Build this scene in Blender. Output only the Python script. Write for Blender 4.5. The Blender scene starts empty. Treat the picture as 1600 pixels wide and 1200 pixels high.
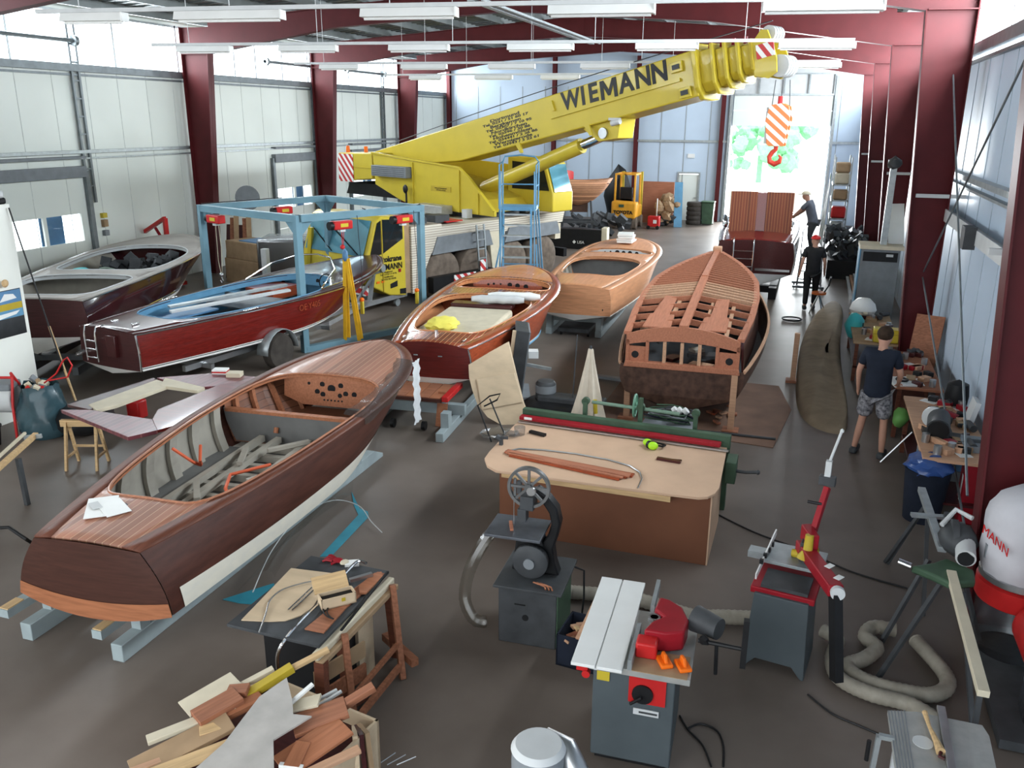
import bpy, bmesh, math, random
from mathutils import Vector, Matrix, Euler
random.seed(7)
sc = bpy.context.scene
COL = sc.collection
PI = math.pi
# ------------------------------------------------------------ camera, world, light, exposure
F = 1330.0
CAMZ = 4.5
def _axes():
    D = Vector((1280-800, -(195-600), -F)); N = Vector((770-800, -(4880-600), -F)).normalized()
    up = -N; d = (D - up*D.dot(up)).normalized(); x = d.cross(up)
    return Matrix((x, d, up))
RM = _axes()
cam = bpy.data.cameras.new('camera'); camo = bpy.data.objects.new('camera', cam); COL.objects.link(camo)
cam.sensor_width = 36; cam.lens = 36*F/1600; cam.clip_end = 400
camo.matrix_world = Matrix.Translation((0, 0, CAMZ)) @ RM.to_4x4()
sc.camera = camo
sc.view_settings.view_transform = 'Standard'; sc.view_settings.look = 'None'
sc.view_settings.gamma = 1; sc.view_settings.use_curve_mapping = False
sc.view_settings.exposure = 0.0
sc.cycles.use_denoising = True
sc.cycles.max_bounces = 8; sc.cycles.diffuse_bounces = 4; sc.cycles.glossy_bounces = 4
sc.cycles.transparent_max_bounces = 12; sc.cycles.caustics_reflective = False; sc.cycles.caustics_refractive = False
sc.cycles.sample_clamp_indirect = 6
W = bpy.data.worlds.new('world'); sc.world = W; W.use_nodes = True
W.node_tree.nodes['Background'].inputs[0].default_value = (0.90, 0.96, 1.0, 1)
W.node_tree.nodes['Background'].inputs[1].default_value = 4.5
def area(name, loc, rot, sx, sy, power, col=(1, 1, 1), spread=PI):
    l = bpy.data.lights.new(name, 'AREA'); l.shape = 'RECTANGLE'; l.size = sx; l.size_y = sy; l.energy = power; l.color = col; l.spread = spread
    o = bpy.data.objects.new(name, l); COL.objects.link(o); o.location = loc; o.rotation_euler = rot; return o
# daylight: the sky seen by the strip windows and the open gate, then two added fills
area('daylight_left', (-17.9, 22.5, 6.45), (0, math.radians(-68), 0), 1.5, 35, 4400, (.90, .96, 1))
area('daylight_right', (2.9, 24, 6.45), (0, math.radians(80), 0), 1.5, 32, 7600, (.90, .96, 1))
area('daylight_gate', (-1.8, 43.2, 2.2), (math.radians(-90), 0, 0), 4, 4.0, 2600, (.92, .97, 1))
area('fill_overhead', (-6.0, 4.5, 7.05), (0, 0, 0), 7, 5, 60, (1, .95, .88))  # unseen fill lamp added above the near bay to light its upper faces
area('fill_behind_camera', (-9.5, -1.5, 6.2), (math.radians(62), 0, 0), 14, 1.6, 60, (1, .93, .84))  # weak warm fill added behind the camera, no source known there
# ------------------------------------------------------------ pixel -> place helpers (points on real planes)
def ray(px, py): return RM @ Vector((px-800, 600-py, -F))
def gp(px, py, z=0.0):
    r = ray(px, py); t = (z-CAMZ)/r.z
    return Vector((r.x*t, r.y*t, z))
def onpl(px, py, pt, n):
    r = ray(px, py); n = Vector(n); C_ = Vector((0, 0, CAMZ)); return C_ + r*((Vector(pt)-C_).dot(n)/r.dot(n))
def onx(px, py, x): r = ray(px, py); return Vector((0, 0, CAMZ)) + r*(x/r.x)
def ony(px, py, y): r = ray(px, py); return Vector((0, 0, CAMZ)) + r*(y/r.y)
# ------------------------------------------------------------ materials
def _nt(name):
    m = bpy.data.materials.new(name); m.use_nodes = True; nt = m.node_tree
    return m, nt, nt.nodes['Principled BSDF']
def mat(name, col, rough=.6, metal=0, coat=0, var=.12, scale=6, bump=0, stretch=(1, 1, 1), detail=4, col2=None, spec=None):
    m, nt, b = _nt(name); N = nt.nodes; L = nt.links
    tc = N.new('ShaderNodeTexCoord'); mp = N.new('ShaderNodeMapping'); mp.inputs['Scale'].default_value = stretch
    L.new(tc.outputs['Object'], mp.inputs[0])
    n = N.new('ShaderNodeTexNoise'); n.inputs['Scale'].default_value = scale; n.inputs['Detail'].default_value = detail
    L.new(mp.outputs[0], n.inputs['Vector'])
    r = N.new('ShaderNodeValToRGB'); e = r.color_ramp.elements
    e[0].position = .3; e[1].position = .7
    c2 = col2 if col2 else tuple(min(1, c*(1+var)) for c in col)
    c1 = col if col2 else tuple(c*(1-var) for c in col)
    e[0].color = (*c1, 1); e[1].color = (*c2, 1)
    L.new(n.outputs[0], r.inputs[0]); L.new(r.outputs[0], b.inputs['Base Color'])
    b.inputs['Roughness'].default_value = rough; b.inputs['Metallic'].default_value = metal
    b.inputs['Coat Weight'].default_value = coat; b.inputs['Coat Roughness'].default_value = .06
    b.inputs['Specular IOR Level'].default_value = .5 if metal else (.22 if spec is None else spec)
    if bump:
        bp = N.new('ShaderNodeBump'); bp.inputs['Strength'].default_value = bump; bp.inputs['Distance'].default_value = .02
        L.new(n.outputs[0], bp.inputs['Height']); L.new(bp.outputs[0], b.inputs['Normal'])
    return m
def wood(name, col, var=.22, rough=.5, coat=0, axis=0, scale=3, fine=14, col2=None):
    st = [fine]*3; st[axis] = 1.0
    return mat(name, col, rough, 0, coat, var, scale, .12 if (axis == 0 and not coat) else 0, tuple(st), 6, col2)
def planked(name, col, seam, pitch=.07, sw=.10, rough=.35, coat=.5, axis=1, var=.25):
    """planks along X with thin seams every pitch metres across the given object axis"""
    m, nt, b = _nt(name); N = nt.nodes; L = nt.links
    tc = N.new('ShaderNodeTexCoord'); sx = N.new('ShaderNodeSeparateXYZ'); L.new(tc.outputs['Object'], sx.inputs[0])
    a = N.new('ShaderNodeMath'); a.operation = 'DIVIDE'; a.inputs[1].default_value = pitch; L.new(sx.outputs[axis], a.inputs[0])
    f = N.new('ShaderNodeMath'); f.operation = 'FRACT'; L.new(a.outputs[0], f.inputs[0])
    g = N.new('ShaderNodeMath'); g.operation = 'GREATER_THAN'; g.inputs[1].default_value = 1-sw; L.new(f.outputs[0], g.inputs[0])
    fl = N.new('ShaderNodeMath'); fl.operation = 'FLOOR'; L.new(a.outputs[0], fl.inputs[0])
    wn = N.new('ShaderNodeTexWhiteNoise'); wn.noise_dimensions = '1D'; L.new(fl.outputs[0], wn.inputs['W'])
    mp = N.new('ShaderNodeMapping'); mp.inputs['Scale'].default_value = (1.5, 22, 22) if axis != 0 else (22, 1.5, 22); L.new(tc.outputs['Object'], mp.inputs[0])
    no = N.new('ShaderNodeTexNoise'); no.inputs['Scale'].default_value = 2; no.inputs['Detail'].default_value = 5; L.new(mp.outputs[0], no.inputs['Vector'])
    ad = N.new('ShaderNodeMath'); ad.operation = 'ADD'; L.new(wn.outputs[0], ad.inputs[0]); L.new(no.outputs[0], ad.inputs[1])
    r = N.new('ShaderNodeValToRGB'); e = r.color_ramp.elements; e[0].position = .35; e[1].position = 1.0
    hf = N.new('ShaderNodeMath'); hf.operation = 'MULTIPLY'; hf.inputs[1].default_value = .66; L.new(ad.outputs[0], hf.inputs[0]); L.new(hf.outputs[0], r.inputs[0])
    e[0].color = (*[c*(1-var) for c in col], 1); e[1].color = (*[min(1, c*(1+var)) for c in col], 1)
    mx = N.new('ShaderNodeMix'); mx.data_type = 'RGBA'; L.new(g.outputs[0], mx.inputs[0]); L.new(r.outputs[0], mx.inputs[6]); mx.inputs[7].default_value = (*seam, 1)
    L.new(mx.outputs[2], b.inputs['Base Color'])
    b.inputs['Roughness'].default_value = rough; b.inputs['Coat Weight'].default_value = coat; b.inputs['Coat Roughness'].default_value = .08
    return m
def stripes(name, c1, c2, pitch, vec=(1, 0, 1), rough=.5):
    m, nt, b = _nt(name); N = nt.nodes; L = nt.links
    tc = N.new('ShaderNodeTexCoord'); dt = N.new('ShaderNodeVectorMath'); dt.operation = 'DOT_PRODUCT'; dt.inputs[1].default_value = vec
    L.new(tc.outputs['Object'], dt.inputs[0])
    a = N.new('ShaderNodeMath'); a.operation = 'DIVIDE'; a.inputs[1].default_value = pitch; L.new(dt.outputs['Value'], a.inputs[0])
    f = N.new('ShaderNodeMath'); f.operation = 'FRACT'; L.new(a.outputs[0], f.inputs[0])
    g = N.new('ShaderNodeMath'); g.operation = 'GREATER_THAN'; g.inputs[1].default_value = .5; L.new(f.outputs[0], g.inputs[0])
    mx = N.new('ShaderNodeMix'); mx.data_type = 'RGBA'; L.new(g.outputs[0], mx.inputs[0]); mx.inputs[6].default_value = (*c1, 1); mx.inputs[7].default_value = (*c2, 1)
    L.new(mx.outputs[2], b.inputs['Base Color']); b.inputs['Roughness'].default_value = rough
    return m
def glassy(name, tint=(1, 1, 1), fac=.12, rough=.03):
    m, nt, b = _nt(name); N = nt.nodes; L = nt.links
    N.remove(b); t = N.new('ShaderNodeBsdfTransparent'); t.inputs[0].default_value = (*tint, 1)
    g = N.new('ShaderNodeBsdfGlossy'); g.inputs['Roughness'].default_value = rough
    x = N.new('ShaderNodeMixShader'); x.inputs[0].default_value = fac
    L.new(t.outputs[0], x.inputs[1]); L.new(g.outputs[0], x.inputs[2]); L.new(x.outputs[0], N['Material Output'].inputs[0])
    return m
def emis(name, col, s):
    m, nt, b = _nt(name); b.inputs['Base Color'].default_value = (*col, 1); b.inputs['Emission Color'].default_value = (*col, 1); b.inputs['Emission Strength'].default_value = s
    return m
M = {}
M['floor'] = mat('concrete_floor', (.125, .100, .083), .40, 0, 0, .3, .9, .02, (1, 1, 1), 8, col2=(.185, .152, .130))
M['panel'] = mat('wall_panel', (.74, .77, .72), .45, 0, 0, .05, .5)
M['panelblue'] = mat('wall_panel_blue', (.50, .59, .70), .42, 0, 0, .06, .6)
M['wallwhite'] = mat('wall_plaster', (.80, .80, .74), .8, 0, 0, .04, 1)
M['redsteel'] = mat('red_steel', (.082, .0105, .0125), .5, 0, 0, .1, 3)
M['roof'] = mat('roof_sheet', (.20, .22, .22), .55, .2, 0, .15, 2)
M['galv'] = mat('galvanised', (.36, .39, .40), .45, .6, 0, .15, 8)
M['darkgalv'] = mat('dark_rail', (.16, .18, .19), .45, .5, 0, .15, 6)
M['white'] = mat('white_paint', (.78, .78, .76), .4, 0, 0, .04, 3)
M['ltgrey'] = mat('light_grey', (.55, .56, .56), .5, 0, 0, .06, 5)
M['grey'] = mat('mid_grey', (.20, .215, .23), .5, 0, 0, .1, 5)
M['dkgrey'] = mat('dark_grey', (.055, .058, .062), .5, 0, 0, .2, 6)
M['black'] = mat('black', (.012, .012, .013), .45, 0, 0, .2, 6)
M['rubber'] = mat('rubber', (.05, .042, .036), .8, 0, 0, .3, 5)
M['dustrubber'] = mat('dusty_tyre', (.15, .115, .09), .85, 0, 0, .3, 5, .1)
M['chrome'] = mat('chrome', (.75, .75, .76), .12, 1, 0, .03, 4)
M['steel'] = mat('steel', (.45, .46, .47), .3, .9, 0, .1, 6)
M['yellow'] = mat('yellow_paint', (.56, .43, .04), .4, 0, .15, .06, 2)
M['dkyellow'] = mat('yellow_dark', (.45, .33, .03), .5, 0, 0, .1, 4)
M['orangey'] = mat('forklift_orange', (.72, .33, .03), .45, 0, 0, .1, 4)
M['red'] = mat('red_paint', (.50, .02, .02), .4, 0, .1, .1, 5)
M['dkred'] = mat('red_dark', (.28, .01, .018), .42, 0, 0, .12, 5)
M['orange'] = mat('orange_plastic', (.85, .16, .01), .4, 0, 0, .05, 5)
M['blue'] = mat('blue_paint', (.10, .22, .38), .45, 0, 0, .1, 4)
M['gantry'] = mat('gantry_paint', (.15, .27, .33), .45, 0, 0, .12, 2)
M['cyan'] = mat('cyan_plastic', (.05, .42, .44), .5, 0, 0, .1, 5)
M['ltblue'] = mat('light_blue', (.11, .27, .42), .5, 0, 0, .1, 4)
M['green'] = mat('machine_green', (.05, .09, .055), .5, 0, 0, .2, 5)
M['lime'] = mat('lime_plastic', (.40, .75, .03), .4, 0, 0, .05, 5)
M['cradle'] = mat('cradle_paint', (.30, .35, .36), .6, 0, 0, .1, 4)
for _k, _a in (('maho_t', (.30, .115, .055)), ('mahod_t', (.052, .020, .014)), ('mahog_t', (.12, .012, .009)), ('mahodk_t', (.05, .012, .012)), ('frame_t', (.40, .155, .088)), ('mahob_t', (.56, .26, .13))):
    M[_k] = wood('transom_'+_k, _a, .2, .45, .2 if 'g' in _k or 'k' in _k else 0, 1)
M['maho'] = wood('mahogany_bare', (.36, .14, .07), .18, .5, .1)
M['mahod'] = wood('mahogany_stained', (.070, .024, .016), .25, .5, 0, 0, 2, 10)
M['mahog'] = wood('mahogany_gloss', (.135, .010, .007), .25, .3, .6)
M['mahodk'] = wood('mahogany_dark_gloss', (.055, .012, .012), .25, .32, .45)
M['mahor'] = wood('mahogany_red', (.30, .058, .022), .28, .3, .5)
M['mahom'] = wood('mahogany_matt', (.30, .12, .065), .25, .6)
M['pine'] = wood('pine', (.55, .37, .19), .18, .6)
M['ply'] = wood('plywood', (.60, .46, .31), .10, .6, 0, 0, 2, 4)
M['mdf'] = mat('mdf_top', (.56, .37, .25), .6, 0, 0, .1, 2)
M['mdfd'] = mat('mdf_dark', (.17, .068, .036), .65, 0, 0, .12, 2)
M['cream'] = mat('cream', (.60, .53, .40), .6, 0, 0, .08, 5)
M['whiteprimer'] = mat('white_primer', (.72, .68, .60), .55, 0, 0, .1, 4, .05)
M['bilge'] = mat('bilge_paint', (.36, .33, .28), .6, 0, 0, .12, 4)
M['bilged'] = mat('bilge_grey', (.16, .16, .155), .6, 0, 0, .12, 4)
M['cardboard'] = mat('cardboard', (.36, .24, .14), .8, 0, 0, .15, 4)
M['canvas'] = mat('canvas', (.27, .205, .14), .85, 0, 0, .2, 3, .3)
M['skin'] = mat('skin', (.45, .24, .17), .55, 0, 0, .08, 8)
M['film'] = glassy('plastic_film', (.80, .82, .84), .25, .3)
M['glass'] = glassy('window_glass', (.97, .99, 1), .08)
M['hose'] = mat('hose', (.30, .27, .22), .55, 0, 0, .15, 12)
M['teal'] = mat('teal_film', (.04, .25, .33), .4, 0, 0, .15, 3)
# ------------------------------------------------------------ mesh helpers
class MB:
    def __init__(s): s.bm = bmesh.new()
    def box(s, c, d, rot=None):
        c = Vector(c); hx, hy, hz = d[0]/2, d[1]/2, d[2]/2
        R = Matrix.Identity(3)
        if rot is not None: R = (Euler(rot).to_matrix() if not isinstance(rot, Matrix) else rot)
        v = [s.bm.verts.new(c + R @ Vector((x*hx, y*hy, z*hz))) for x in (-1, 1) for y in (-1, 1) for z in (-1, 1)]
        for f in ((0, 1, 3, 2), (4, 6, 7, 5), (0, 4, 5, 1), (2, 3, 7, 6), (0, 2, 6, 4), (1, 5, 7, 3)): s.bm.faces.new([v[i] for i in f])
        return s
    def bb(s, a, b): return s.box([(a[i]+b[i])/2 for i in range(3)], [abs(b[i]-a[i]) for i in range(3)])
    def bar(s, p, q, w, h=None, up=(0, 0, 1)):
        """rectangular bar from p to q, w wide and h high"""
        p = Vector(p); q = Vector(q); h = h or w; d = (q-p); L = d.length
        if L < 1e-6: return s
        x = d/L; u = Vector(up)
        if abs(x.dot(u)) > .98: u = Vector((1, 0, 0))
        y = u.cross(x).normalized(); z = x.cross(y)
        R = Matrix((x, y, z)).transposed()
        return s.box((p+q)/2, (L, w, h), R)
    def ring(s, c, x, y, r, n):
        return [s.bm.verts.new(c + x*(r*math.cos(2*PI*i/n)) + y*(r*math.sin(2*PI*i/n))) for i in range(n)]
    def cyl(s, p, q, r, r2=None, n=16, caps=True):
        p = Vector(p); q = Vector(q); r2 = r if r2 is None else r2
        d = (q-p).normalized(); u = Vector((0, 0, 1)) if abs(d.z) < .9 else Vector((1, 0, 0))
        x = d.cross(u).normalized(); y = d.cross(x)
        a = s.ring(p, x, y, max(r, 1e-4), n); b = s.ring(q, x, y, max(r2, 1e-4), n)
        for i in range(n): s.bm.faces.new((a[i], b[i], b[(i+1) % n], a[(i+1) % n]))
        if caps: s.bm.faces.new(list(a)); s.bm.faces.new(list(reversed(b)))
        return s
    def tube(s, pts, r, n=8, closed=False, ribs=None):
        P = [Vector(p) for p in pts]; m = len(P); rings = []; pu = None
        for i in range(m):
            if closed: d = P[(i+1) % m]-P[i-1]
            else: d = P[min(i+1, m-1)]-P[max(i-1, 0)]
            if d.length < 1e-9: d = Vector((0, 0, 1))
            d.normalize()
            if pu is None: u = Vector((0, 0, 1)) if abs(d.z) < .9 else Vector((1, 0, 0))
            else: u = pu
            x = d.cross(u)
            if x.length < 1e-4: x = d.cross(Vector((1, .3, .2)))
            x.normalize(); y = x.cross(d); pu = y
            rr = r[i] if isinstance(r, (list, tuple)) else (r*(1+ribs*(i % 2)) if ribs else r)
            rings.append(s.ring(P[i], x, y, rr, n))
        k = m if closed else m-1
        for j in range(k):
            a, b = rings[j], rings[(j+1) % m]
            for i in range(n): s.bm.faces.new((a[i], a[(i+1) % n], b[(i+1) % n], b[i]))
        if not closed: s.bm.faces.new(list(reversed(rings[0]))); s.bm.faces.new(rings[-1])
        return s
    def lathe(s, prof, c=(0, 0, 0), axis=(0, 0, 1), n=24, caps=True):
        c = Vector(c); a = Vector(axis).normalized(); u = Vector((0, 0, 1)) if abs(a.z) < .9 else Vector((1, 0, 0))
        x = a.cross(u).normalized(); y = a.cross(x); R = [s.ring(c+a*h, x, y, max(r, 1e-4), n) for r, h in prof]
        for j in range(len(R)-1):
            for i in range(n): s.bm.faces.new((R[j][i], R[j+1][i], R[j+1][(i+1) % n], R[j][(i+1) % n]))
        if caps: s.bm.faces.new(R[0]); s.bm.faces.new(list(reversed(R[-1])))
        return s
    def prism(s, poly, o, u, v, t):
        """polygon (a,b) in the plane o+u*a+v*b, extruded by vector t"""
        o = Vector(o); u = Vector(u); v = Vector(v); t = Vector(t)
        a = [s.bm.verts.new(o+u*p[0]+v*p[1]) for p in poly]; b = [s.bm.verts.new(w.co+t) for w in a]; n = len(a)
        s.bm.faces.new(a); s.bm.faces.new(list(reversed(b)))
        for i in range(n): s.bm.faces.new((a[i], b[i], b[(i+1) % n], a[(i+1) % n]))
        return s
    def quad(s, *p):
        s.bm.faces.new([s.bm.verts.new(Vector(q)) for q in p]); return s
    def grid(s, rows, closed=False):
        V = [[s.bm.verts.new(Vector(p)) for p in r] for r in rows]
        for j in range(len(V)-1):
            k = len(V[j])
            for i in range(k if closed else k-1): s.bm.faces.new((V[j][i], V[j][(i+1) % k], V[j+1][(i+1) % k], V[j+1][i]))
        return s
    def blob(s, c, r, n=2, j=.15, sq=(1, 1, 1)):
        res = bmesh.ops.create_icosphere(s.bm, subdivisions=n, radius=1)
        for v in res['verts']:
            k = r*(1+random.uniform(-j, j)); v.co = Vector((v.co.x*sq[0]*k, v.co.y*sq[1]*k, v.co.z*sq[2]*k)) + Vector(c)
        return s
    def build(s, name, m, parent=None, bevel=0, smooth=True, solid=0, sub=0):
        for v in [v for v in s.bm.verts if not v.link_faces]: s.bm.verts.remove(v)
        bmesh.ops.recalc_face_normals(s.bm, faces=s.bm.faces)
        me = bpy.data.meshes.new(name); s.bm.to_mesh(me); s.bm.free()
        if smooth:
            for p in me.polygons: p.use_smooth = True
            me.set_sharp_from_angle(angle=math.radians(38))
        me.materials.append(M[m] if isinstance(m, str) else m)
        o = bpy.data.objects.new(name, me); COL.objects.link(o)
        if parent: o.parent = parent
        if solid: k = o.modifiers.new('s', 'SOLIDIFY'); k.thickness = solid; k.offset = 0
        if bevel: k = o.modifiers.new('b', 'BEVEL'); k.width = bevel; k.segments = 2; k.limit_method = 'ANGLE'
        if sub: k = o.modifiers.new('u', 'SUBSURF'); k.levels = sub; k.render_levels = sub
        return o
def tag(o, label, cat, group=None, kind=None):
    o['label'] = label; o['category'] = cat
    if group: o['group'] = group
    if kind: o['kind'] = kind
    return o
def thing(name, label, cat, loc=(0, 0, 0), rz=0, group=None):
    o = bpy.data.objects.new(name, None); COL.objects.link(o); o.empty_display_size = .1
    o.location = loc; o.rotation_euler = (0, 0, rz); return tag(o, label, cat, group)
def struct(o, label=None):
    o['kind'] = 'structure'
    if label: o['label'] = label
    return o
def copy_tree(o, parent=None):
    c = o.copy(); COL.objects.link(c); c.parent = parent
    for ch in list(o.children): copy_tree(ch, c)
    return c
def P(x0, y0, z0, x1, y1, z1): return MB().bb((x0, y0, z0), (x1, y1, z1))
def text(s, name, size, m, parent, origin, u, v, depth=.004, bold=0, align='CENTER', sx=1):
    cu = bpy.data.curves.new(name, 'FONT'); cu.body = s; cu.size = size; cu.extrude = depth/2; cu.align_x = align; cu.align_y = 'CENTER'; cu.offset = bold; cu.resolution_u = 3
    t = bpy.data.objects.new(name, cu); COL.objects.link(t)
    dg = bpy.context.evaluated_depsgraph_get(); dg.update()
    me = bpy.data.meshes.new_from_object(t.evaluated_get(dg)); bpy.data.objects.remove(t); bpy.data.curves.remove(cu)
    u = Vector(u).normalized(); v = Vector(v).normalized(); w = u.cross(v)
    A = Matrix((u*sx, v, w)).transposed().to_4x4(); A.translation = Vector(origin)
    me.transform(A); me.materials.clear(); me.materials.append(M[m])
    o = bpy.data.objects.new(name, me); COL.objects.link(o); o.parent = parent
    return o
# ------------------------------------------------------------ the hall
XL, XR = -17.4, 2.4
SK = 1.6/19.5
def YS(y, x): return y + (x-XL)*SK          # the frames stand slightly askew to the long walls
struct(P(-26, -4, -.2, 8, 60, 0).build('floor', 'floor'), 'grey concrete workshop floor')
def wall_y(name, x, t, segs, m):
    b = MB()
    for (y0, y1, z0, z1) in segs: b.bb((x, y0, z0), (x+t, y1, z1))
    return struct(b.build(name, m))
# left wall with sectional doors' window bands and a strip of windows above
wall_y('wall_left', XL-.12, .12, [(-4, 14.7, 0, 5.65), (17.2, 25.6, 0, 5.65), (28.0, 30.8, 0, 5.65), (33.4, 40.6, 0, 5.65), (14.7, 17.2, 3.1, 5.65), (25.6, 28.0, 3.1, 5.65), (30.8, 33.4, 3.1, 5.65), (-4, 40.6, 6.95, 7.1)], 'panel')
wall_y('wall_right', XR, .12, [(-4, 43, 0, 5.5), (-4, 8, 5.5, 7.1), (-4, 43, 6.95, 7.1)], 'panelblue')
# seams of the wall panels
b = MB()
for k in range(0, 40): b.bb((XL-.002, 1+k*1.05, 0), (XL+.008, 1.015+k*1.05, 5.6))
struct(b.build('trim_1', mat('panel_seam', (.60, .62, .59), .6)))
b = MB()
for k in range(0, 40): b.bb((XR-.008, 2+k*1.05, 0), (XR+.002, 2.02+k*1.05, 5.45))
struct(b.build('trim_2', mat('panel_seam_blue', (.40, .46, .52), .6)))
for i, (x, s) in enumerate(((XL, 1), (XR, -1))):
    b = MB(); b.bb((x, -3, 5.55), (x+s*.16, 41, 5.72)); b.bb((x, -3, 5.45), (x+s*.07, 41, 5.5)); struct(b.build('trim_%d' % (3+i), 'darkgalv'))
    b = MB(); b.bb((x, -3, 3.62), (x+s*.14, 41, 3.70)); b.bb((x, -3, 3.48), (x+s*.10, 41, 3.52)); struct(b.build('trim_%d' % (5+i), 'galv'))
# windows: mullions and panes
def strip_windows(x, ys, z0, z1, n0):
    for i in range(len(ys)-1):
        y0, y1 = ys[i], ys[i+1]
        w = struct(MB().bb((x-.04, y0-.03, z0), (x+.04, y0+.03, z1)).bb((x-.04, y0, z1-.06), (x+.04, y1, z1)).build('window_%d' % (n0+i), 'galv'))
        g = MB().bb((x-.005, y0+.03, z0), (x+.005, y1-.03, z1-.06)).build('pane', 'glass', w)
strip_windows(XL-.05, [6, 8, 10, 12, 14.5, 15.7, 17.6, 18.9, 21.3, 22.5, 23.9, 25, 26.5, 28.1, 29.4, 31, 32.6, 34.9, 36.6, 38, 39.9], 5.72, 6.95, 1)
strip_windows(XR+.05, [8, 11, 14.5, 17.5, 21, 24, 28, 31, 35, 38, 42], 5.72, 6.95, 30)
# back wall
def skq(x0, x1, z0, z1, t=.12, yb=40.3, m='panelblue', name='wall_back', push=0):
    a = YS(yb, x0)+push; c = YS(yb, x1)+push
    return MB().prism([(0, 0), (1, 0), (1, 1), (0, 1)], (x0, a, z0), (x1-x0, c-a, 0), (0, 0, z1-z0), (0, t, 0))
b = MB()
GX0, GX1, GZ = -3.72, .48, 4.3
for x0, x1, z0, z1 in ((XL, -6.0, 0, 8), (-5.0, GX0, 0, 8), (GX1, XR, 0, 8), (-6, -5, 2.15, 8), (GX0, GX1, 6.6, 8)):
    a = YS(40.3, x0); c = YS(40.3, x1)
    b.prism([(0, 0), (1, 0), (1, 1), (0, 1)], (x0, a, z0), (x1-x0, c-a, 0), (0, 0, z1-z0), (0, .12, 0))
struct(b.build('wall_back', 'panelblue'))
b = MB()
for k in range(17):
    x = XL+.6+k*1.1
    if not (GX0-.3 < x < GX1+.3): b.box((x, YS(40.3, x)-.008, 3), (.025, .016, 6))
for x0, x1 in ((XL, GX0), (GX1, XR)): b.bar((x0, YS(40.3, x0)-.05, 3.6), (x1, YS(40.3, x1)-.05, 3.6), .08, .1)
struct(b.build('trim_7', 'galv'))
# the raised section gate over the open doorway
yg = YS(40.3, -1.6)
dr = struct(MB().prism([(0, 0), (1, 0), (1, 1), (0, 1)], (GX0, YS(40.3, GX0)-.05, GZ), (GX1-GX0, (GX1-GX0)*SK, 0), (0, 0, .64), (0, .05, 0)).build('door_1', 'panel'))
MB().prism([(0, 0), (1, 0), (1, 1), (0, 1)], (GX0, YS(40.3, GX0)-.05, GZ+.66), (GX1-GX0, (GX1-GX0)*SK, 0), (0, 0, .64), (0, .05, 0)).build('door_section', 'panel', dr)
MB().prism([(0, 0), (1, 0), (1, 1), (0, 1)], (GX0, YS(40.3, GX0)-.02, GZ+1.32), (GX1-GX0, (GX1-GX0)*SK, 0), (0, 0, 1.5), (0, .05, 0)).build('door_lintel', 'ltgrey', dr)
b = MB()
for i in range(5):
    x = GX0+(GX1-GX0)*i/4; b.box((x, YS(40.3, x)-.09, GZ+1.75), (.06, .05, .9))
b.bar((GX0, YS(40.3, GX0)-.09, GZ+1.33), (GX1, YS(40.3, GX1)-.09, GZ+1.33), .06, .08); b.bar((GX0, YS(40.3, GX0)-.09, GZ+2.2), (GX1, YS(40.3, GX1)-.09, GZ+2.2), .06, .05)
b.build('door_brace', 'galv', dr)
b = MB()
for x in (GX0-.1, GX1+.1): b.box((x, YS(40.3, x)-.1, 3.2), (.12, .14, 6.4))
b.build('door_track', 'galv', dr)
d2 = struct(MB().box((-5.5, YS(40.3, -5.5)+.03, 1.05), (.92, .05, 2.1), (0, 0, math.atan(SK))).build('door_2', 'panel'))
MB().box((-5.98, YS(40.3, -5.98)-.02, 1.08), (.08, .1, 2.16)).box((-5.02, YS(40.3, -5.02)-.02, 1.08), (.08, .1, 2.16)).box((-5.5, YS(40.3, -5.5)-.02, 2.18), (1.04, .1, .08), (0, 0, math.atan(SK))).build('door_frame', 'galv', d2)
MB().box((-5.15, YS(40.3, -5.15)-.05, 1.05), (.12, .05, .03)).build('door_handle', 'steel', d2)
# roof
def zr(x): return 7.15 + (1-abs(x+7.65)/9.8)*.75
b = MB()
for s in (0, 1):
    x0, x1 = (XL-.2, -7.65) if s == 0 else (-7.65, XR+.2)
    n = 10
    b.prism([(0, 0), (1, 0), (1, 1), (0, 1)], (x0, -4, zr(x0)), (x1-x0, 0, zr(x1)-zr(x0)), (0, 47, 0), (0, 0, .06))
struct(b.build('ceiling', 'roof'))
b = MB()
for k in range(15):
    x = XL+.5+k*1.33
    if abs(x+7.65) > .3: b.bb((x-.035, -4, zr(x)-.2), (x+.035, 42.5, zr(x)-.005))
struct(b.build('trim_8', 'roof'))
b = MB()
for k in range(120):
    y = -3.5+k*.38
    for x0, x1 in ((XL, -7.7), (-7.6, XR)): b.bar((x0, y, zr(x0)-.015), (x1, y, zr(x1)-.015), .10, .03)
struct(b.build('trim_9', 'roof'))
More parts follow.
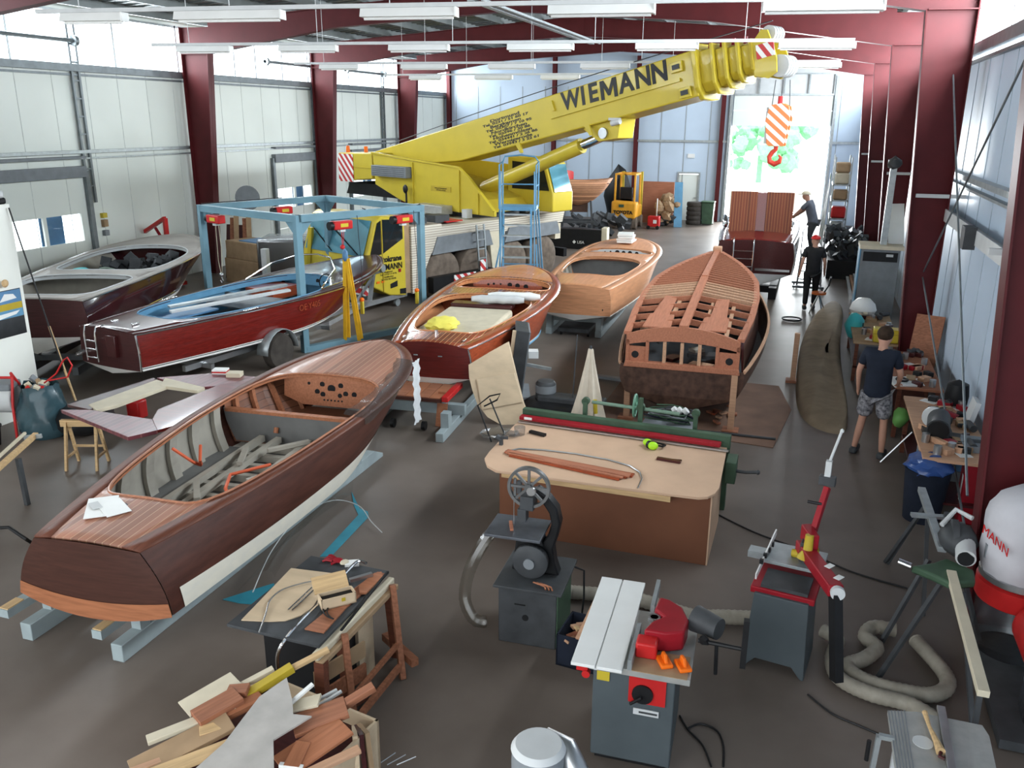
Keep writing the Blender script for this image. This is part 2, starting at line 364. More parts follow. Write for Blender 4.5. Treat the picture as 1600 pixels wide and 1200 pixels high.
# portal frames: tapered columns and rafters with flanges
def frame(yl, n, cols=(1, 1), yr=None):
    SK = ((yr if yr else YS(yl, XR))-yl)/(XR-XL)
    def w(x): return yl+(x-XL)*SK
    b = MB(); T = .02
    def web(poly): b.prism(poly, (0, yl-XL*SK-T/2, 0), (1, SK, 0), (0, 0, 1), (0, T, 0))
    def fl(x0, z0, x1, z1, wd=.24): b.bar((x0, w(x0), z0), (x1, w(x1), z1), wd, .02, up=(0, 1, 0)) if False else b.prism([(0, 0), (1, 0)], (0, 0, 0), (1, 0, 0), (0, 0, 1), (0, 0, 1)) if False else flange(x0, z0, x1, z1, wd)
    def flange(x0, z0, x1, z1, wd):
        d = Vector((x1-x0, 0, z1-z0)).normalized(); nrm = Vector((-d.z, 0, d.x))*.02
        b.prism([(0, 0), (1, 0), (1, 1), (0, 1)], (x0, w(x0)-wd/2, z0), (x1-x0, w(x1)-w(x0), z1-z0), (0, wd, 0), nrm)
    xo, xi0, xi1 = XL+.22, XL+.66, XL+1.05
    if cols[0]:
        web([(xo, 0), (xi0, 0), (xi1, 6.15), (xi1, 6.9), (xo, 6.9)]); flange(xo, 0, xo, 6.9, .26); flange(xi0, 0, xi1, 6.2, .26)
        flange(xo, 0.02, xi0, .02, .3)
        b.bar((xo, w(xo), 6.2), (xi1, w(xi1), 6.2), .24, .02)
    yo, yi0, yi1 = XR-.22, XR-.62, XR-.98
    if cols[1]:
        web([(yo, 0), (yi0, 0), (yi1, 6.15), (yi1, 6.9), (yo, 6.9)]); flange(yo, 0, yo, 6.9, .26); flange(yi0, 0, yi1, 6.2, .26)
        flange(yi0, 0.02, yo, .02, .3)
        b.bar((yo, w(yo), 6.2), (yi1, w(yi1), 6.2), .24, .02)
    xm = -7.65
    for a, c in ((xi1, -12.5), (yi1, -2.8)):
        web([(a, 6.2), (a, zr(a)-.21), (c, zr(c)-.21), (c, zr(c)-.72)]); flange(a, 6.2, c, zr(c)-.72, .24); flange(a, zr(a)-.22, c, zr(c)-.22, .24)
        web([(c, zr(c)-.72), (c, zr(c)-.21), (xm, zr(xm)-.21), (xm, zr(xm)-.78)]); flange(c, zr(c)-.72, xm, zr(xm)-.78, .24); flange(c, zr(c)-.22, xm, zr(xm)-.22, .24)
    b.bar((xm, w(xm), zr(xm)-.8), (xm, w(xm), zr(xm)-.2), .24, .03, up=(0, 1, 0))
    return struct(b.build('trim_%d' % n, 'redsteel', smooth=False), 'dark red steel portal frame')
for i, y in enumerate((6.4, 13.3, 21.3, 28.1, 34.9)): frame(y, 10+i, yr=16.1 if i == 1 else None)
# gable posts
for i, x in enumerate((-17.1, -11.9, -8.0, -4.15)):
    y = YS(40.3, x)-.18; b = MB(); b.bb((x-.09, y-.12, 0), (x+.09, y-.1, 7.3)); b.bb((x-.09, y+.1, 0), (x+.09, y+.12, 7.3)); b.bb((x-.01, y-.1, 0), (x+.01, y+.1, 7.3)); struct(b.build('trim_%d' % (16+i), 'redsteel'))
# bracing rods on the right wall and horizontal struts between the right columns
b = MB()
for p, q in (((1.95, 16.3, 1.9), (1.95, 10.0, 5.5)), ((1.95, 16.4, 5.5), (1.95, 9.7, .6)), ((1.95, 16.2, 2.0), (1.95, 9.6, .3))): b.cyl(p, q, .014, n=6)
struct(b.build('trim_20', 'darkgalv'))
b = MB()
for y in (9.3, 16.1, 22.9, 29.7, 36.5): b.bb((XR-.75, y-.16, 3.30), (XR+.0, y-.10, 3.36))
struct(b.build('trim_21', 'ltgrey'))
# door tracks (ladder-like lattice posts) and door leaf bands on the left wall
for i, (y0, y1) in enumerate(((14.7, 17.2), (25.6, 28.0), (30.8, 33.4))):
    x = XL
    b = MB()
    for z0, z1 in ((0, .78), (.80, 1.48), (2.16, 3.1)): b.bb((x-.06, y0, z0), (x, y1, z1))
    b.bb((x-.06, y0, 1.48), (x, y0+.12, 2.16)); b.bb((x-.06, y1-.12, 1.48), (x, y1, 2.16)); b.bb((x-.06, (y0+y1)/2-.05, 1.48), (x, (y0+y1)/2+.05, 2.16))
    d = struct(b.build('door_%d' % (3+i), 'panel'))
    MB().bb((x-.03, y0+.1, 1.48), (x-.02, y1-.1, 2.16)).build('pane', 'glass', d)
    MB().bb((x-.10, y0+1.15, 1.46), (x-.085, y0+1.85, 2.18)).build('curtain', 'blue', d)
    MB().bb((x, y0-.1, 3.05), (x+.16, y1+.1, 3.32)).bb((x, y0-.1, 3.5), (x+.2, y1+.1, 3.56)).build('door_lintel', 'grey', d)
    b = MB()
    for y in (y1+.12, y1+.34): b.bb((x+.04, y-.03, 2.4), (x+.1, y+.03, 6.7))
    for k in range(9): b.bb((x+.05, y1+.12, 2.8+k*.42), (x+.09, y1+.34, 2.84+k*.42))
    b.bb((x+.02, y1+.08, 0), (x+.12, y1+.2, 3.2)); b.bb((x+.02, y0-.2, 0), (x+.12, y0-.08, 3.2))
    b.cyl((x+.15, y0-.3, 6.25), (x+.15, y1+.3, 6.25), .05, n=8); b.cyl((x+.15, y1+.2, 6.25), (x+.15, y1+.3, 6.25), .13, n=12); b.cyl((x+.15, y0-.3, 6.25), (x+.15, y0-.2, 6.25), .13, n=12)
    b.build('door_track', 'darkgalv', d)
# white office wall at the left with a poster
struct(P(XL, -3, 0, -11.28, 9.75, 3.25).build('wall_office', 'wallwhite'))
b = MB(); b.bb((XR-.26, 9.8, 2.92), (XR, 22, 3.0)); b.bb((XR-.26, 9.8, 3.0), (XR-.24, 22, 3.12)); struct(b.build('trim_22', 'ltgrey'))
for i, y in enumerate((12.9, 16.9)): tag(MB().bb((XR-.40, y, 2.86), (XR-.25, y+.3, 3.16)).build('junction_box', 'dkgrey'), ['dark junction box on the right wall ledge nearest the camera', 'dark junction box on the right wall ledge farther along'][i], 'box')
t0_ = onx(252, 232, XL+.1); tag(MB().bar((XL+.05, t0_.y, t0_.z), (XL+.05, t0_.y+1.35, t0_.z), .07, .05).build('strip_lamp', 'white'), 'white strip lamp fixed low on the left wall by the first red column', 'lamp')
p0_ = Vector((-5.45, YS(40.3, -5.45)-.04, 2.95)); tag(MB().box(p0_, (.32, .06, .18)).build('exit_lamp', 'white'), 'small white lamp box above the back door', 'lamp')
# outside
tag(P(-30, 43, -.05, 25, 90, -.02).build('forecourt', mat('forecourt', (.75, .75, .72), .8)), 'bright pale forecourt outside the open gate', 'ground', kind='structure')
tg = MB()
for k in range(60):
    tg.blob((random.uniform(-7.5, -.5), 70+random.uniform(-3, 3), 1.0+3.2*random.random()**.8), random.uniform(.25, .7), 2, .3)
tg.cyl((-4, 70, -.05), (-4, 70, 2), .2, n=8)
tag(tg.build('tree_foliage', mat('leaves', (.25, .55, .30), .8), smooth=False), 'sunlit green trees outside beyond the open gate', 'trees', kind='stuff')
# ------------------------------------------------------------ boats
M['deck1'] = planked('deck_planks_matt', (.34, .15, .095), (.50, .30, .19), .075, .10, .5, .1)
M['deck2'] = planked('deck_planks_gloss', (.30, .075, .035), (.62, .40, .20), .08, .10, .25, .8)
M['deckyel'] = wood('deck_orange', (.60, .25, .11), .14, .3, .5)
M['boot'] = mat('boot_paint', (.74, .72, .68), .35, 0, .2, .05, 4)
M['inner'] = planked('inner_planks', (.22, .085, .045), (.06, .02, .01), .085, .08, .5, .1, axis=2)
M['greydeck'] = mat('dusty_deck', (.30, .27, .24), .5, 0, .1, .15, 2)
M['dkhull'] = mat('dark_varnish', (.035, .010, .012), .12, 0, .6, .25, 2)
class Boat:
    def __init__(s, L, w0, wm, tm=.58, z0=1.1, zm=None, z1=1.35, depth=.62, chine=1.12, keel=.22, flare=.45, rake=.14, pb=2.3, bulge=.03, camber=.09, side=.2, opens=(), tail=.0):
        s.L, s.w0, s.wm, s.tm, s.z0, s.z1, s.zm = L, w0, wm, tm, z0, z1, (zm if zm is not None else z0+.02)
        s.depth, s.chine, s.keel, s.flare, s.rake, s.pb, s.bulge, s.camber, s.side, s.opens, s.tail = depth, chine, keel, flare, rake, pb, bulge, camber, side, opens, tail
        T = set(i/46 for i in range(47))
        for k in range(1, 12): T.add(1-(k/12)**2*.16)
        for (a, b, *_r) in opens:
            for i in range(25): T.add(a+(b-a)*(1-math.cos(PI*i/24))/2)
            T.add(a+1e-4); T.add(b-1e-4)
        s.T = sorted(T)
    def b(s, t):
        if t < s.tm:
            u = t/s.tm; return s.w0+(s.wm-s.w0)*math.sin(u*PI/2)**.9
        u = (t-s.tm)/(1-s.tm); return s.wm*max(0, 1-u**s.pb)**.62
    def zs(s, t):
        if t < .45: u = t/.45; return s.z0+(s.zm-s.z0)*u
        u = (t-.45)/.55; return s.zm+(s.z1-s.zm)*u*u
    def c(s, t):      # chine half beam
        base = s.w0*s.chine+(s.wm*.93-s.w0*s.chine)*math.sin(min(1, t/.5)*PI/2)
        u = max(0, (t-.42)/.56); return base*max(0, 1-u**1.7)
    def zc(s, t):
        zb = s.z0-s.depth; u = max(0, (t-.45)/.55); return zb + (s.zs(t)-.12-zb)*.72*u**2.2
    def zk(s, t):
        zb = s.z0-s.depth-s.keel; u = max(0, (t-.55)/.45); return zb+(s.zc(1)-zb)*u**3
    def xs(s, t, v):  # v 0 sheer .. 1 chine
        return s.L*(t - s.rake*v*max(0, (t-.35)/.65)**2) - s.tail*v*max(0, 1-t/.15)
    def side_pt(s, t, v, sg, off=0):
        b, c = s.b(t), s.c(t); y = b+(c-b)*v+s.bulge*math.sin(PI*v)*(1 if t < .7 else -1*s.flare*2*(t-.7)/.3)
        y = max(0, y-off)
        return (s.xs(t, v), sg*y, s.zs(t)+(s.zc(t)-s.zs(t))*v)
    def wo(s, t):
        for o in s.opens:
            a, b, n = o[0], o[1], o[2]; sd = o[3] if len(o) > 3 else s.side
            if a < t < b:
                u = abs(2*(t-a)/(b-a)-1); na = n if (t-a) < (b-t) else (o[4] if len(o) > 4 else n)
                return max(0, s.b(t)-sd)*max(0, 1-u**na)**(1/na)
        return 0
    def zd(s, t, y):
        b = max(s.b(t), .01); return s.zs(t)+s.camber*(1-(y/b)**2)*min(1, b/s.wm*1.2)
    def hull(s, root, mtop, mbot, mtrans, v_split=1.0, boot=True):
        K = 8
        for sg in (1,):
            b = MB()
            for g in (1, -1): b.grid([[s.side_pt(t, k/K, g) for k in range(K+1)] for t in s.T])
            o = b.build('topsides', mtop, root)
        b = MB()
        for g in (1, -1):
            b.grid([[(s.xs(t, 1), g*max(0, s.side_pt(t, 1, 1)[1]), s.zc(t)), (s.xs(t, 1)-.0, g*s.c(t)*.5, (s.zc(t)+s.zk(t))/2-.02), (s.xs(t, 1), 0, s.zk(t))] for t in s.T])
        b.build('bottom', mbot, root)
        if boot:
            b = MB()
            for g in (1, -1): b.grid([[tuple(Vector(s.side_pt(t, v, g))+Vector((0, g*.006, 0))) for v in (.90, 1.0)] for t in s.T])
            b.build('boot_stripe', 'boot', root)
        # transom
        n = 12; b = MB(); top = []; bot = []
        pts = [s.side_pt(0, k/K, 1) for k in range(K+1)]
        rows = []
        for k in range(K+1):
            x, y, z = pts[k]; rows.append([(x-.01-.05*(1-(j/n*2-1)**2), y*(1-2*j/n), z+(s.camber*(1-(1-2*j/n)**2) if k == 0 else 0)) for j in range(n+1)])
        x, y, z = pts[K]; rows.append([(x-.01, y*(1-2*j/n), s.zk(0)+(z-s.zk(0))*abs(1-2*j/n)) for j in range(n+1)])
        MB().grid(rows[:-1]).build('transom', mtrans, root)
        MB().grid(rows[-2:]).build('transom_bottom', mbot, root)
    def deck(s, root, mdeck, mcover, cover=.13, coam=None, coamr=.014, lip=None):
        b = MB(); d = MB()
        for g in (1, -1):
            r1, r2 = [], []
            for t in s.T:
                bb, w = s.b(t), s.wo(t); m = max(w, bb-cover); x = s.xs(t, 0)
                r1.append([(x, g*(w+(m-w)*k/6), s.zd(t, w+(m-w)*k/6)) for k in range(7)])
                r2.append([(x, g*(m+(bb-m)*k/2), s.zd(t, m+(bb-m)*k/2)+.001) for k in range(3)])
            for R, q in ((r1, b), (r2, d)):
                V = [[q.bm.verts.new(Vector(p)) for p in r] for r in R]
                for j in range(len(V)-1):
                    if abs(R[j][-1][1]-R[j][0][1]) < .03 and abs(R[j+1][-1][1]-R[j+1][0][1]) < .03 and (s.wo(s.T[j]) > 0 or s.wo(s.T[j+1]) > 0): continue
                    for i in range(len(V[j])-1):
                        if (Vector(R[j][i])-Vector(R[j][i+1])).length+(Vector(R[j+1][i])-Vector(R[j+1][i+1])).length > 2e-4:
                            q.bm.faces.new((V[j][i], V[j][i+1], V[j+1][i+1], V[j+1][i]))
        bmesh.ops.remove_doubles(b.bm, verts=b.bm.verts, dist=1e-4)
        o = b.build('deck', mdeck, root, solid=.025)
        d.build('covering_board', mcover, root, solid=.027)
        # coaming round each opening
        if coam:
            for o in s.opens:
                ts = [t for t in s.T if o[0] <= t <= o[1]]
                loop = [(s.xs(t, 0), s.wo(t) if o[0] < t < o[1] else 0, s.zd(t, s.wo(t))+.012) for t in ts]
                loop = loop+[(x, -y, z) for x, y, z in reversed(loop[1:-1])]
                c = MB(); c.tube(loop, coamr, 6, closed=True)
                if lip: c.grid([[(x, y, z) for x, y, z in loop]+[loop[0]], [(x, y, z-lip) for x, y, z in loop]+[(loop[0][0], loop[0][1], loop[0][2]-lip)]])
                c.build('coaming', coam, root)
    def inner(s, root, m, msole, t0, t1, v=.86, frames=None, mframe=None, nf=7, bulk=(), fw=.09):
        T = [t for t in s.T if t0 <= t <= t1]
        for g in (1, -1): MB().grid([[s.side_pt(t, k/6*v+.02, g, .035) for k in range(7)] for t in T]).build('inner_planking', m, root)
        b = MB(); b.grid([[(s.side_pt(t, v, 1, .03)[0], y*s.side_pt(t, v, 1, .03)[1], s.side_pt(t, v, 1)[2]) for y in (1, -1)] for t in T])
        b.build('sole', msole, root)
        if frames:
            for i in range(nf):
                t = t0+(t1-t0)*(i+.5)/nf
                for g in (1, -1):
                    b = MB()
                    for k in range(6):
                        p = Vector(s.side_pt(t, k/6*v+.03, g, .07)); q = Vector(s.side_pt(t, (k+1)/6*v+.03, g, .07)); b.bar(p, q, fw, .05, up=(0, g, .01))
                    b.build('frame', mframe or m, root)
        for (t, m2, dz) in bulk:
            pts = [s.side_pt(t, k/6*v, 1, .03) for k in range(7)]
            poly = [(y, z-dz if k == 0 else min(z, pts[0][2]-dz)) for k, (x, y, z) in enumerate(pts)]
            poly = poly+[(-y, z) for y, z in reversed(poly)]
            MB().prism(poly, (pts[0][0], 0, 0), (0, 1, 0), (0, 0, 1), (.03, 0, 0)).build('bulkhead', m2, root)
    def rail(s, root, m, r=.012, dz=0, v=0, t0=0, name='rubbing_strake'):
        b = MB()
        for g in (1, -1):
            b.tube([tuple(Vector(s.side_pt(t, v, g))+Vector((0, g*.004, dz))) for t in s.T if t >= t0 and t < .9999]+[tuple(Vector(s.side_pt(1, v, g))+Vector((.004, 0, dz)))], r, 6)
        b.build(name, m, root)
    def dash(s, root, t, m, w, h, gauges, mg='black', zt=-.02, name='dashboard'):
        x = s.xs(t, 0); z = s.zd(t, 0)+zt
        hw = w/2; zz = [(-hw, -s.camber*.6), (-hw*.5, -s.camber*.15), (0, 0), (hw*.5, -s.camber*.15), (hw, -s.camber*.6)]
        poly = [(a, c) for a, c in zz]+[(hw, -h*.75), (hw*.6, -h), (-hw*.6, -h), (-hw, -h*.75)]
        o = MB().prism(poly, (x, 0, z), (0, 1, 0), (.15, 0, 1), (.02, 0, 0)).build(name, m, root)
        for (y, dz, r) in gauges:
            MB().cyl((x-.004+.15*dz, y, z+dz), (x+.006+.15*dz, y, z+dz), r, n=18).build('gauge', mg, o)
def place_boat(name, label, stern, bow_dir, group=None):
    a = math.atan2(bow_dir[1], bow_dir[0]); return thing(name, label, 'boat', (stern[0], stern[1], 0), a, group)
def hd(deg): return (-math.sin(math.radians(deg)), math.cos(math.radians(deg)))   # heading, degrees left of the hall axis

M['mahod2'] = wood('mahogany_stained_edge', (.13, .044, .026), .25, .5)
# --- B1: the unfinished runabout in the foreground
B = Boat(6.2, .505, 1.0, .60, 1.18, 1.24, 1.37, .53, 1.46, .10, rake=.10, pb=2.6, bulge=.045, camber=.05, opens=((.125, .72, 7, .13, 5),), tail=.0)
S1 = (-5.27, 4.75); H1 = hd(4.5)
r = place_boat('motorboat', 'unfinished dark brown stained wooden motorboat nearest the camera, on a grey timber cradle', S1, H1)
B.hull(r, 'mahod', 'whiteprimer', 'mahod_t', boot=False)
b = MB()
for g in (1, -1): b.grid([[tuple(Vector(B.side_pt(t, v, g))+Vector((0, g*.006, 0))) for v in (.66+.03*math.sin(t*9)+.06*t, .8, .9, 1.0)] for t in B.T if t > .012])
b.build('primed_strip', mat('scraped_white', (.70, .66, .57), .6, 0, 0, .3, 7, .05, (1, 1, 2), 8, col2=(.78, .72, .60)), r)
rws = []
for v in (.80, .90, 1.0, 1.25):
    x_, y_, z_ = B.side_pt(0, min(v, 1), 1)
    rws.append([(x_-.016-.05*(1-(j/6-1)**2), y_*(1-j/6), (z_ if v <= 1 else z_-.10*(1-(j/6-1)**2)-.012)-(.05*(1-(j/6-1)**2) if v <= .8 else 0)) for j in range(13)])
MB().grid(rws).build('transom_plank', 'maho_t', r)
B.deck(r, 'deck1', 'mahod2', .17, coam='maho', coamr=.014, lip=.05)
B.inner(r, 'bilge', 'bilged', .12, .56, .93, True, 'bilge', 6, bulk=((.118, 'bilge', .0), (.56, 'bilged', .12)), fw=.13)
B.inner(r, 'inner', 'inner', .565, .80, .9, True, 'maho', 4, bulk=((.79, 'inner', .05),), fw=.07)
x0 = B.L*.56; MB().bb((x0-.03, -.93, B.zs(.56)-.15), (x0+.05, .93, B.zs(.56)-.11)).build('bulkhead_cap', 'maho', r)
B.dash(r, .72, 'maho', 1.35, .38, [(0, -.15, .055), (.13, -.10, .035), (-.13, -.10, .035), (.2, -.2, .035), (-.2, -.2, .035), (.12, -.23, .035), (-.12, -.23, .03), (-.32, -.2, .035), (.32, -.1, .02)]+[(-.15+.05*k, -.3, .012) for k in range(6)])
zsole = B.side_pt(.3, .93, 1)[2]
for k in range(9):      # floor timbers inside the open bilge
    x = 1.0+k*.28; MB().bb((x, -.55, zsole+.01), (x+.07, .5, zsole+.09)).build('floor_timber', 'bilge', r)
for y in (-.42, -.2, .2, .42): MB().bb((.95, y-.035, zsole+.09), (3.4, y+.035, zsole+.16)).build('stringer', 'bilge', r)
for x, y, a in ((1.75, .2, .6), (2.3, -.3, -.5), (2.7, .25, .4), (3.1, -.1, -.7)): MB().box((x, y, zsole+.19), (.5, .06, .04), (0, 0, a)).build('loose_batten', 'bilge', r)
for pts in ([(1.5, -.4, .12), (1.8, -.1, .22), (2.2, .1, .18), (2.6, -.25, .2)], [(2.0, .62, .5), (2.15, .5, .3), (2.35, .55, .18), (2.2, .45, .3), (2.45, .6, .4)]):
    q = []
    for i in range(len(pts)-1):
        for k in range(6): q.append([pts[i][j]+(pts[i+1][j]-pts[i][j])*k/6 for j in range(3)])
    MB().tube([(x, y, zsole+z) for x, y, z in q], .018, 6).build('red_cable', mat('cable_red', (.65, .12, .05), .5), r)
MB().cyl((x0-.02, .25, B.zs(.56)-.30), (x0-.05, .25, B.zs(.56)-.36), .03, n=10).build('wire_plug', 'maho', r)
for y in (.10, .2): MB().bb((.45, y-.02, B.zd(.08, .2)-.0), (.68, y+.02, B.zd(.08, .2)+.02)).build('cleat_holes', 'dkgrey', r)
def onboat(r, x, y, z):
    return Matrix.Translation(r.location) @ Euler(r.rotation_euler).to_matrix().to_4x4() @ Vector((x, y, z))
p = onboat(r, .52, .27, B.zd(.08, .25)+.02)
t = thing('paper_sheet', 'white printed sheets of paper lying on the stern deck of the foreground boat', 'paper', p, r.rotation_euler.z+.6)
MB().box((0, 0, .004), (.42, .25, .006)).build('sheet', 'white', t); MB().box((-.06, -.10, .011), (.34, .2, .006), (0, 0, .35)).build('sheet', 'white', t)
MB().box((.02, .05, .016), (.16, .08, .002), (0, 0, .35)).build('print', 'ltgrey', t)
# plastic film over the starboard bow edge
T = [t for t in B.T if .52 < t < .88]
b = MB(); b.grid([[tuple(Vector(B.side_pt(t, 0, -1))+Vector((0, .25-.02*math.sin(t*90), .05+.01*math.sin(t*70)))), tuple(Vector(B.side_pt(t, 0, -1))+Vector((0, .1, .035+.012*math.sin(t*130)))), tuple(Vector(B.side_pt(t, 0, -1))+Vector((0, -.012, .02))), tuple(Vector(B.side_pt(t, .10+.03*math.sin(t*60), -1))+Vector((0, -.02, 0)))] for t in T])
o = b.build('film_strip', 'film'); o.parent = None; o.matrix_world = Matrix.Translation(r.location) @ Euler(r.rotation_euler).to_matrix().to_4x4()
tag(o, 'clear plastic film taped along the edge of the foreground boat', 'plastic film')
q0 = Vector(B.side_pt(.86, 0, -1)); b = MB()
b.grid([[tuple(q0+Vector((-.10+.05*k+.012*math.sin(j*1.3+k), -.03-.02*((j+k) % 2), .04-j*.075))) for k in range(6)] for j in range(13)])
o = b.build('film_sheet', mat('frosted_film', (.62, .63, .64), .35)); o.matrix_world = Matrix.Translation(r.location) @ Euler(r.rotation_euler).to_matrix().to_4x4()
tag(o, 'crumpled whitish plastic sheet hanging from the bow of the foreground boat', 'plastic sheet')
# cradle: two grey timber runners with posts and padded arms
t = thing('boat_cradle', 'grey painted timber cradle under the foreground unfinished boat', 'cradle', (-5.75, 4.86, 0), math.radians(91))
for y, n in ((-.5, 'runner'), (.5, 'runner')):
    MB().prism([(0, 0), (5.0, 0), (5.0, .05), (4.75, .17), (.0, .17)], (0, y-.06, .0), (1, 0, 0), (0, 0, 1), (0, .12, 0)).build(n, 'cradle', t, .008)
    for x in (.25, 2.4, 4.2):
        MB().bb((x, y-.05, .17), (x+.12, y+.05, .34)).build('post', 'cradle', t)
    MB().bb((-.18, y-.05, .34), (.9, y+.05, .42)).build('arm', 'cradle', t); MB().bb((-.17, y-.045, .42), (.0, y+.045, .43)).build('arm_pad', 'pine', t)
for x in (.5, 2.4, 4.2): MB().bb((x, -.6, .17), (x+.1, .6, .27)).build('cross_beam', 'cradle', t)

# --- B3: red mahogany runabout with the white seat
B = Boat(6.7, .63, 1.2, .60, 1.10, 1.12, 1.32, .48, 1.05, .2, rake=.14, pb=2.6, bulge=.03, camber=.10, opens=((.10, .545, 5, .22, 5), (.62, .765, 2.0, .2, 6)))
r = place_boat('motorboat', 'glossy red-brown mahogany motorboat with white cushion in its cockpit', (-5.4, 11.75), hd(5.5))
B.hull(r, 'mahor', 'boot', 'mahog_t'); B.deck(r, 'deck2', 'mahor', .16, coam='deckyel', coamr=.012, lip=.09)
T = [t for t in B.T if t > .765]
b = MB()
for g in (1, -1): b.grid([[(B.xs(t, 0), g*max(0, B.b(t)-.16)*k/4, B.zd(t, max(0, B.b(t)-.16)*k/4)+.016) for k in range(5)] for t in T])
b.build('foredeck_veneer', 'deckyel', r)
B.inner(r, 'deckyel', 'mahodk', .09, .78, .8, bulk=((.095, 'mahor', .0), (.59, 'mahor', .02), (.78, 'inner', .05)))
B.rail(r, 'chrome', .012); B.rail(r, 'ltblue', .02, v=1.0, name='waterline_strip')
B.dash(r, .765, 'mahor', 1.5, .22, [(-.05, -.11, .05), (-.22, -.12, .05), (-.4, -.13, .05), (.3, -.1, .025), (.42, -.12, .025), (.15, -.1, .02)])
z = B.z0
MB().box((1.95, 0, z-.08), (2.1, 1.25, .16)).build('seat_cushion', 'cream', r, .05)
MB().box((3.15, 0, z+.02), (.3, 1.2, .08)).build('seat_shelf', 'mahodk', r, .02)
for y in (-.5, .5): MB().box((.25, y, B.zd(.04, y)+.04), (.12, .03, .03)).build('cleat', 'chrome', r, .006)
MB().cyl((.5, .05, B.zd(.08, 0)), (.5, .05, B.zd(.08, 0)+.07), .03, n=10).build('flagpole_socket', 'chrome', r)
for y in (-.2, .2): MB().box((-.07, y, z-.12), (.02, .07, .02)).build('lifting_ring', 'chrome', r)
b = MB(); b.tube([tuple(Vector(B.side_pt(0, k/8, -1))+Vector((-.01, -.006, 0))) for k in range(9)], .014, 6); b.build('corner_trim', 'chrome', r)
def rel(o, r): o.matrix_world = Matrix.Translation(r.location) @ Euler(r.rotation_euler).to_matrix().to_4x4() @ o.matrix_world; return o
o = MB().blob((0, 0, 0), .28, 3, .12, (1, 1.1, .45)).build('cloth_bundle', mat('yellow_cloth', (.75, .66, .12), .8)); o.location = onboat(r, 1.25, .2, z+.07); tag(o, 'yellow crumpled cloth on the white cushion in the red mahogany boat', 'cloth')
for i, (x, y, c) in enumerate(((3.4, -.55, 'white cloth roll laid across the cockpit of the red mahogany boat'), (3.12, -.3, 'grey plastic roll beside the white cloth roll in the red mahogany boat'))):
    o = MB().tube([(-.5+.1*k, .02*math.sin(k*2), 0) for k in range(11)], [.05, .07, .085, .08, .085, .08, .085, .08, .08, .065, .05], 10).build('cloth_roll', ['white', 'ltgrey'][i]); o.location = onboat(r, x, y, z+.17-.02*i); o.rotation_euler = (0, 0, r.rotation_euler.z+PI/2+.1)
    tag(o, c, 'cloth roll')
R3 = r
# swim platform on a grey cradle
t = thing('swim_platform', 'teak slatted platform with red edge behind the stern of the red mahogany boat', 'platform', (-6.02, 10.92, .50), math.radians(5.5))
for k in range(7): MB().bb((k*.19-.2, -.0, 0), (k*.19-.02, .72, .03)).build('slat', 'mahom' if k % 2 else 'maho', t, .004)
MB().bb((1.14, -.02, -.02), (1.24, .76, .06)).build('red_edge', 'red', t, .01)
MB().bb((-.25, -.03, -.03), (1.14, 0, .02)).build('front_edge', 'mahod', t)
MB().bb((-.2, .05, -.06), (1.2, .12, -.01)).bb((-.2, .6, -.06), (1.2, .67, -.01)).build('bearer', 'cradle', t)
t2 = thing('boat_cradle', 'pale grey timber cradle under the red mahogany boat and its platform', 'cradle', (-5.4, 10.9, 0), math.radians(5.5))
for x in (-.62, .62):
    MB().bb((x-.06, -.35, .0), (x+.06, 5.0, .14)).build('runner', 'cradle', t2, .01); MB().bb((x-.06, -.1, .14), (x+.06, .06, .36)).build('post', 'cradle', t2); MB().bb((x-.06, 3.4, .14), (x+.06, 3.6, .5)).build('post', 'cradle', t2)
MB().bb((-.75, 3.45, .36), (.75, 3.6, .46)).build('cross_beam', 'cradle', t2); MB().bb((-.75, .5, .14), (.75, .62, .3)).build('cross_beam', 'cradle', t2)
for x in (-.3, .2): MB().cyl((x, .1, .07), (x+.06, .1, .07), .07, n=14).build('castor', 'black', t2)

# --- B4: bare mahogany runabout
B = Boat(7.1, .73, 1.12, .62, 1.10, 1.12, 1.28, .55, 1.05, .14, rake=.12, pb=2.7, bulge=.03, camber=.09, opens=((.17, .53, 5, .22, 4), (.62, .715, 2.2, .24, 6)))
r = place_boat('motorboat', 'bare sanded orange-brown mahogany motorboat with empty cockpits', (-4.52, 17.25), hd(1.5))
M['mahob'] = wood('mahogany_sanded', (.56, .26, .13), .12, .5, .15, 0, 2, 8)
B.hull(r, 'mahob', 'boot', 'mahob_t', boot=False); B.deck(r, 'mahob', 'mahob', .16, coam='mahob', coamr=.012, lip=.06)
B.inner(r, 'bilge', 'bilged', .165, .56, .85, True, 'bilge', 6, bulk=((.165, 'bilge', .0), (.56, 'bilged', .04), (.73, 'inner', .05)), fw=.08)
B.dash(r, .715, 'ltgrey', 1.6, .16, [(-.45, -.09, .05), (-.27, -.08, .055), (-.1, -.08, .05), (.07, -.08, .06), (.25, -.07, .025), (.4, -.08, .02)])
MB().bb((1.6, .15, .72), (2.6, .55, .86)).build('engine_bearer', 'maho', r)
b = MB(); b.tube([tuple(Vector(B.side_pt(t, 1, g))+Vector((0, 0, 0))) for g in (1,) for t in B.T], .015, 5); b.tube([tuple(Vector(B.side_pt(t, 1, -1))) for t in B.T], .015, 5); b.build('chine_edge', 'whiteprimer', r)
MB().cyl((-.03, -.6, .68), (-.01, -.6, .68), .025, n=10).build('drain_hole', 'black', r)
R4 = r; B4 = B
t = thing('boat_cradle', 'pale green-grey timber cradle under the bare orange mahogany boat', 'cradle', (-4.6, 17.4, 0), math.radians(2))
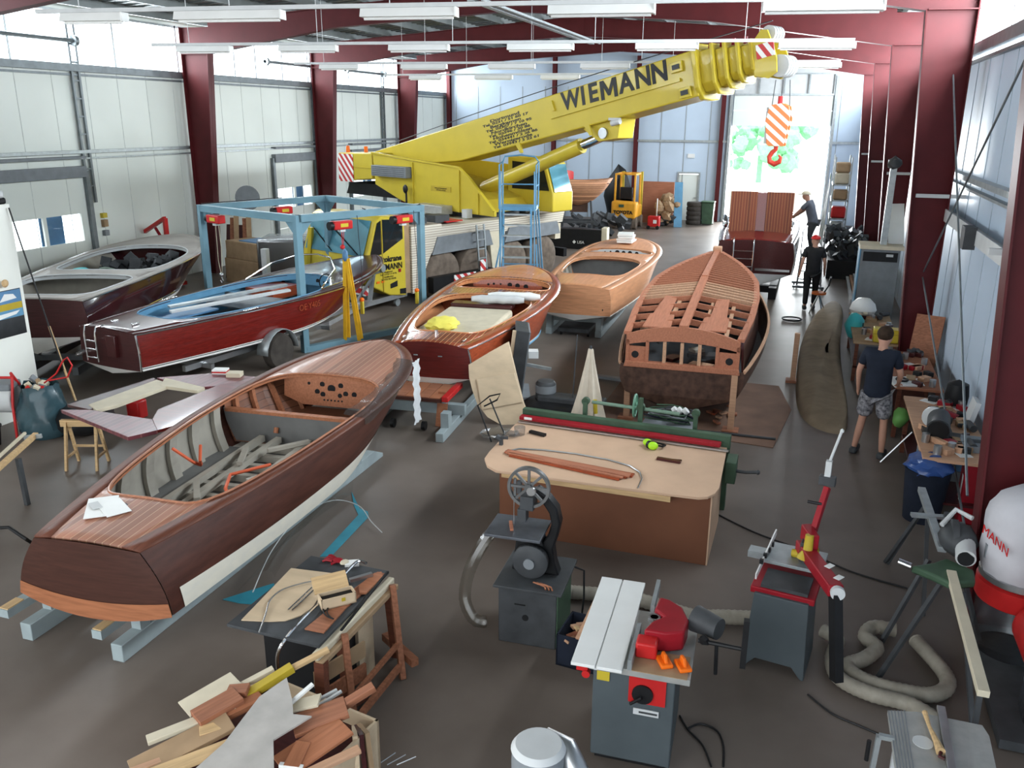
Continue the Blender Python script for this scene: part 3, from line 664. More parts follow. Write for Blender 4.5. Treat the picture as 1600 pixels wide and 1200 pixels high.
for x in (-.55, .55):
    MB().bb((x-.07, .1, 0), (x+.07, 6.0, .14)).build('runner', 'cradle', t, .01); MB().bb((x-.06, .12, .14), (x+.06, .3, .42)).build('post', 'cradle', t); MB().bb((x-.06, 4.0, .14), (x+.06, 4.2, .46)).build('post', 'cradle', t)
MB().bb((-.6, .3, .28), (.6, .42, .4)).build('cross_beam', 'cradle', t)
MB().bb((-.35, .1, .08), (.35, .9, .16)).build('trolley_board', 'dkgrey', t)
for x in (-.3, .3): MB().cyl((x, .15, .05), (x+.05, .15, .05), .05, n=12).build('castor', 'black', t)
for k in range(4):
    o = MB().box((0, 0, 0), (.62-.03*(k % 2), .42, .055)).build('foam_panel', 'white', None, .01); o.location = onboat(r, 5.9, -.02+.03*(k % 2), B.zd(.83, 0)+.065+k*.06); o.rotation_euler = (0, 0, PI/2+.05*k)
    tag(o, ['white folded sheet at the bottom of the pile on the bare mahogany bow', 'white folded sheet second from the bottom of the pile on the bare mahogany bow', 'white folded sheet third from the bottom of the pile on the bare mahogany bow', 'white folded sheet on top of the pile on the bare mahogany bow'][k], 'sheet', 'white sheets piled on the bare mahogany boat')

# --- B2: glossy red boat with blue interior on a trailer
B = Boat(7.4, .66, 1.2, .62, 1.17, 1.19, 1.42, .60, 1.06, .12, rake=.10, pb=1.9, bulge=.02, camber=.05, opens=((.12, .70, 4, .14, 2.6),))
S2 = (-10.62, 10.62)
r = place_boat('motorboat', 'glossy dark red motorboat with blue interior and windscreen, standing on a trailer', S2, hd(-8))
B.hull(r, 'mahog', 'boot', 'mahodk_t'); B.deck(r, 'mahodk', 'mahodk', .12, coam='ltblue', coamr=.012, lip=.12)
B.inner(r, 'ltblue', 'grey', .115, .72, .75, bulk=((.12, 'ltblue', .0), (.5, 'grey', .12), (.72, 'ltblue', .0)))
B.rail(r, 'chrome', .014); B.rail(r, 'chrome', .010, v=.93, name='spray_rail')
x = B.xs(.70, 0)
wm = MB(); pts = [(x+.15, 0, B.zd(.72, 0)+.42), (x+.02, .45, B.zd(.72, .45)+.40), (x-.35, .85, B.zd(.68, .85)+.28), (x-1.0, 1.0, B.zs(.6)+.06)]
fr = [(px_, -py_, pz_) for px_, py_, pz_ in reversed(pts)]+pts[1:]
wm.tube(fr, .016, 8); wm.build('windscreen_frame', 'chrome', r)
low = [(x-1.0, -1.0, B.zs(.6)+.04), (x-.1, -.88, B.zd(.7, .88)), (x+.4, -.45, B.zd(.74, .45)), (x+.5, 0, B.zd(.75, 0)), (x+.4, .45, B.zd(.74, .45)), (x-.1, .88, B.zd(.7, .88)), (x-1.0, 1.0, B.zs(.6)+.04)]
MB().grid([fr, low]).build('windscreen', glassy('windscreen_glass', (.85, .92, .92), .18), r)
MB().tube(low, .013, 6).build('windscreen_base', 'chrome', r)
B.dash(r, .70, 'ltblue', 1.7, .2, [(-.5, -.1, .06), (-.3, -.1, .06), (-.1, -.1, .05)])
b = MB(); b.tube([(x-.18+.10*math.sin(a*PI/8)*.3, -.45+.17*math.cos(a*PI/8), B.zs(.65)-.02+.17*math.sin(a*PI/8)) for a in range(16)], .013, 6, closed=True); b.cyl((x-.18, -.45, B.zs(.65)-.02), (x-.02, -.45, B.zs(.65)-.05), .02, n=8); b.build('steering_wheel', 'black', r)
MB().bb((2.9, -.85, .98), (3.6, .85, 1.1)).build('seat', 'grey', r, .03); MB().bb((4.1, .2, .9), (4.9, .95, 1.12)).build('side_locker', 'mahor', r, .01)
for g in (-1, 1):
    MB().box((.35, g*.25, B.zd(.05, .2)+.03), (.14, .035, .04)).build('cleat', 'chrome', r, .008); MB().box((2.2, g*1.02, B.zs(.3)+.035), (.35, .05, .02)).build('step_plate', 'chrome', r, .008)
b = MB()
for y in (.12, .38):
    b.tube([(.02, y, 1.24), (-.12, y, 1.24), (-.15, y, 1.1), (-.14, y, .66)], .016, 8)
for z_ in (.72, .86, 1.0): b.cyl((-.14, .12, z_), (-.14, .38, z_), .014, n=8)
b.build('boarding_ladder', 'chrome', r)
MB().box((-.08, -.18, .95), (.08, .22, .36)).build('engine_panel', 'mahodk', r, .01); MB().cyl((-.02, .62, .74), (-.16, .64, .72), .05, .03, n=10).build('exhaust', 'chrome', r)
MB().tube([tuple(Vector(B.side_pt(0, k/8, -1))+Vector((-.01, -.008, 0))) for k in range(9)], .018, 6).build('corner_trim', 'chrome', r)
for pos, t_ in (((3.5, -1.19, 1.02), 'F 1A N6Q5'),): pass
o = text('OE·Y405', 'hull_number', .17, 'mahor', r, (3.6, -B.b(.48)-.012, 1.03), (1, 0, 0), (0, 0, 1))
for k, (a, q, m_) in enumerate((((1.75, .55, 1.18), (3.9, -.35, 1.32), 'galv'), ((1.6, .35, 1.14), (3.7, -.6, 1.27), 'ltgrey'))):
    o = MB().bar(a, q, .14, .04).build('board', m_); rel(o, r); tag(o, ['long grey board lying diagonally across the blue interior of the red boat', 'pale edge strip beside the grey board across the blue interior of the red boat'][k], 'board')
o = MB().bb((1.5, .2, 1.0), (2.6, .75, 1.03)).build('cover_panel', 'blue'); o.rotation_euler = (0, 0, 0); rel(o, r); tag(o, 'dark blue panel lying beside the grey board inside the red boat', 'panel')
R2 = r
# trailer
t = thing('boat_trailer', 'galvanised boat trailer carrying the glossy red boat', 'trailer', (S2[0], S2[1], 0), r.rotation_euler.z)
MB().bar((1.6, 0, .42), (8.6, 0, .30), .12, .12).build('tongue_beam', 'steel', t)
for g in (-1, 1):
    MB().bar((.8, g*.75, .42), (4.6, g*.75, .42), .08, .1).build('side_beam', 'steel', t); MB().bar((4.6, g*.75, .42), (7.0, 0, .36), .08, .1).build('drawbar', 'steel', t)
    w = MB(); w.lathe([(.18, -.1), (.31, -.1), (.34, -.06), (.34, .06), (.31, .1), (.18, .1)], (2.7, g*1.12, .34), (0, 1, 0), 24); w = w.build('wheel', 'rubber', t)
    MB().lathe([(.02, -.05), (.18, -.06), (.18, .06), (.02, .05)], (2.7, g*1.12, .34), (0, 1, 0), 16).build('rim', 'galv', w)
    b = MB(); b.grid([[(2.7+.42*math.cos(a*PI/10), g*1.12+s*.13, .34+.42*math.sin(a*PI/10)) for s in (-1, 1)] for a in range(11)]); b.build('mudguard', 'galv', t, solid=.01)
    MB().bar((1.0, g*.4, .55), (4.8, g*.4, .55), .1, .06).build('bunk', 'ltgrey', t)
for x in (1.2, 2.7, 4.4): MB().bar((x, -1.0, .40), (x, 1.0, .40), .08, .08).build('cross_beam', 'steel', t)
b = MB(); b.bar((7.1, 0, .38), (7.3, 0, 1.02), .08, .08); b.bar((6.5, 0, .38), (7.25, 0, .92), .05, .05); b.bar((7.0, -.0, 1.0), (7.9, 0, 1.02), .06, .06); b.build('winch_post', 'steel', t)
MB().cyl((7.6, -.08, 1.08), (7.6, .08, 1.08), .09, n=14).build('winch', 'galv', t); MB().cyl((8.4, .12, .05), (8.4, .12, .55), .03, n=8).cyl((8.4, .09, .1), (8.4, .15, .1), .1, n=14).build('jockey_wheel', 'galv', t)

# --- B0: dark boat at the back left
B = Boat(7.9, .88, 1.3, .60, 1.50, 1.50, 1.62, .62, 1.04, .3, rake=.12, pb=2.6, bulge=.03, camber=.05, opens=((.04, .29, 5, .16, 6), (.36, .77, 5, .22, 3)))
r = place_boat('motorboat', 'dark brown varnished motorboat with dusty deck beside the white office wall', (-12.35, 10.75), hd(22))
B.hull(r, 'dkhull', 'boot', 'mahodk_t'); B.deck(r, 'greydeck', 'greydeck', .14, coam='ltgrey', coamr=.014, lip=.08)
B.inner(r, 'bilge', 'dkgrey', .03, .80, .75, bulk=((.035, 'ltgrey', .0), (.33, 'bilge', .03), (.80, 'mahodk', .0))); B.rail(r, 'chrome', .016); B.rail(r, 'chrome', .012, v=.85, name='spray_rail')
e = MB()
for k in range(46): e.box((5.0+random.uniform(-.6, .5), random.uniform(-.6, .6), 1.18+random.uniform(0, .3)), (random.uniform(.05, .25),)*3, (random.random(), random.random(), random.random()))
e.build('engine', 'dkgrey', r)
MB().blob((3.35, .62, 1.42), .24, 2, .15, (1.6, .8, .35)).build('teal_cover', 'cyan', r); MB().blob((3.7, .2, 1.40), .2, 2, .15, (1, .8, .35)).build('teal_cover', 'green', r)
MB().bb((1.0, -.75, 1.0), (1.8, .75, 1.1)).build('seat', 'dkgrey', r, .03)
t = thing('boat_trailer', 'trailer frame under the dark varnished boat at the left', 'trailer', r.location, r.rotation_euler.z)
MB().bb((0.3, -.5, .1), (6.2, -.4, .24)).bb((.3, .4, .1), (6.2, .5, .24)).build('side_beam', 'grey', t)
for x in (.8, 2.5, 4.8): MB().bb((x, -.9, .24), (x+.12, .9, .34)).bb((x, -.55, .34), (x+.12, -.4, .72)).bb((x, .4, .34), (x+.12, .55, .72)).build('cross_beam', 'grey', t)
for g in (-1, 1): MB().lathe([(.1, -.1), (.30, -.1), (.33, -.06), (.33, .06), (.30, .1), (.1, .1)], (3.3, g*1.0, .33), (0, 1, 0), 20).build('wheel', 'rubber', t)
# ------------------------------------------------------------ crane truck
M['glassdark'] = mat('cab_glass', (.012, .016, .018), .08, 0, .6, .1, 3)
M['glasssky'] = mat('windscreen_sky', (.10, .28, .36), .06, .3, .8, .25, 1.2)
M['hazard'] = stripes('hazard_stripes', (.85, .85, .82), (.55, .03, .03), .26, (1, 0, 1))
M['hazardo'] = stripes('hazard_orange', (.85, .82, .76), (.75, .22, .06), .24, (1, 0, 1.2))
M['mesh'] = planked('slatted_white', (.66, .60, .50), (.36, .30, .24), .06, .30, .6, 0, axis=2, var=.08)
M['treadplate'] = mat('aluminium_plate', (.42, .42, .40), .4, .4, 0, .12, 10)
t = thing('crane_truck', 'yellow mobile crane truck with raised telescopic boom and black lettering', 'crane', (-8.8, 20.0, 0), math.radians(90-22.5))
# local x along the truck (rearwards), y to the far side (positive = away from camera)
c = MB(); c.prism([(-2.46, .75), (-1.75, .38), (-1.21, .31), (-1.21, 2.25), (-1.95, 2.30), (-2.12, 2.2), (-2.42, 1.35)], (0, 0, 0), (1, 0, 0), (0, 0, 1), (0, 2.5, 0))
cab = c.build('cab', 'yellow', t, .03)
b = MB(); b.prism([(-2.33, 1.36), (-1.97, 1.41), (-1.97, 2.2), (-2.07, 2.15)], (0, -.012, 0), (1, 0, 0), (0, 0, 1), (0, .02, 0)); b.build('side_window', 'glassdark', cab)
b = MB(); b.prism([(-1.92, 1.42), (-1.29, 1.72), (-1.29, 2.18), (-1.92, 2.22)], (0, -.012, 0), (1, 0, 0), (0, 0, 1), (0, .02, 0)); b.build('door_window', 'glassdark', cab)
MB().prism([(0, 0), (1, 0), (1, 1), (0, 1)], (-2.43, .12, 1.38), (0, 2.26, 0), (.30, 0, .82), (-.02, 0, .0)).build('windscreen', 'glasssky', cab)
MB().bar((-2.45, .3, 1.42), (-2.3, 1.3, 1.9), .02).bar((-2.45, 1.3, 1.42), (-2.3, 2.2, 1.9), .02).build('wiper', 'black', cab)
MB().bb((-1.95, -.02, .5), (-1.93, .0, 2.2)).build('door_seam', 'dkyellow', cab)
MB().prism([(-1.72, .55), (-1.5, .58), (-1.5, .72), (-1.72, .66)], (0, -.013, 0), (1, 0, 0), (0, 0, 1), (0, .02, 0)).build('step_hole', 'black', cab)
MB().prism([(-1.42, .38), (-1.23, .36), (-1.23, .5), (-1.42, .5)], (0, -.013, 0), (1, 0, 0), (0, 0, 1), (0, .02, 0)).build('step_hole', 'black', cab)
for x in (-2.15, -2.0): MB().bb((x, -.012, .72), (x+.09, .01, .77)).build('side_marker', 'orange', cab)
MB().cyl((-2.48, .25, .82), (-2.40, .25, .82), .1, n=14).cyl((-2.48, 2.25, .82), (-2.40, 2.25, .82), .1, n=14).build('headlamp', 'white', cab)
MB().bb((-2.44, .1, .45), (-2.2, 2.4, .68)).build('bumper', 'hazard', t)
text('Autokrane', 'lettering', .19, 'black', cab, (-1.76, -.014, 1.27), (1, 0, .0), (0, 0, 1), .004, .006)
text('WIEMANN', 'lettering', .21, 'black', cab, (-1.76, -.014, 1.08), (1, 0, .0), (0, 0, 1), .004, .003, sx=.86)
text('Bergkamen\nTel. 0 23 07 / 7 10 95\nNordkirchen\nTel. 0 25 96 / 30 86', 'small_lettering', .06, 'black', cab, (-1.78, -.014, .88), (1, 0, 0), (0, 0, 1), .004)
MB().bb((-1.45, -.02, .92), (-1.38, .0, 1.0)).build('door_lock', 'dkred', cab)
MB().bb((-1.2, .05, .35), (-1.02, 2.4, 2.15)).build('engine_pillar', 'cardboard', t)
MB().prism([(-1.0, .32), (-.86, .32), (-.36, 1.22), (.03, 1.62), (.03, 1.97), (-1.0, 1.98)], (0, 0, 0), (1, 0, 0), (0, 0, 1), (0, 2.6, 0)).build('slatted_box', 'mesh', t)
MB().prism([(-.36, 1.5), (5.0, 1.62), (5.1, 1.92), (.03, 1.88)], (0, .02, 0), (1, 0, 0), (0, 0, 1), (0, 2.6, 0)).build('deck', 'mesh', t)
MB().prism([(1.95, .5), (2.25, .5), (2.45, 1.6), (1.8, 1.6)], (0, .0, 0), (1, 0, 0), (0, 0, 1), (0, .12, 0)).build('side_panel', 'cream', t)
for a, b_, z in ((-.33, 1.93, 1.25), (2.4, 4.85, 1.30)):
    MB().prism([(a+.2, 1.65), (b_-.15, 1.66), (b_, z), (a, z-.04)], (0, -.03, 0), (1, 0, 0), (0, 0, 1), (0, .7, 0)).build('fender', 'grey', t)
MB().bb((-.3, .85, .55), (4.8, 1.75, 1.5)).build('chassis', 'dkgrey', t)
for x in (.1, 1.38, 2.8, 4.15):
    for y in (.02, 2.1):
        w = MB().lathe([(.26, .0), (.52, -.0), (.62, .05), (.65, .12), (.65, .36), (.62, .42), (.26, .45)], (x, y, .65), (0, 1, 0), 30).build('wheel', 'dustrubber', t)
        MB().lathe([(.04, .02), (.09, .0), (.10, .06), (.2, .10), (.26, .04), (.28, .04), (.28, .12), (.04, .12)], (x, y, .65), (0, 1, 0), 24).build('rim', 'cardboard', w)
MB().bb((-.52, -.25, .28), (1.7, -.05, .68)).build('outrigger_beam', 'black', t); MB().bb((.2, -.27, .3), (1.0, -.25, .66)).build('outrigger_sign', 'hazard', t)
b = MB()
for x in (1.18, 1.46): b.bar((x, -.25, .35), (x, -.12, 1.85), .04)
for k in range(6): b.bar((1.18, -.24+.02*k, .5+.24*k), (1.46, -.24+.02*k, .5+.24*k), .03)
b.build('access_ladder', 'galv', t); MB().bb((1.16, -.29, .62), (1.36, -.27, .95)).build('ladder_sign', 'hazard', t)
MB().bb((4.9, .2, 1.1), (5.15, 2.4, 1.55)).build('rear_beam', 'cream', t); MB().bb((5.2, .1, .55), (5.35, 1.3, .8)).build('rear_lamp_bar', 'black', t)
MB().bb((3.9, .5, 1.93), (4.9, 2.2, 2.18)).build('rear_locker', 'treadplate', t)
MB().bb((.5, .3, 1.93), (1.1, 1.0, 1.96)).build('red_plank', 'red', t)
for x, y in ((-.7, .4), (.2, .5)): MB().bb((x, y-.1, 1.93), (x+.5, y+.3, 2.12)).build('deck_box', 'dkgrey', t)
def tl(v):   # crane frame -> truck frame
    ang = math.radians(-25.5-(90-22.5)); return v
# upper structure in its own frame (child empty keeps its parts together as sub-parts)
T0 = Vector((-8.85, 23.3, 0))
u = bpy.data.objects.new('superstructure', None); COL.objects.link(u); u.parent = t
u.matrix_parent_inverse = (Matrix.Translation(t.location) @ Euler(t.rotation_euler).to_matrix().to_4x4()).inverted()
u.location = T0; u.rotation_euler = (0, 0, math.radians(-25.5))
def slab(name, poly, m, y0, y1, bev=.01):
    return MB().prism(poly, (0, y0, 0), (1, 0, 0), (0, 0, 1), (0, y1-y0, 0)).build(name, m, u, bev)
MB().cyl((0, 0, 1.86), (0, 0, 2.04), 1.0, n=32).build('slew_ring', 'dkgrey', u)
body = [(-3.66, 3.50), (-1.75, 3.33), (.25, 3.22), (.62, 2.98), (1.6, 2.16), (1.6, 2.02), (-1.77, 2.06), (-2.41, 2.21), (-3.57, 2.59)]
slab('side_plate', body, 'yellow', -1.2, -1.1); slab('side_plate', body, 'yellow', 1.1, 1.2)
slab('body_core', [(-3.6, 2.62), (-2.4, 2.25), (1.2, 2.08), (.9, 2.4), (-.2, 2.7), (-3.6, 3.1)], 'dkyellow', -1.1, 1.1)
MB().bar((-3.66, -1.23, 3.52), (.27, -1.23, 3.24), .06, .05).bar((.27, -1.23, 3.24), (.64, -1.23, 3.0), .06, .05).bar((.64, -1.23, 3.0), (1.62, -1.23, 2.16), .06, .05).build('edge_flange', 'yellow', u)
MB().bar((-1.75, -1.22, 3.3), (-1.75, -1.22, 2.06), .04).bar((.25, -1.22, 3.2), (.25, -1.22, 2.04), .04).bar((1.0, -1.22, 2.6), (1.0, -1.22, 2.04), .04).build('stiffener', 'yellow', u)
slab('counterweight', [(-5.42, 2.58), (-3.68, 2.74), (-3.68, 3.5), (-5.42, 3.47)], 'yellow', -1.22, 1.22, .03)
MB().bb((-5.42, -1.24, 2.60), (-4.64, -1.225, 3.44)).build('hazard_panel', 'hazard', u)
MB().bb((-4.6, -1.235, 3.04), (-3.7, -1.225, 3.06)).build('panel_seam', 'dkyellow', u)
slab('lower_counterweight', [(-5.40, 2.2), (-2.6, 2.2), (-3.6, 2.58), (-5.2, 2.56)], 'black', -1.0, 1.2)
MB().bb((-3.46, -1.42, 2.86), (-1.81, -1.2, 3.17)).build('exhaust_box', 'grey', u, .01)
for k in range(5): MB().bb((-3.4, -1.43, 2.9+k*.055), (-1.9, -1.42, 2.91+k*.055)).build('louvre', 'dkgrey', u)
MB().bb((-1.25, -1.6, 1.97), (-.06, -1.2, 2.2)).build('tool_box', 'treadplate', u, .01); MB().bb((.55, -1.4, 1.93), (.75, -1.2, 2.16)).build('small_box', 'ltgrey', u)
MB().bb((-.95, -1.215, 2.55), (-.1, -1.205, 2.70)).build('label_plate', 'dkyellow', u)
text('Achtung! Schwenkbereich\nAufenthalt verboten', 'label_lettering', .05, 'black', u, (-.52, -1.218, 2.62), (1, 0, 0), (0, 0, 1), .003)
MB().cyl((-5.2, -1.0, 3.47), (-5.2, -1.0, 3.68), .07, .05, n=10).cyl((-4.8, -.6, 3.47), (-4.8, -.6, 3.66), .06, n=10).build('beacon', 'orange', u)
MB().cyl((-1.9, -1.35, 2.1), (-1.9, -1.35, 2.5), .03, n=8).build('mirror_stem', 'black', u); MB().blob((-1.9, -1.38, 2.55), .11, 2, .05, (1, .4, 1.2)).build('mirror', 'black', u)
# operator's cab on the far side of the boom
MB().prism([(-.55, 2.1), (1.25, 2.1), (1.3, 2.55), (1.0, 3.3), (.7, 3.5), (-.55, 3.5)], (0, -.55, 0), (1, 0, 0), (0, 0, 1), (0, -.0, 0)) if False else None
oc = MB().prism([(.3, 2.05), (2.05, 2.05), (2.05, 2.55), (1.75, 3.35), (1.45, 3.5), (.3, 3.5)], (0, .62, 0), (1, 0, 0), (0, 0, 1), (0, .85, 0)).build('operator_cab', 'yellow', u, .03)
MB().prism([(.5, 2.62), (1.92, 2.62), (1.66, 3.32), (.5, 3.38)], (0, .60, 0), (1, 0, 0), (0, 0, 1), (0, .02, 0)).build('cab_window', 'glassdark', oc)
MB().prism([(0, 0), (1, 0), (1, 1), (0, 1)], (2.06, .68, 2.6), (0, .72, 0), (-.27, 0, .72), (.015, 0, 0)).build('cab_windscreen', 'glasssky', oc)
# boom
bd = Vector((1, 0, .213)).normalized(); bz = Vector((-.213, 0, 1)).normalized()
O = Vector((-4.2, 0, 3.02))
def bx(name, a, b_, h0, h1, w, m, bev=.04, par=None):
    """box section of the boom from distance a to b along its axis; h0..h1 heights across it"""
    return MB().prism([(-w/2, h0+w*.28), (-w*.32, h0+.02), (0, h0), (w*.32, h0+.02), (w/2, h0+w*.28), (w/2, h1), (-w/2, h1)], O+bd*a, (0, 1, 0), bz, bd*(b_-a)).build(name, m, par or u, bev)
MB().prism([(-.42, .0), (.42, 0), (.42, .5), (-.42, .5)], O+bd*0, (0, 1, 0), bz, bd*1.0) if False else None
boom = MB().prism([(-.3, .50), (.2, .05), (2.8, -.32), (3.6, -.42), (11.55, -.42), (11.65, .56), (-.3, .56)], O+Vector((0, -.42, 0)), bd, bz, (0, .84, 0)).build('boom', 'yellow', u, .06)
bx('boom_collar', 11.5, 11.62, -.52, .68, .98, 'yellow', .02)
sec = [(11.62, 12.0, -.38, .50, .74), (12.0, 12.28, -.33, .45, .66), (12.28, 12.56, -.28, .41, .58), (12.56, 12.85, -.23, .37, .50)]
for i, (a, b_, h0, h1, w) in enumerate(sec):
    bx('boom_section', a, b_, h0, h1, w, 'yellow', .02); bx('section_collar', b_-.07, b_, h0-.10, h1+.08, w+.12, 'dkyellow' if i == 3 else 'yellow', .01)
for k in range(4): MB().box(O+bd*(11.8+.28*k)+bz*(.60-.04*k)+Vector((0, -.15, 0)), (.07, .05, .14)).build('cable_guide', 'dkred', u)
# head with sheaves
hp = [(-.02, -.30), (.28, -.42), (.48, -.34), (.50, -.05), (.42, .30), (.36, .52), (.22, .56), (.0, .36)]
for y in (-.28, .24): MB().prism(hp, O+bd*12.85+Vector((0, y, 0)), bd, bz, (0, .04, 0)).build('head_plate', 'yellow', u)
MB().box(O+bd*13.13+bz*.14+Vector((0, -.29, 0)), (.40, .02, .28), Euler((0, -math.radians(12), 0))).build('head_sign', 'hazard', u)
for (a, h, r_) in ((13.18, .46, .16), (13.35, -.22, .22), (13.05, -.2, .12)):
    w = MB()
    for y in (-.16, -.05, .06, .17): w.lathe([(.03, -.035), (r_, -.035), (r_-.03, 0), (r_, .035), (.03, .035)], O+bd*a+bz*h+Vector((0, y, 0)), (0, 1, 0), 22)
    w.build('sheave', 'ltgrey', u)
for k_, ch_ in enumerate('WIEMANN'):
    lo_ = O+bd*(7.95+(0, .40, .72, 1.20, 1.72, 2.20, 2.66)[k_])+bz*.29+Vector((0, -.425, 0))
    if ch_ == 'M': MB().prism([(-.25, -.22), (-.25, .22), (-.13, .22), (0, -.02), (.13, .22), (.25, .22), (.25, -.22), (.15, -.22), (.15, .07), (.035, -.15), (-.035, -.15), (-.15, .07), (-.15, -.22)], lo_, bd, bz, (0, -.006, 0)).build('boom_letter', 'black', u, smooth=False)
    else: text(ch_, 'boom_letter', .60, 'black', u, O+bd*(7.95+(0, .40, .72, 1.20, 1.72, 2.20, 2.66)[k_])+bz*.29+Vector((0, -.425, 0)), bd, bz, .006, .006 if ch_ == 'M' else .018, sx=.93 if ch_ in 'WM' else 1.0)
MB().box(O+bd*9.2+bz*.02+Vector((0, -.45, 0)), (3.9, .04, .07), Euler((0, -math.atan(.213), 0))).build('side_rail', 'yellow', u)
rows = ['Dortmund', 'Tel. 0231 / 51 60 17', 'Bergkamen', 'Tel. 02307 / 7 10 95', 'Nordkirchen', 'Tel. 02596 / 30 86', 'Hohenmölsen', 'Tel. 034441 / 2 26 86', 'Wernigerode', 'Tel. 03943 / 3 22 61']
for k, s_ in enumerate(rows): text(s_, 'small_lettering', .105 if k % 2 == 0 else .085, 'black', u, O+bd*(5.6+.10*(k//3))+bz*(.38-.078*k)+Vector((0, -.424, 0)), bd, bz, .003, .003, sx=2.5)
for a, h in ((11.1, .30), (11.25, -.28)): MB().box(O+bd*a+bz*h+Vector((0, -.46, 0)), (.30, .06, .22), Euler((0, -math.atan(.213), 0))).build('pad_bracket', 'yellow', u, .01); MB().box(O+bd*a+bz*h+Vector((0, -.50, 0)), (.18, .03, .10), Euler((0, -math.atan(.213), 0))).build('pad_bolt', 'dkgrey', u)
for a, h in ((7.2, .42), (5.9, -.38), (8.3, -.4)): MB().prism([(0, 0), (.16, 0), (.22, -.26), (.14, -.26)], O+bd*a+bz*h+Vector((0, -.47, 0)), bd, bz, (0, .05, 0)).build('bracket', 'yellow', u)
# luffing cylinder and its pivot
MB().prism([(8.1, -.42), (9.3, -.42), (9.15, -.86), (8.55, -.82)], O+Vector((0, -.3, 0)), bd, bz, (0, .6, 0)).build('cylinder_bracket', 'yellow', u, .01)
pe = O+bd*8.75+bz*-.66; ps = Vector((.05, 0, 2.62)); dd = (pe-ps)
MB().cyl(ps+Vector((0, -.05, 0)), ps+dd*.80+Vector((0, -.05, 0)), .19, n=20).build('luffing_cylinder', 'yellow', u)
MB().cyl(ps+dd*.80+Vector((0, -.05, 0)), pe+Vector((0, -.05, 0)), .12, n=18).build('cylinder_rod', 'chrome', u); MB().cyl(pe+Vector((0, -.36, 0)), pe+Vector((0, .3, 0)), .13, n=16).build('pivot_pin', 'steel', u)
MB().cyl(O+bd*9.1+bz*-.5+Vector((0, -.4, 0)), O+bd*9.35+bz*-.5+Vector((0, -.4, 0)), .07, n=12).box(O+bd*9.2+bz*-.42+Vector((0, -.4, 0)), (.3, .1, .06)).build('valve_block', 'ltgrey', u)
MB().tube([O+bd*(13.2*k/20)+bz*(.72+.10*math.sin(PI*k/20)) for k in range(21)], .012, 6).build('hoist_rope', 'dkgrey', u)
# hook block hanging from the head
hb = thing('hook_block', 'white and orange striped crane hook block hanging from the boom head', 'hook', (0, 0, 0), 0)
hx = u.matrix_parent_inverse.inverted() if False else None
HP = T0 + Euler((0, 0, math.radians(-25.5))).to_matrix() @ Vector((8.9, 0, 0)); hb.location = (HP.x, HP.y, 0); hb.rotation_euler = (0, 0, math.radians(-8))
hpoly = [(-.17, .0), (.17, 0), (.26, .55), (.22, .80), (.08, .86), (-.18, .82), (-.24, .5)]
for y in (-.16, .12): MB().prism(hpoly, (0, y, 4.0), (1, 0, 0), (0, 0, 1), (0, .04, 0)).build('side_cheek', 'hazardo', hb, .01)
w = MB()
for y in (-.07, .03): w.lathe([(.04, -.04), (.20, -.04), (.17, 0), (.20, .04), (.04, .04)], (0, y, 4.5), (0, 1, 0), 20)
w.build('sheave', 'dkgrey', hb); MB().bb((-.24, -.12, 4.05), (-.14, .12, 4.78)).build('block_core', 'ltgrey', hb)
MB().tube([(0, 0, 4.02), (0, 0, 3.93), (-.06, 0, 3.88), (-.12, 0, 3.78), (-.10, 0, 3.68), (0, 0, 3.63), (.10, 0, 3.68), (.12, 0, 3.77), (.07, 0, 3.82)], [.05, .045, .05, .05, .055, .06, .05, .035, .015], 10).build('hook', mat('hook_red', (.60, .06, .04), .45), hb)
MB().cyl((0, 0, 4.84), (0, 0, 5.0), .05, n=10).build('swivel', 'red', hb)
b = MB()
for x in (-.16, .02, .2): b.cyl((x, 0, 4.8), (x*.8, 0, 5.32), .010, n=6)
b.build('rope', 'dkgrey', hb)
# ------------------------------------------------------------ lifting gantry with hoists
G = [Vector((-9.30, 14.30, 0)), Vector((-8.0, 17.1, 0)), Vector((-11.1, 18.4, 0)), Vector((-12.3, 15.3, 0))]
HG = 2.72
t = thing('lifting_gantry', 'pale blue-green square steel lifting gantry standing astride the red boat', 'gantry', G[0])
def L(p, z): return Vector(p)-G[0]+Vector((0, 0, z))
for i, g in enumerate(G):
    MB().bar(L(g, 0), L(g, HG), .13, .13, up=(G[1]-G[0]).normalized()).build('leg', 'gantry', t, .004)
    MB().bar(L(g, HG-.07), L(G[(i+1) % 4], HG-.07), .13, .14).build('top_beam', 'gantry', t, .004)
    for j in (1, -1):
        d = (G[(i+j) % 4]-g).normalized()
        nn = Vector((-d.y, d.x, 0))*.012
        MB().prism([(0, 0), (.3, 0), (0, -.3)], L(g, HG-.14)-nn/2+d*.05, d, (0, 0, 1), nn).build('gusset', 'gantry', t)
MB().bar(L(G[0], .06), L(G[1], .06), .14, .12).build('floor_rail', 'gantry', t); MB().bar(L(G[3], .06), L(G[2], .06), .14, .12).build('floor_rail', 'gantry', t)
hoist_lab = ['red electric hoist under the left gantry beam with hook on looped cable', 'red electric hoist near the front corner of the gantry holding yellow slings', 'red electric hoist beside the right gantry leg above the yellow cab door', 'red electric hoist at the far corner of the gantry']
hs = [(G[3]+(G[0]-G[3])*.16, G[0]-G[3]), (G[0]+(G[1]-G[0])*.33, G[1]-G[0]), (G[0]+(G[1]-G[0])*.84, G[1]-G[0]), (G[3]+(G[2]-G[3])*.62, G[2]-G[3])]
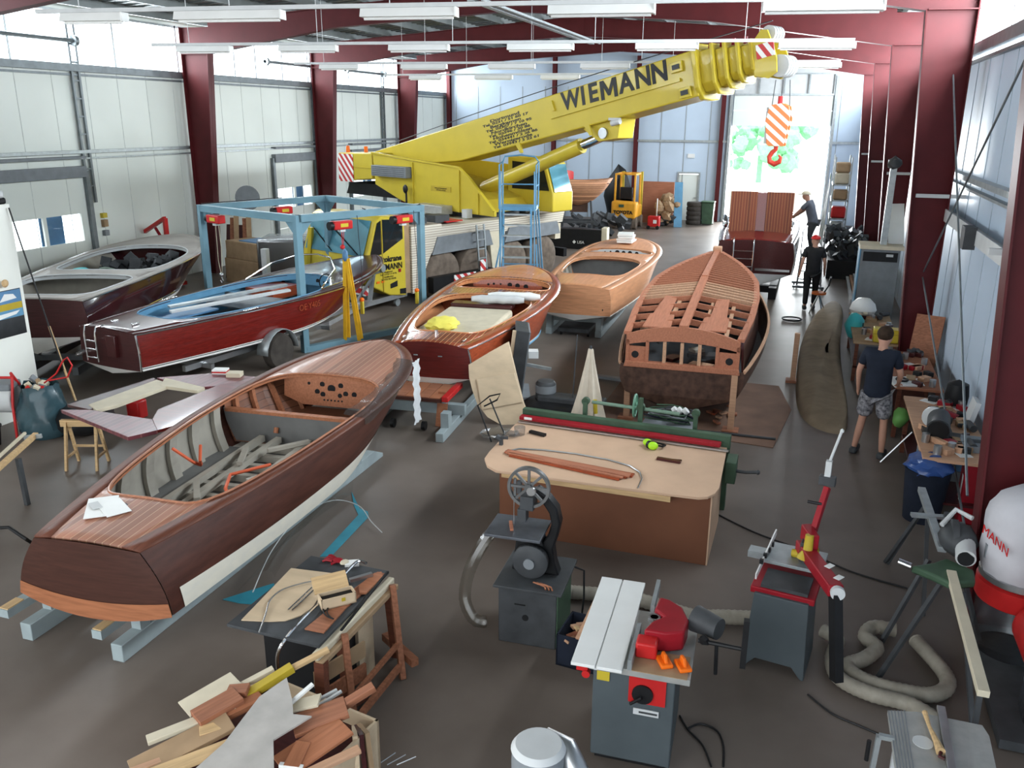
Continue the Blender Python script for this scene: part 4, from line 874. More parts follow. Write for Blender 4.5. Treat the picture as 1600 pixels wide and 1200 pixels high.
for i, (p, d) in enumerate(hs):
    h = thing('electric_hoist', hoist_lab[i], 'hoist', (p.x, p.y, HG-.15), math.atan2(d.y, d.x), 'electric hoists on the lifting gantry')
    MB().bb((-.22, -.09, -.20), (.22, .09, -.03)).build('motor_housing', 'red', h, .02); MB().cyl((-.30, 0, -.12), (-.2, 0, -.12), .085, n=14).build('motor_cap', 'black', h)
    MB().bb((-.08, -.10, -.15), (.10, -.09, -.08)).build('rating_label', 'yellow', h); MB().bb((-.06, -.05, -.25), (.06, .05, -.2)).build('rope_drum', 'ltgrey', h)
    if i == 0:
        MB().tube([(-.03, 0, -.2), (-.05, 0, -1.0), (0, 0, -1.25)], .006, 5).tube([(.08, 0, -.2), (.10, 0, -.9), (.04, 0, -1.25)], .006, 5).build('cable', 'cream', h)
        MB().blob((.02, 0, -1.3), .05, 2, .1).tube([(.02, 0, -1.35), (.06, 0, -1.42), (.02, 0, -1.47), (-.03, 0, -1.42)], .012, 6).build('hook', 'steel', h)
    if i == 1:
        MB().cyl((0, 0, -.25), (0, 0, -.52), .008, n=6).cyl((.05, 0, -.25), (.03, 0, -.5), .006, n=6).blob((.0, 0, -.56), .05, 2, .1).build('cable', 'red', h)
b = MB()
for (a, q) in (((-.02, 0), (-.10, .0)), ((.02, 0), (.20, .05))):
    b.bar((a[0], 0, -.75), (q[0], q[1], -2.45), .075, .02, up=(0, 1, 0)); b.bar((a[0], .06, -.75), (q[0]+.06, .05, -2.4), .075, .02, up=(0, 1, 0))
p = hs[1][0]; s_ = thing('lifting_sling', 'yellow webbing slings hanging from the near hoist of the gantry', 'sling', (p.x+.12, p.y-.12, HG-.17))
b.build('webbing', mat('sling_yellow', (.72, .40, .02), .7), s_); MB().blob((0, 0, -.68), .06, 2, .1, (1, 1, 2.2)).build('blue_wrap', 'blue', s_)
for i, (p, zt) in enumerate(((G[0]+(G[1]-G[0])*.45+Vector((.1, -.1, 0)), .95), (G[0]+(G[1]-G[0])*.93+Vector((.1, -.1, 0)), .95))):
    o = thing('control_pendant', ['yellow hoist control pendant hanging beside the yellow slings', 'yellow hoist control pendant hanging below the cab door'][i], 'control', (p.x, p.y, 0))
    MB().bb((-.035, -.03, zt-.35), (.035, .03, zt-.08)).build('handset', 'yellow', o, .008); MB().blob((0, 0, zt-.05), .05, 2, .1).build('emergency_button', 'orange', o)
    MB().tube([(0, 0, zt), (.03, 0, 1.6), (-.02, .02, 2.2), (-.05, .05, HG-.1)], .006, 5).build('cable', 'black', o)
o = MB().tube([L(G[3], HG+.02)+(G[2]-G[3])*f+Vector((.02*math.sin(f*30), .02*math.cos(f*25), 0)) for f in [k/24 for k in range(16)]], .012, 6).build('cable', 'black'); o.location = G[0]; tag(o, 'black cable lying along the far top beam of the gantry', 'cable')
o = MB().tube([L(G[1], HG+.02)+(G[0]-G[1])*f+Vector((.0, 0, -.14*math.sin(f*PI/.5) if f < .5 else .01)) for f in [k/24 for k in range(13)]], .010, 6).build('cable', 'black'); o.location = G[0]; tag(o, 'black cable sagging below the right top beam of the gantry', 'cable')
# ------------------------------------------------------------ rolling platform ladder
t = thing('platform_ladder', 'light blue rolling platform ladder with guard rails before the crane truck', 'ladder', (-6.85, 20.4, 0), math.radians(12))
MB().bb((-.45, -.3, 2.36), (.45, .35, 2.46)).build('platform', 'ltblue', t)
for y in (-.3, .35):
    MB().tube([(-.45, y, 2.4), (-.45, y, 3.5), (-.40, y, 3.62), (.0, y, 3.66), (.36, y, 3.62), (.45, y, 3.5), (.45, y, 2.4)] if y > 0 else [(-.45, y, 2.4), (-.45, y, 3.45), (-.45, .35, 3.5)], .02, 8).build('guard_rail', 'ltblue', t)
MB().tube([(-.45, .35, 2.95), (.45, .35, 2.95)], .017, 6).tube([(.45, -.3, 2.4), (.45, -.3, 3.45), (.45, .35, 3.5)], .02, 8).tube([(-.45, -.3, 2.95), (-.45, .35, 2.95)], .017, 6).tube([(.45, -.3, 2.95), (.45, .35, 2.95)], .017, 6).build('mid_rail', 'ltblue', t)
for x in (-.34, .34):
    MB().bar((x, -.3, 2.4), (x+.12, -1.35, .12), .05, .03).build('stringer', 'ltblue', t)
    MB().tube([(x*1.2, -.32, 3.3), (x*1.2+.12, -1.25, 1.1), (x+.12, -1.2, .5)], .016, 6).build('handrail', 'ltblue', t)
for k in range(9):
    f = (k+.5)/9.3; MB().box((.12*f, -.3-1.05*f, 2.4-2.28*f), (.66, .16, .03)).build('step', 'galv', t)
for x in (-.45, .45):
    MB().bar((x, .35, 2.36), (x*1.35, .75, .1), .04).build('rear_leg', 'ltblue', t); MB().bar((x, .0, 1.5), (x*1.4, -1.0, .12), .035).bar((x*1.35, .75, .14), (x*1.35, -1.25, .14), .035).build('side_brace', 'ltblue', t)
    MB().bar((x, -.28, 2.36), (x*1.2, .7, .2), .03).build('diagonal_brace', 'ltblue', t)
    for y in (.75, -1.3): MB().cyl((x*1.35-.02, y, .06), (x*1.35+.02, y, .06), .06, n=12).build('castor', 'black', t)
MB().bar((-.5, .6, .9), (.5, .6, .9), .03).build('rear_crossbar', 'ltblue', t)
# ------------------------------------------------------------ fluorescent fixtures on hanging conduits
rows = [('nearest row', 25, 5, [(98, 193), (275, 440), (565, 712), (857, 1022), (1192, 1380)]), ('second row', 75, 68, [(278, 360), (437, 525), (608, 700), (793, 895), (993, 1090), (1217, 1335)]),
        ('third row', 103, 100, [(500, 560), (627, 697), (763, 835), (907, 983), (1050, 1120), (1235, 1313)]), ('fourth row', 120, 118, [(640, 690), (742, 800), (845, 905), (955, 1010), (1075, 1130)])]
ordn = ['first', 'second', 'third', 'fourth', 'fifth', 'sixth']
for rn, ya, yb, fx in rows:
    z = 5.75; xs0, xs1 = fx[0][0]-40, fx[-1][1]
    def py_(px): return ya+(yb-ya)*(px-fx[0][0])/(fx[-1][1]-fx[0][0])
    A_, B_ = gp(xs0, py_(xs0), z), gp(xs1, py_(xs1), z)
    c = MB().bar(A_+Vector((0, 0, .06)), B_+Vector((0, 0, .06)), .05, .05)
    for k in range(5):
        q = A_.lerp(B_, (k+.3)/5)+Vector((0, 0, .06)); c.cyl(q, (q.x, q.y, zr(q.x)-.05), .006, n=5)
    tag(c.build('lighting_conduit', 'ltgrey'), 'pale hanging conduit carrying the %s of lights from the camera' % rn.replace('nearest', 'nearest'), 'conduit')
    for i, (a, q) in enumerate(fx):
        p0, p1 = gp(a, py_(a), z), gp(q, py_(q), z); d = (p1-p0); mid = (p0+p1)/2
        f = thing('fluorescent_light', 'white strip light, %s from the left in the %s of hanging lights' % (ordn[i], rn), 'light', mid, math.atan2(d.y, d.x), 'fluorescent strip lights')
        h = d.length/2
        MB().prism([(-.09, -.07), (.09, -.07), (.05, .03), (-.05, .03)], (-h, 0, 0), (0, 1, 0), (0, 0, 1), (2*h, 0, 0)).build('housing', 'white', f)
        MB().cyl((-h+.03, 0, -.085), (h-.03, 0, -.085), .018, n=8).build('tube', 'white', f); MB().bb((h, -.08, -.08), (h+.02, .08, .03)).build('end_cap', 'white', f)
a, q = gp(735, 0, 6.75), gp(925, 68, 6.75)
tag(MB().bar(a, q, .14, .05).bar(a+Vector((.25, 0, 0)), q+Vector((.25, 0, 0)), .05, .05).build('cable_tray', 'galv'), 'long bright metal cable tray running under the roof ridge', 'cable tray')
# ------------------------------------------------------------ B5: cabin boat with open deck framing, on posts
def lerp(t, pts):
    for (a, u), (b_, v) in zip(pts, pts[1:]):
        if t <= b_: return u+(v-u)*(t-a)/(b_-a)
    return pts[-1][1]
B = Boat(8.0, .92, 1.24, .45, .93, .93, 1.32, .45, .9, .25, rake=.16, pb=1.9, bulge=.05, camber=.0)
S5 = (-1.60, 12.55); r = place_boat('motorboat', 'old cabin boat under restoration with open red-brown deck framing, propped on wooden posts', S5, hd(2.5))
M['oldhull'] = mat('old_hull', (.085, .045, .032), .5, 0, .1, .4, 3, .05, (1, 3, 3))
M['frame'] = wood('new_mahogany', (.40, .155, .088), .15, .6); M['frame2'] = wood('frame_pale', (.50, .29, .18), .15, .65)
B.hull(r, 'oldhull', 'oldhull', 'oldhull', boot=False); B.rail(r, 'frame2', .03, name='rubbing_strake')
B.inner(r, 'oldhull', 'dkgrey', .02, .9, .8)
hwp = [(0, .84), (1.5, .95), (3.0, 1.0), (4.5, .96), (5.5, .80), (6.5, .55), (7.3, .28), (7.9, .05)]
def hw(x): return lerp(x, hwp)
def zt(x): return 1.40+.17*(x/8)**1.5
def zr5(x): return zt(x)+.16*hw(x)/.95
for g in (1, -1):
    b = MB(); xs = [k*.2 for k in range(40)]
    b.grid([[(x, g*hw(x), zt(x)), (x, g*(hw(x)+.02), zt(x)-.12), (x, g*min(hw(x)+.06, B.b(x/8)-.02 if x < 7 else .3), max(B.zs(min(.99, x/8)), .9))] for x in xs])
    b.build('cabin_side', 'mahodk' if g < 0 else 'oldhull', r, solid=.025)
    b = MB()
    for a, c in zip(xs, xs[1:]): b.bar((a, g*hw(a), zt(a)+.01), (c+.01, g*hw(c), zt(c)+.01), .10, .05)
    b.build('edge_beam', 'frame', r)
MB().bar((-.05, 0, zr5(0)+.02), (4.0, 0, zr5(4)+.02), .13, .06).build('ridge_beam', 'frame', r); MB().bar((3.9, 0, zr5(4)+.035), (7.9, 0, zr5(7.9)+.03), .11, .06).build('ridge_beam', 'frame', r)
MB().box((7.85, 0, zr5(7.9)+.06), (.25, .2, .14)).build('stem_head', 'frame2', r, .02)
for i in range(27):
    if i < 4: x = .55+i*.58; w_, m_ = .035, 'frame'
    else: x = 2.62+(i-4)*.225; w_, m_ = (.055 if i < 9 else .032), 'frame2' if i < 9 else 'frame'
    if x > 7.7: break
    for g in (1, -1):
        MB().bar((x, g*.04, zr5(x)-.03), (x, g*hw(x), zt(x)-.01), w_, .09).build('deck_beam', m_, r)
b = MB()
for g in (1, -1):
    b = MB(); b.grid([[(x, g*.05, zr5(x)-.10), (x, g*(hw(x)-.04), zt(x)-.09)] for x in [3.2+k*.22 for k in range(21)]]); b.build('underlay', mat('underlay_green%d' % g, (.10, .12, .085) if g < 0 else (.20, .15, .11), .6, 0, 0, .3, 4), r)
for y in (.28, -.28, .58, -.62):
    MB().bar((.05, y, zt(0)+.1-abs(y)*.13), (2.6, y*1.03, zt(2.6)+.08-abs(y)*.13), .06, .05).build('deck_stringer', 'frame2', r)
for g in (1, -1):
    MB().prism([(.05, g*.20), (.9, g*.24), (.95, g*.32), (2.4, g*.34), (2.4, g*.55), (.95, g*.58), (.9, g*.62), (.05, g*.62)], (0, 0, zt(0)+.10), (1, 0, .01), (0, 1, 0), (0, 0, .02)).build('deck_board', 'frame', r)
# stern: header, sill, mullions, corner panels with portholes
n = 12; hd_ = [(-.84+1.68*k/n, .16*(1-(2*k/n-1)**2)) for k in range(n+1)]
MB().prism([(y, 1.40+z) for y, z in hd_]+[(y, 1.24+z*.6) for y, z in reversed(hd_)], (-.05, 0, 0), (0, 1, 0), (0, 0, 1), (.05, 0, 0)).build('stern_header', 'frame', r)
MB().prism([(y, .99-z*.0) for y, z in hd_]+[(y*1.03, .90) for y, z in reversed(hd_)], (-.09, 0, 0), (0, 1, 0), (0, 0, 1), (.12, 0, 0)).build('stern_sill', 'frame', r, .008)
for y in (-.82, -.52, -.26, 0, .26, .52, .82): MB().bb((-.05, y-.025, .97), (-.005, y+.025, 1.32)).build('mullion', 'frame' if abs(y) > .4 else 'frame2', r)
for g in (1, -1):
    pn = MB().bb((-.035, g*.54, .98), (-.012, g*.81, 1.22)).build('corner_panel', 'frame', r); MB().cyl((-.04, g*.70, 1.09), (-.03, g*.70, 1.09), .055, n=20).build('porthole', 'black', pn)
for k in range(14): MB().box((random.uniform(.5, 2.2), random.uniform(-.6, .6), .75+random.uniform(0, .15)), (random.uniform(.1, .5), random.uniform(.05, .2), .05), (0, 0, random.random()*3)).build('interior_clutter', random.choice(['frame2', 'bilge', 'dkgrey', 'mahodk']), r)
lab5 = ['left wooden prop post under the stern of the framed cabin boat', 'right wooden prop post under the stern of the framed cabin boat', 'wooden prop post under the right side of the framed cabin boat', 'short centre post under the stern of the framed cabin boat', 'wooden prop post under the left side of the framed cabin boat']
for (p, q, l_) in (((-2.41, 12.62), .9, lab5[0]), ((-.80, 12.55), .9, lab5[1]), ((.02, 15.6), .9, lab5[2]), ((-1.62, 12.75), .42, lab5[3]), ((-2.75, 15.6), .9, lab5[4])):
    b = MB().bb((-.045, -.045, 0), (.045, .045, q)); o = thing('prop_post', l_, 'post', (p[0], p[1], 0)); b.build('timber', 'frame2', o); MB().bb((-.12, -.12, 0), (.12, .12, .04)).build('foot_board', 'mahom', o)
for y in (13.6, 16.5): tag(P(-1.9, y, 0, -1.3, y+.25, .23).build('keel_block', 'mahodk'), 'dark keel block under the framed cabin boat, %s' % ('nearer the stern' if y < 14 else 'nearer the bow'), 'block')
tag(MB().prism([(-2.9, 12.3), (-.15, 12.05), (.05, 13.9), (-.2, 15.2), (-2.9, 15.2)], (0, 0, 0), (1, 0, 0), (0, 1, 0), (0, 0, .012)).build('floor_cardboard', mat('floor_board', (.20, .115, .08), .7, 0, 0, .2, 2)), 'brown protective boards laid on the floor under the framed cabin boat', 'floor board')
tag(MB().tube([gp(1080, 672, .03), gp(1140, 678, .03), gp(1212, 686, .03)], .02, 6).build('pole', 'dkgrey'), 'thin dark pole lying along the edge of the brown floor boards', 'pole')
for k, (px, py, l_) in enumerate(((860, 547, 'grey plank on the floor left of the framed cabin boat'),)):
    tag(MB().box(gp(935+30, 592, .04), (.9, .12, .05), (0, 0, -.1)).build('plank', 'grey'), l_, 'plank')
for k in range(9):
    p = gp(random.uniform(1108, 1150), random.uniform(632, 660), .04)
    tag(MB().box((0, 0, 0), (random.uniform(.08, .2), .06, .03), (0, 0, random.random()*3)).build('wood_offcut', random.choice(['frame', 'frame2', 'mahor'])), 'small reddish wood offcut on the brown floor boards', 'offcut', 'offcuts on the brown floor boards').location = p
# ------------------------------------------------------------ B6: big dark boat with raised slatted engine hatch
B = Boat(8.6, .92, 1.12, .55, 1.50, 1.50, 1.75, .78, 1.0, .35, rake=.12, pb=2.3, bulge=.05, camber=.08, opens=((.22, .40, 5, .2, 5), (.44, .66, 5, .22, 3)))
S6 = (-1.22, 22.9); r = place_boat('motorboat', 'large glossy dark motorboat with raised slatted hatch at the far gate', S6, hd(1.5))
B.hull(r, 'dkhull', 'ltgrey', 'mahodk'); B.deck(r, 'mahog', 'mahodk', .14, coam='chrome', coamr=.014, lip=.08); B.inner(r, 'bilge', 'dkgrey', .2, .7, .75, bulk=((.21, 'mahodk', 0), (.66, 'mahodk', 0))); B.rail(r, 'chrome', .022); B.rail(r, 'chrome', .014, v=.9, name='spray_rail')
M['slat'] = planked('teak_slats', (.17, .038, .014), (.36, .13, .05), .075, .18, .55, .0, axis=1, var=.2)
h = bpy.data.objects.new('engine_hatch', None); COL.objects.link(h); h.parent = r; h.location = (1.9, 0, 1.5); h.rotation_euler = (0, math.radians(4), 0)
for g in (1, -1): MB().bb((-.03, g*.12, .0), (.03, g*.84, 1.15)).build('slatted_panel', 'slat', h, .01)
MB().bb((-.02, -.12, .0), (.02, .12, 1.13)).build('centre_panel', 'mahog', h); MB().bb((.03, -.8, .1), (.06, .8, 1.0)).build('hatch_back', 'mahodk', h)
for y in (-.6, -.05, .5): MB().box((.1, y, 1.55), (.06, .26, .03)).build('deck_hardware', 'chrome', r, .008)
b = MB()
for y in (.05, .55): b.tube([(.05, y, 1.6), (-.10, y, 1.58), (-.13, y, 1.45), (-.12, y, .80)], .02, 8)
for z in (.9, 1.1, 1.3): b.cyl((-.125, .05, z), (-.125, .55, z), .016, n=8)
b.build('boarding_ladder', 'chrome', r)
MB().bb((-.09, -.88, .80), (-.06, -.02, .86)).build('transom_trim', 'chrome', r)
MB().tube([tuple(Vector(B.side_pt(0, k/8, -1))+Vector((-.01, -.01, 0))) for k in range(9)], .03, 6).build('corner_trim', 'chrome', r)
MB().blob((2.6, -.8, 1.75), .2, 2, .2, (1.5, .6, .6)).build('dust_sheet', 'ltgrey', r)
MB().tube([(3.9, -1.0, 1.65), (4.6, -.7, 2.1), (4.8, 0, 2.18), (4.6, .7, 2.1), (3.9, 1.0, 1.65)], .02, 8).build('windscreen_frame', 'chrome', r)
MB().blob((3.0, 1.0, 1.7), .2, 2, .25, (1.4, .5, .9)).build('chrome_fitting', 'chrome', r)
t = thing('boat_cradle', 'dark low cradle under the large boat with the raised hatch', 'cradle', (-1.22, 23.2, 0)); MB().bb((-.6, 0, 0), (-.4, 6, .3)).bb((.4, 0, 0), (.6, 6, .3)).build('side_beam', 'black', t); MB().bb((-.6, .3, .12), (.6, .5, .3)).bb((-.6, 4, .12), (.6, 4.2, .3)).build('cross_beam', 'black', t)
# ------------------------------------------------------------ people
def skinmesh(name, nodes, edges, m, parent, root=0, sub=1):
    me = bpy.data.meshes.new(name); me.from_pydata([n_[0] for n_ in nodes], edges, []); me.materials.append(M[m] if isinstance(m, str) else m)
    o = bpy.data.objects.new(name, me); COL.objects.link(o); o.parent = parent
    k = o.modifiers.new('skin', 'SKIN'); k.use_smooth_shade = True
    if not me.skin_vertices: return o
    for i, n_ in enumerate(nodes):
        rr = n_[1]; me.skin_vertices[0].data[i].radius = rr if isinstance(rr, tuple) else (rr, rr)
    me.skin_vertices[0].data[root].use_root = True
    s_ = o.modifiers.new('sub', 'SUBSURF'); s_.levels = sub; s_.render_levels = sub
    return o
def person(label, loc, rz, lean, arms, legs, shirt, trousers, shorts=False, cap=None, hair='black', turn=0, H=1.80, glove=None):
    """origin at the feet, facing +y; arms/legs: two lists of joints"""
    t = thing('person', label, 'person', loc, rz); sc_ = H/1.8
    def S(v): return Vector(v)*sc_
    hip = Vector((0, 0, .96)); ch = Vector((0, lean*.62, 1.36-.10*lean)); nk = Vector((0, lean*.80, 1.52-.14*lean)); hc = nk+Vector((0, .03+lean*.16, .14-.02*lean))
    N = [(S(hip), (.135, .105)), (S(hip*.5+ch*.5), (.13, .10)), (S(ch), (.155, .11)), (S(nk-Vector((0, 0, .03))), .062), (S(nk+Vector((0, .01, .04))), .058), (S(hc), (.085, .10)), (S(hc+Vector((0, .0, .09))), (.072, .085))]
    E = [(0, 1), (1, 2), (2, 3), (3, 4), (4, 5), (5, 6)]
    a = Vector((math.sin(turn), math.cos(turn), 0))*sc_
    N.append((S(hc)+a*.10+Vector((0, 0, -.01)), .018)); E.append((5, len(N)-1))     # nose
    N.append((S(hc)+a*.075+Vector((0, 0, -.075)), .035)); E.append((5, len(N)-1))   # chin
    for g in (1, -1): N.append((S(hc)+Vector((a.y, -a.x, 0))*(g*.095), .018)); E.append((5, len(N)-1))   # ears
    sh = []
    for g, A in zip((1, -1), arms):
        s0 = ch+Vector((g*.185, .0, .10)); i0 = len(N); N.append((S(s0), .058)); E.append((2, i0)); pr = i0
        for k, q in enumerate(A):
            N.append((S(q), (.045, .034, .03)[k])); E.append((pr, len(N)-1)); pr = len(N)-1
        w = Vector(A[1]); d = (Vector(A[1])-Vector(A[0])).normalized(); side = Vector((0, 1, 0)) if abs(d.y) < .7 else Vector((1, 0, 0))
        N[pr] = (S(w), .030); palm = w+d*.07; N.append((S(palm), (.036, .018))); E.append((pr, len(N)-1)); pi = len(N)-1
        for f, (o_, ln) in enumerate(((-.03, .07), (-.01, .085), (.01, .08), (.03, .06))):
            k1 = palm+side*o_+d*.05; N.append((S(k1), .0095)); E.append((pi, len(N)-1)); N.append((S(k1+d*ln*.5+Vector((-g*.015, 0, 0))), .008)); E.append((len(N)-2, len(N)-1))
        N.append((S(palm+side*.045-d*.02), .010)); E.append((pi, len(N)-1)); N.append((S(palm+side*.055+d*.03), .009)); E.append((len(N)-2, len(N)-1))
        sh.append((s0, Vector(A[0]), w))
    for g, Lg in zip((1, -1), legs):
        i0 = len(N); N.append((S((g*.095, 0, .90)), .088)); E.append((0, i0)); pr = i0
        for k, q in enumerate(Lg):
            if k == 1:
                md = (Vector(Lg[0])*.6+Vector(q)*.4); N.append((S(md), .058)); E.append((pr, len(N)-1)); pr = len(N)-1
            N.append((S(q), (.056, .038)[k])); E.append((pr, len(N)-1)); pr = len(N)-1
        N.append((S(Vector(Lg[1])+Vector((0, .12, -.03))), .035)); E.append((pr, len(N)-1))
    skinmesh('body', N, E, 'skin', t, 0, 1)
    # shirt
    N = [(S(hip+Vector((0, 0, -.20))), (.20, .165)), (S(hip+Vector((0, 0, -.02))), (.195, .155)), (S(hip*.5+ch*.5), (.185, .145)), (S(ch), (.205, .15)), (S(ch+Vector((0, .02, .11))), (.13, .085))]; E = [(0, 1), (1, 2), (2, 3), (3, 4)]
    for g, (s0, el, w) in zip((1, -1), sh):
        N.append((S(s0), .082)); E.append((3, len(N)-1)); N.append((S(s0+(el-s0)*.72), .070)); E.append((len(N)-2, len(N)-1))
    skinmesh('shirt', N, E, shirt, t, 0, 1)
    N = [(S(hip+Vector((0, 0, .04))), (.18, .145))]; E = []
    for g, Lg in zip((1, -1), legs):
        N.append((S((g*.10, 0, .86)), .125)); E.append((0, len(N)-1)); kn = Vector(Lg[0]); an = Vector(Lg[1]); top = Vector((g*.10, 0, .86))
        if shorts: N.append((S(top+(kn-top)*.92), .12)); E.append((len(N)-2, len(N)-1))
        else:
            N.append((S(kn), .080)); E.append((len(N)-2, len(N)-1)); N.append((S(kn*.5+an*.5), .072)); E.append((len(N)-2, len(N)-1)); N.append((S(an+Vector((0, 0, .02))), .062)); E.append((len(N)-2, len(N)-1))
    skinmesh('shorts' if shorts else 'trousers', N, E, trousers, t, 0, 1)
    for Lg in legs: MB().box(S(Vector(Lg[1])+Vector((0, .06, -.045))), (.10*sc_, .28*sc_, .09*sc_)).build('shoe', 'dkgrey', t, .03)
    hcs = S(hc+Vector((0, 0, .055)))
    if cap:
        R_ = Matrix.Rotation(-turn, 3, 'Z')
        b = MB(); b.blob(hcs, .118, 3, 0, (1, 1.08, .82))
        for v in b.bm.verts:
            if v.co.z < hcs.z-.005: v.co.z = hcs.z-.005
        b.build('cap', cap, t)
        MB().prism([(-.075, .0), (.075, 0), (.06, .10), (.02, .125), (-.02, .125), (-.06, .10)], hcs+R_ @ Vector((0, .09, .0)), R_ @ Vector((1, 0, 0)), R_ @ Vector((0, 1, -.12)), (0, 0, .012)).build('cap_brim', cap, t)
    else:
        b = MB(); b.blob(hcs+Vector((0, -.018, .01)), .112, 3, .02, (.95, 1.08, .95))
        for v in b.bm.verts:
            if v.co.z < hcs.z-.07: v.co.z = hcs.z-.07
        b.build('hair', hair, t)
    return t
M['navy'] = mat('navy_cloth', (.012, .016, .028), .85, 0, 0, .2, 8); M['charcoal'] = mat('charcoal_cloth', (.018, .018, .020), .85, 0, 0, .2, 8); M['greyshirt'] = mat('grey_cloth', (.12, .13, .16), .85, 0, 0, .15, 8)
M['camo'] = mat('patterned_cloth', (.05, .05, .06), .85, 0, 0, .3, 22, 0, (1, 1, 1), 2, col2=(.33, .32, .34)); M['hair'] = mat('brown_hair', (.035, .020, .012), .8, 0, 0, .3, 20)
person('person in dark T-shirt, dark trousers and red cap, walking away from the camera', (.22, 22.3, 0), .05, .06, [[(.26, -.02, 1.16), (.28, .10, .92)], [(-.26, -.06, 1.16), (-.29, -.03, .92)]], [[(.11, .10, .52), (.10, .10, .09)], [(-.10, -.02, .50), (-.11, -.18, .11)]], 'charcoal', 'charcoal', cap='red', H=1.84)
person('person with dark hair in navy T-shirt and grey patterned shorts, standing with back to camera', (1.13, 12.25, 0), -.25, .05, [[(.26, .06, 1.17), (.22, .26, 1.02)], [(-.26, .02, 1.17), (-.26, .10, .94)]], [[(.14, .03, .50), (.17, -.04, .09)], [(-.14, .03, .50), (-.19, -.02, .09)]], 'navy', 'camo', shorts=True, hair='hair', H=1.84)
person('person in grey T-shirt and pale cap, leaning over the far boat from a step platform', (.12, 25.9, .92), 1.35, .26, [[(.24, .36, 1.18), (.18, .58, 1.0)], [(-.22, .40, 1.16), (-.14, .64, .96)]], [[(.11, .08, .50), (.10, .0, .09)], [(-.11, .04, .50), (-.11, -.08, .09)]], 'greyshirt', 'dkgrey', cap='cream', H=1.74)
t = thing('step_platform', 'silver folding step platform beside the far boat carrying the person in grey', 'platform', (.18, 25.9, 0)); MB().bb((-.3, -.35, .86), (.3, .35, .92)).build('platform', 'galv', t)
for x in (-.28, .28):
    for y in (-.33, .33): MB().bar((x, y, .86), (x*1.15, y*1.6, 0), .04).build('leg', 'steel', t)
for k in range(3): MB().bb((-.3, -.5+.05*k, .2+.22*k), (.3, -.42+.05*k, .23+.22*k)).build('step', 'galv', t)
for x in (-.3, .3): MB().tube([(x, -.35, .9), (x, -.38, 1.55), (x*.9, -.3, 1.6)], .018, 6).build('handrail', 'steel', t)
# floor items around the far aisle
tag(MB().tube([Vector((.22*math.cos(a*.5)*(1+.02*(a//12)), .22*math.sin(a*.5), .02+.008*(a//12))) for a in range(38)], .012, 6).build('cable_coil', 'black'), 'black cable coil lying on the floor by the canvas cover', 'cable coil').location = gp(1237, 500)
t = thing('trolley', 'low grey trolley with two bars on the floor beside the person with the red cap', 'trolley', gp(1262, 448)); MB().bb((-.45, -.05, .08), (.35, .05, .14)).bb((-.42, -.75, .08), (.42, -.65, .14)).bb((-.05, -.7, .09), (.05, 0, .13)).build('frame', 'grey', t); MB().cyl((-.4, 0, .04), (-.36, 0, .04), .04, n=10).cyl((.36, -.7, .04), (.4, -.7, .04), .04, n=10).build('castor', 'black', t)
t = thing('work_stool', 'orange-seated work stool with black backrest at the end of the canvas cover', 'stool', (.42, 22.0, 0)); MB().cyl((0, 0, .45), (0, 0, .50), .17, n=20).build('seat', mat('stool_orange', (.5, .12, .03), .6), t); MB().box((.22, 0, .78), (.04, .26, .2), (0, .15, 0)).build('backrest', 'black', t); MB().bar((.1, 0, .46), (.22, 0, .7), .03).build('back_support', 'black', t)
for k in range(4): MB().bar((0, 0, .45), (.22*math.cos(k*PI/2+.6), .22*math.sin(k*PI/2+.6), 0), .025).build('leg', 'steel', t)
# canvas cover laid on the floor
ol = [(1300, 467), (1275, 490), (1256, 520), (1246, 560), (1243, 600), (1243, 640), (1262, 665), (1290, 676), (1322, 682), (1326, 660), (1322, 620), (1313, 575), (1312, 530), (1318, 498), (1316, 478)]
pts = [gp(x, y, .0) for x, y in ol]; c0 = sum(pts, Vector())/len(pts)
b = MB(); rings_ = []
for k, (f, z) in enumerate(((1, .01), (.96, .13), (.8, .20), (.55, .24), (.3, .21), (.08, .23))):
    rings_.append([c0+(p-c0)*f+Vector((0, 0, z+.03*math.sin(p.y*7+k)+.02*math.sin(p.x*23+p.y*11)*(k > 0)-(.01 if k == 0 else 0))) for p in pts])
for rr in rings_[0]: rr.z = .0
b.grid(rings_, closed=True); tag(b.build('canvas_cover', 'canvas', None, sub=2), 'long crumpled brown canvas boat cover lying on the floor along the aisle', 'cover')
t = thing('planks', 'pale planks stacked on the floor before the grey cabinet', 'planks', (1.38, 23.6, 0), .0) if False else None
for k in range(5): tag(MB().bb((1.22+.09*k, 23.4+.1*(k % 2), 0), (1.30+.09*k, 29.5, .10+.05*(k % 3))).build('plank', 'frame2' if k % 2 else 'ltgrey'), ['leftmost', 'second from left', 'middle', 'second from right', 'rightmost'][k]+' of the long planks on the floor before the grey cabinet', 'plank', 'long planks by the grey cabinet')
t = thing('cabinet', 'tall grey metal cabinet with dark top vent beside the red columns', 'cabinet', (1.24, 21.6, 0)); MB().bb((0, 0, 0), (.85, .8, 1.66)).build('carcass', 'grey', t, .01); MB().bb((-.04, -.04, 1.66), (.92, .85, 1.74)).build('top_board', 'cream', t); MB().bb((.05, -.012, 1.38), (.80, 0, 1.60)).build('vent_panel', 'black', t); MB().bb((-.03, .0, 0), (-.005, .8, 1.66)).build('side_panel', 'ltblue', t); MB().bb((.55, -.02, 1.5), (.7, -.012, 1.56)).build('badge', 'ltgrey', t)
t = thing('extraction_duct', 'pale upright extraction duct standing on the grey cabinet', 'duct', (1.72, 21.9, 1.745)); MB().bb((-.07, -.07, 0), (.07, .07, 1.75)).build('duct', 'galv', t); MB().blob((0, 0, 1.85), .16, 2, .2).build('duct_head', 'dkgrey', t)
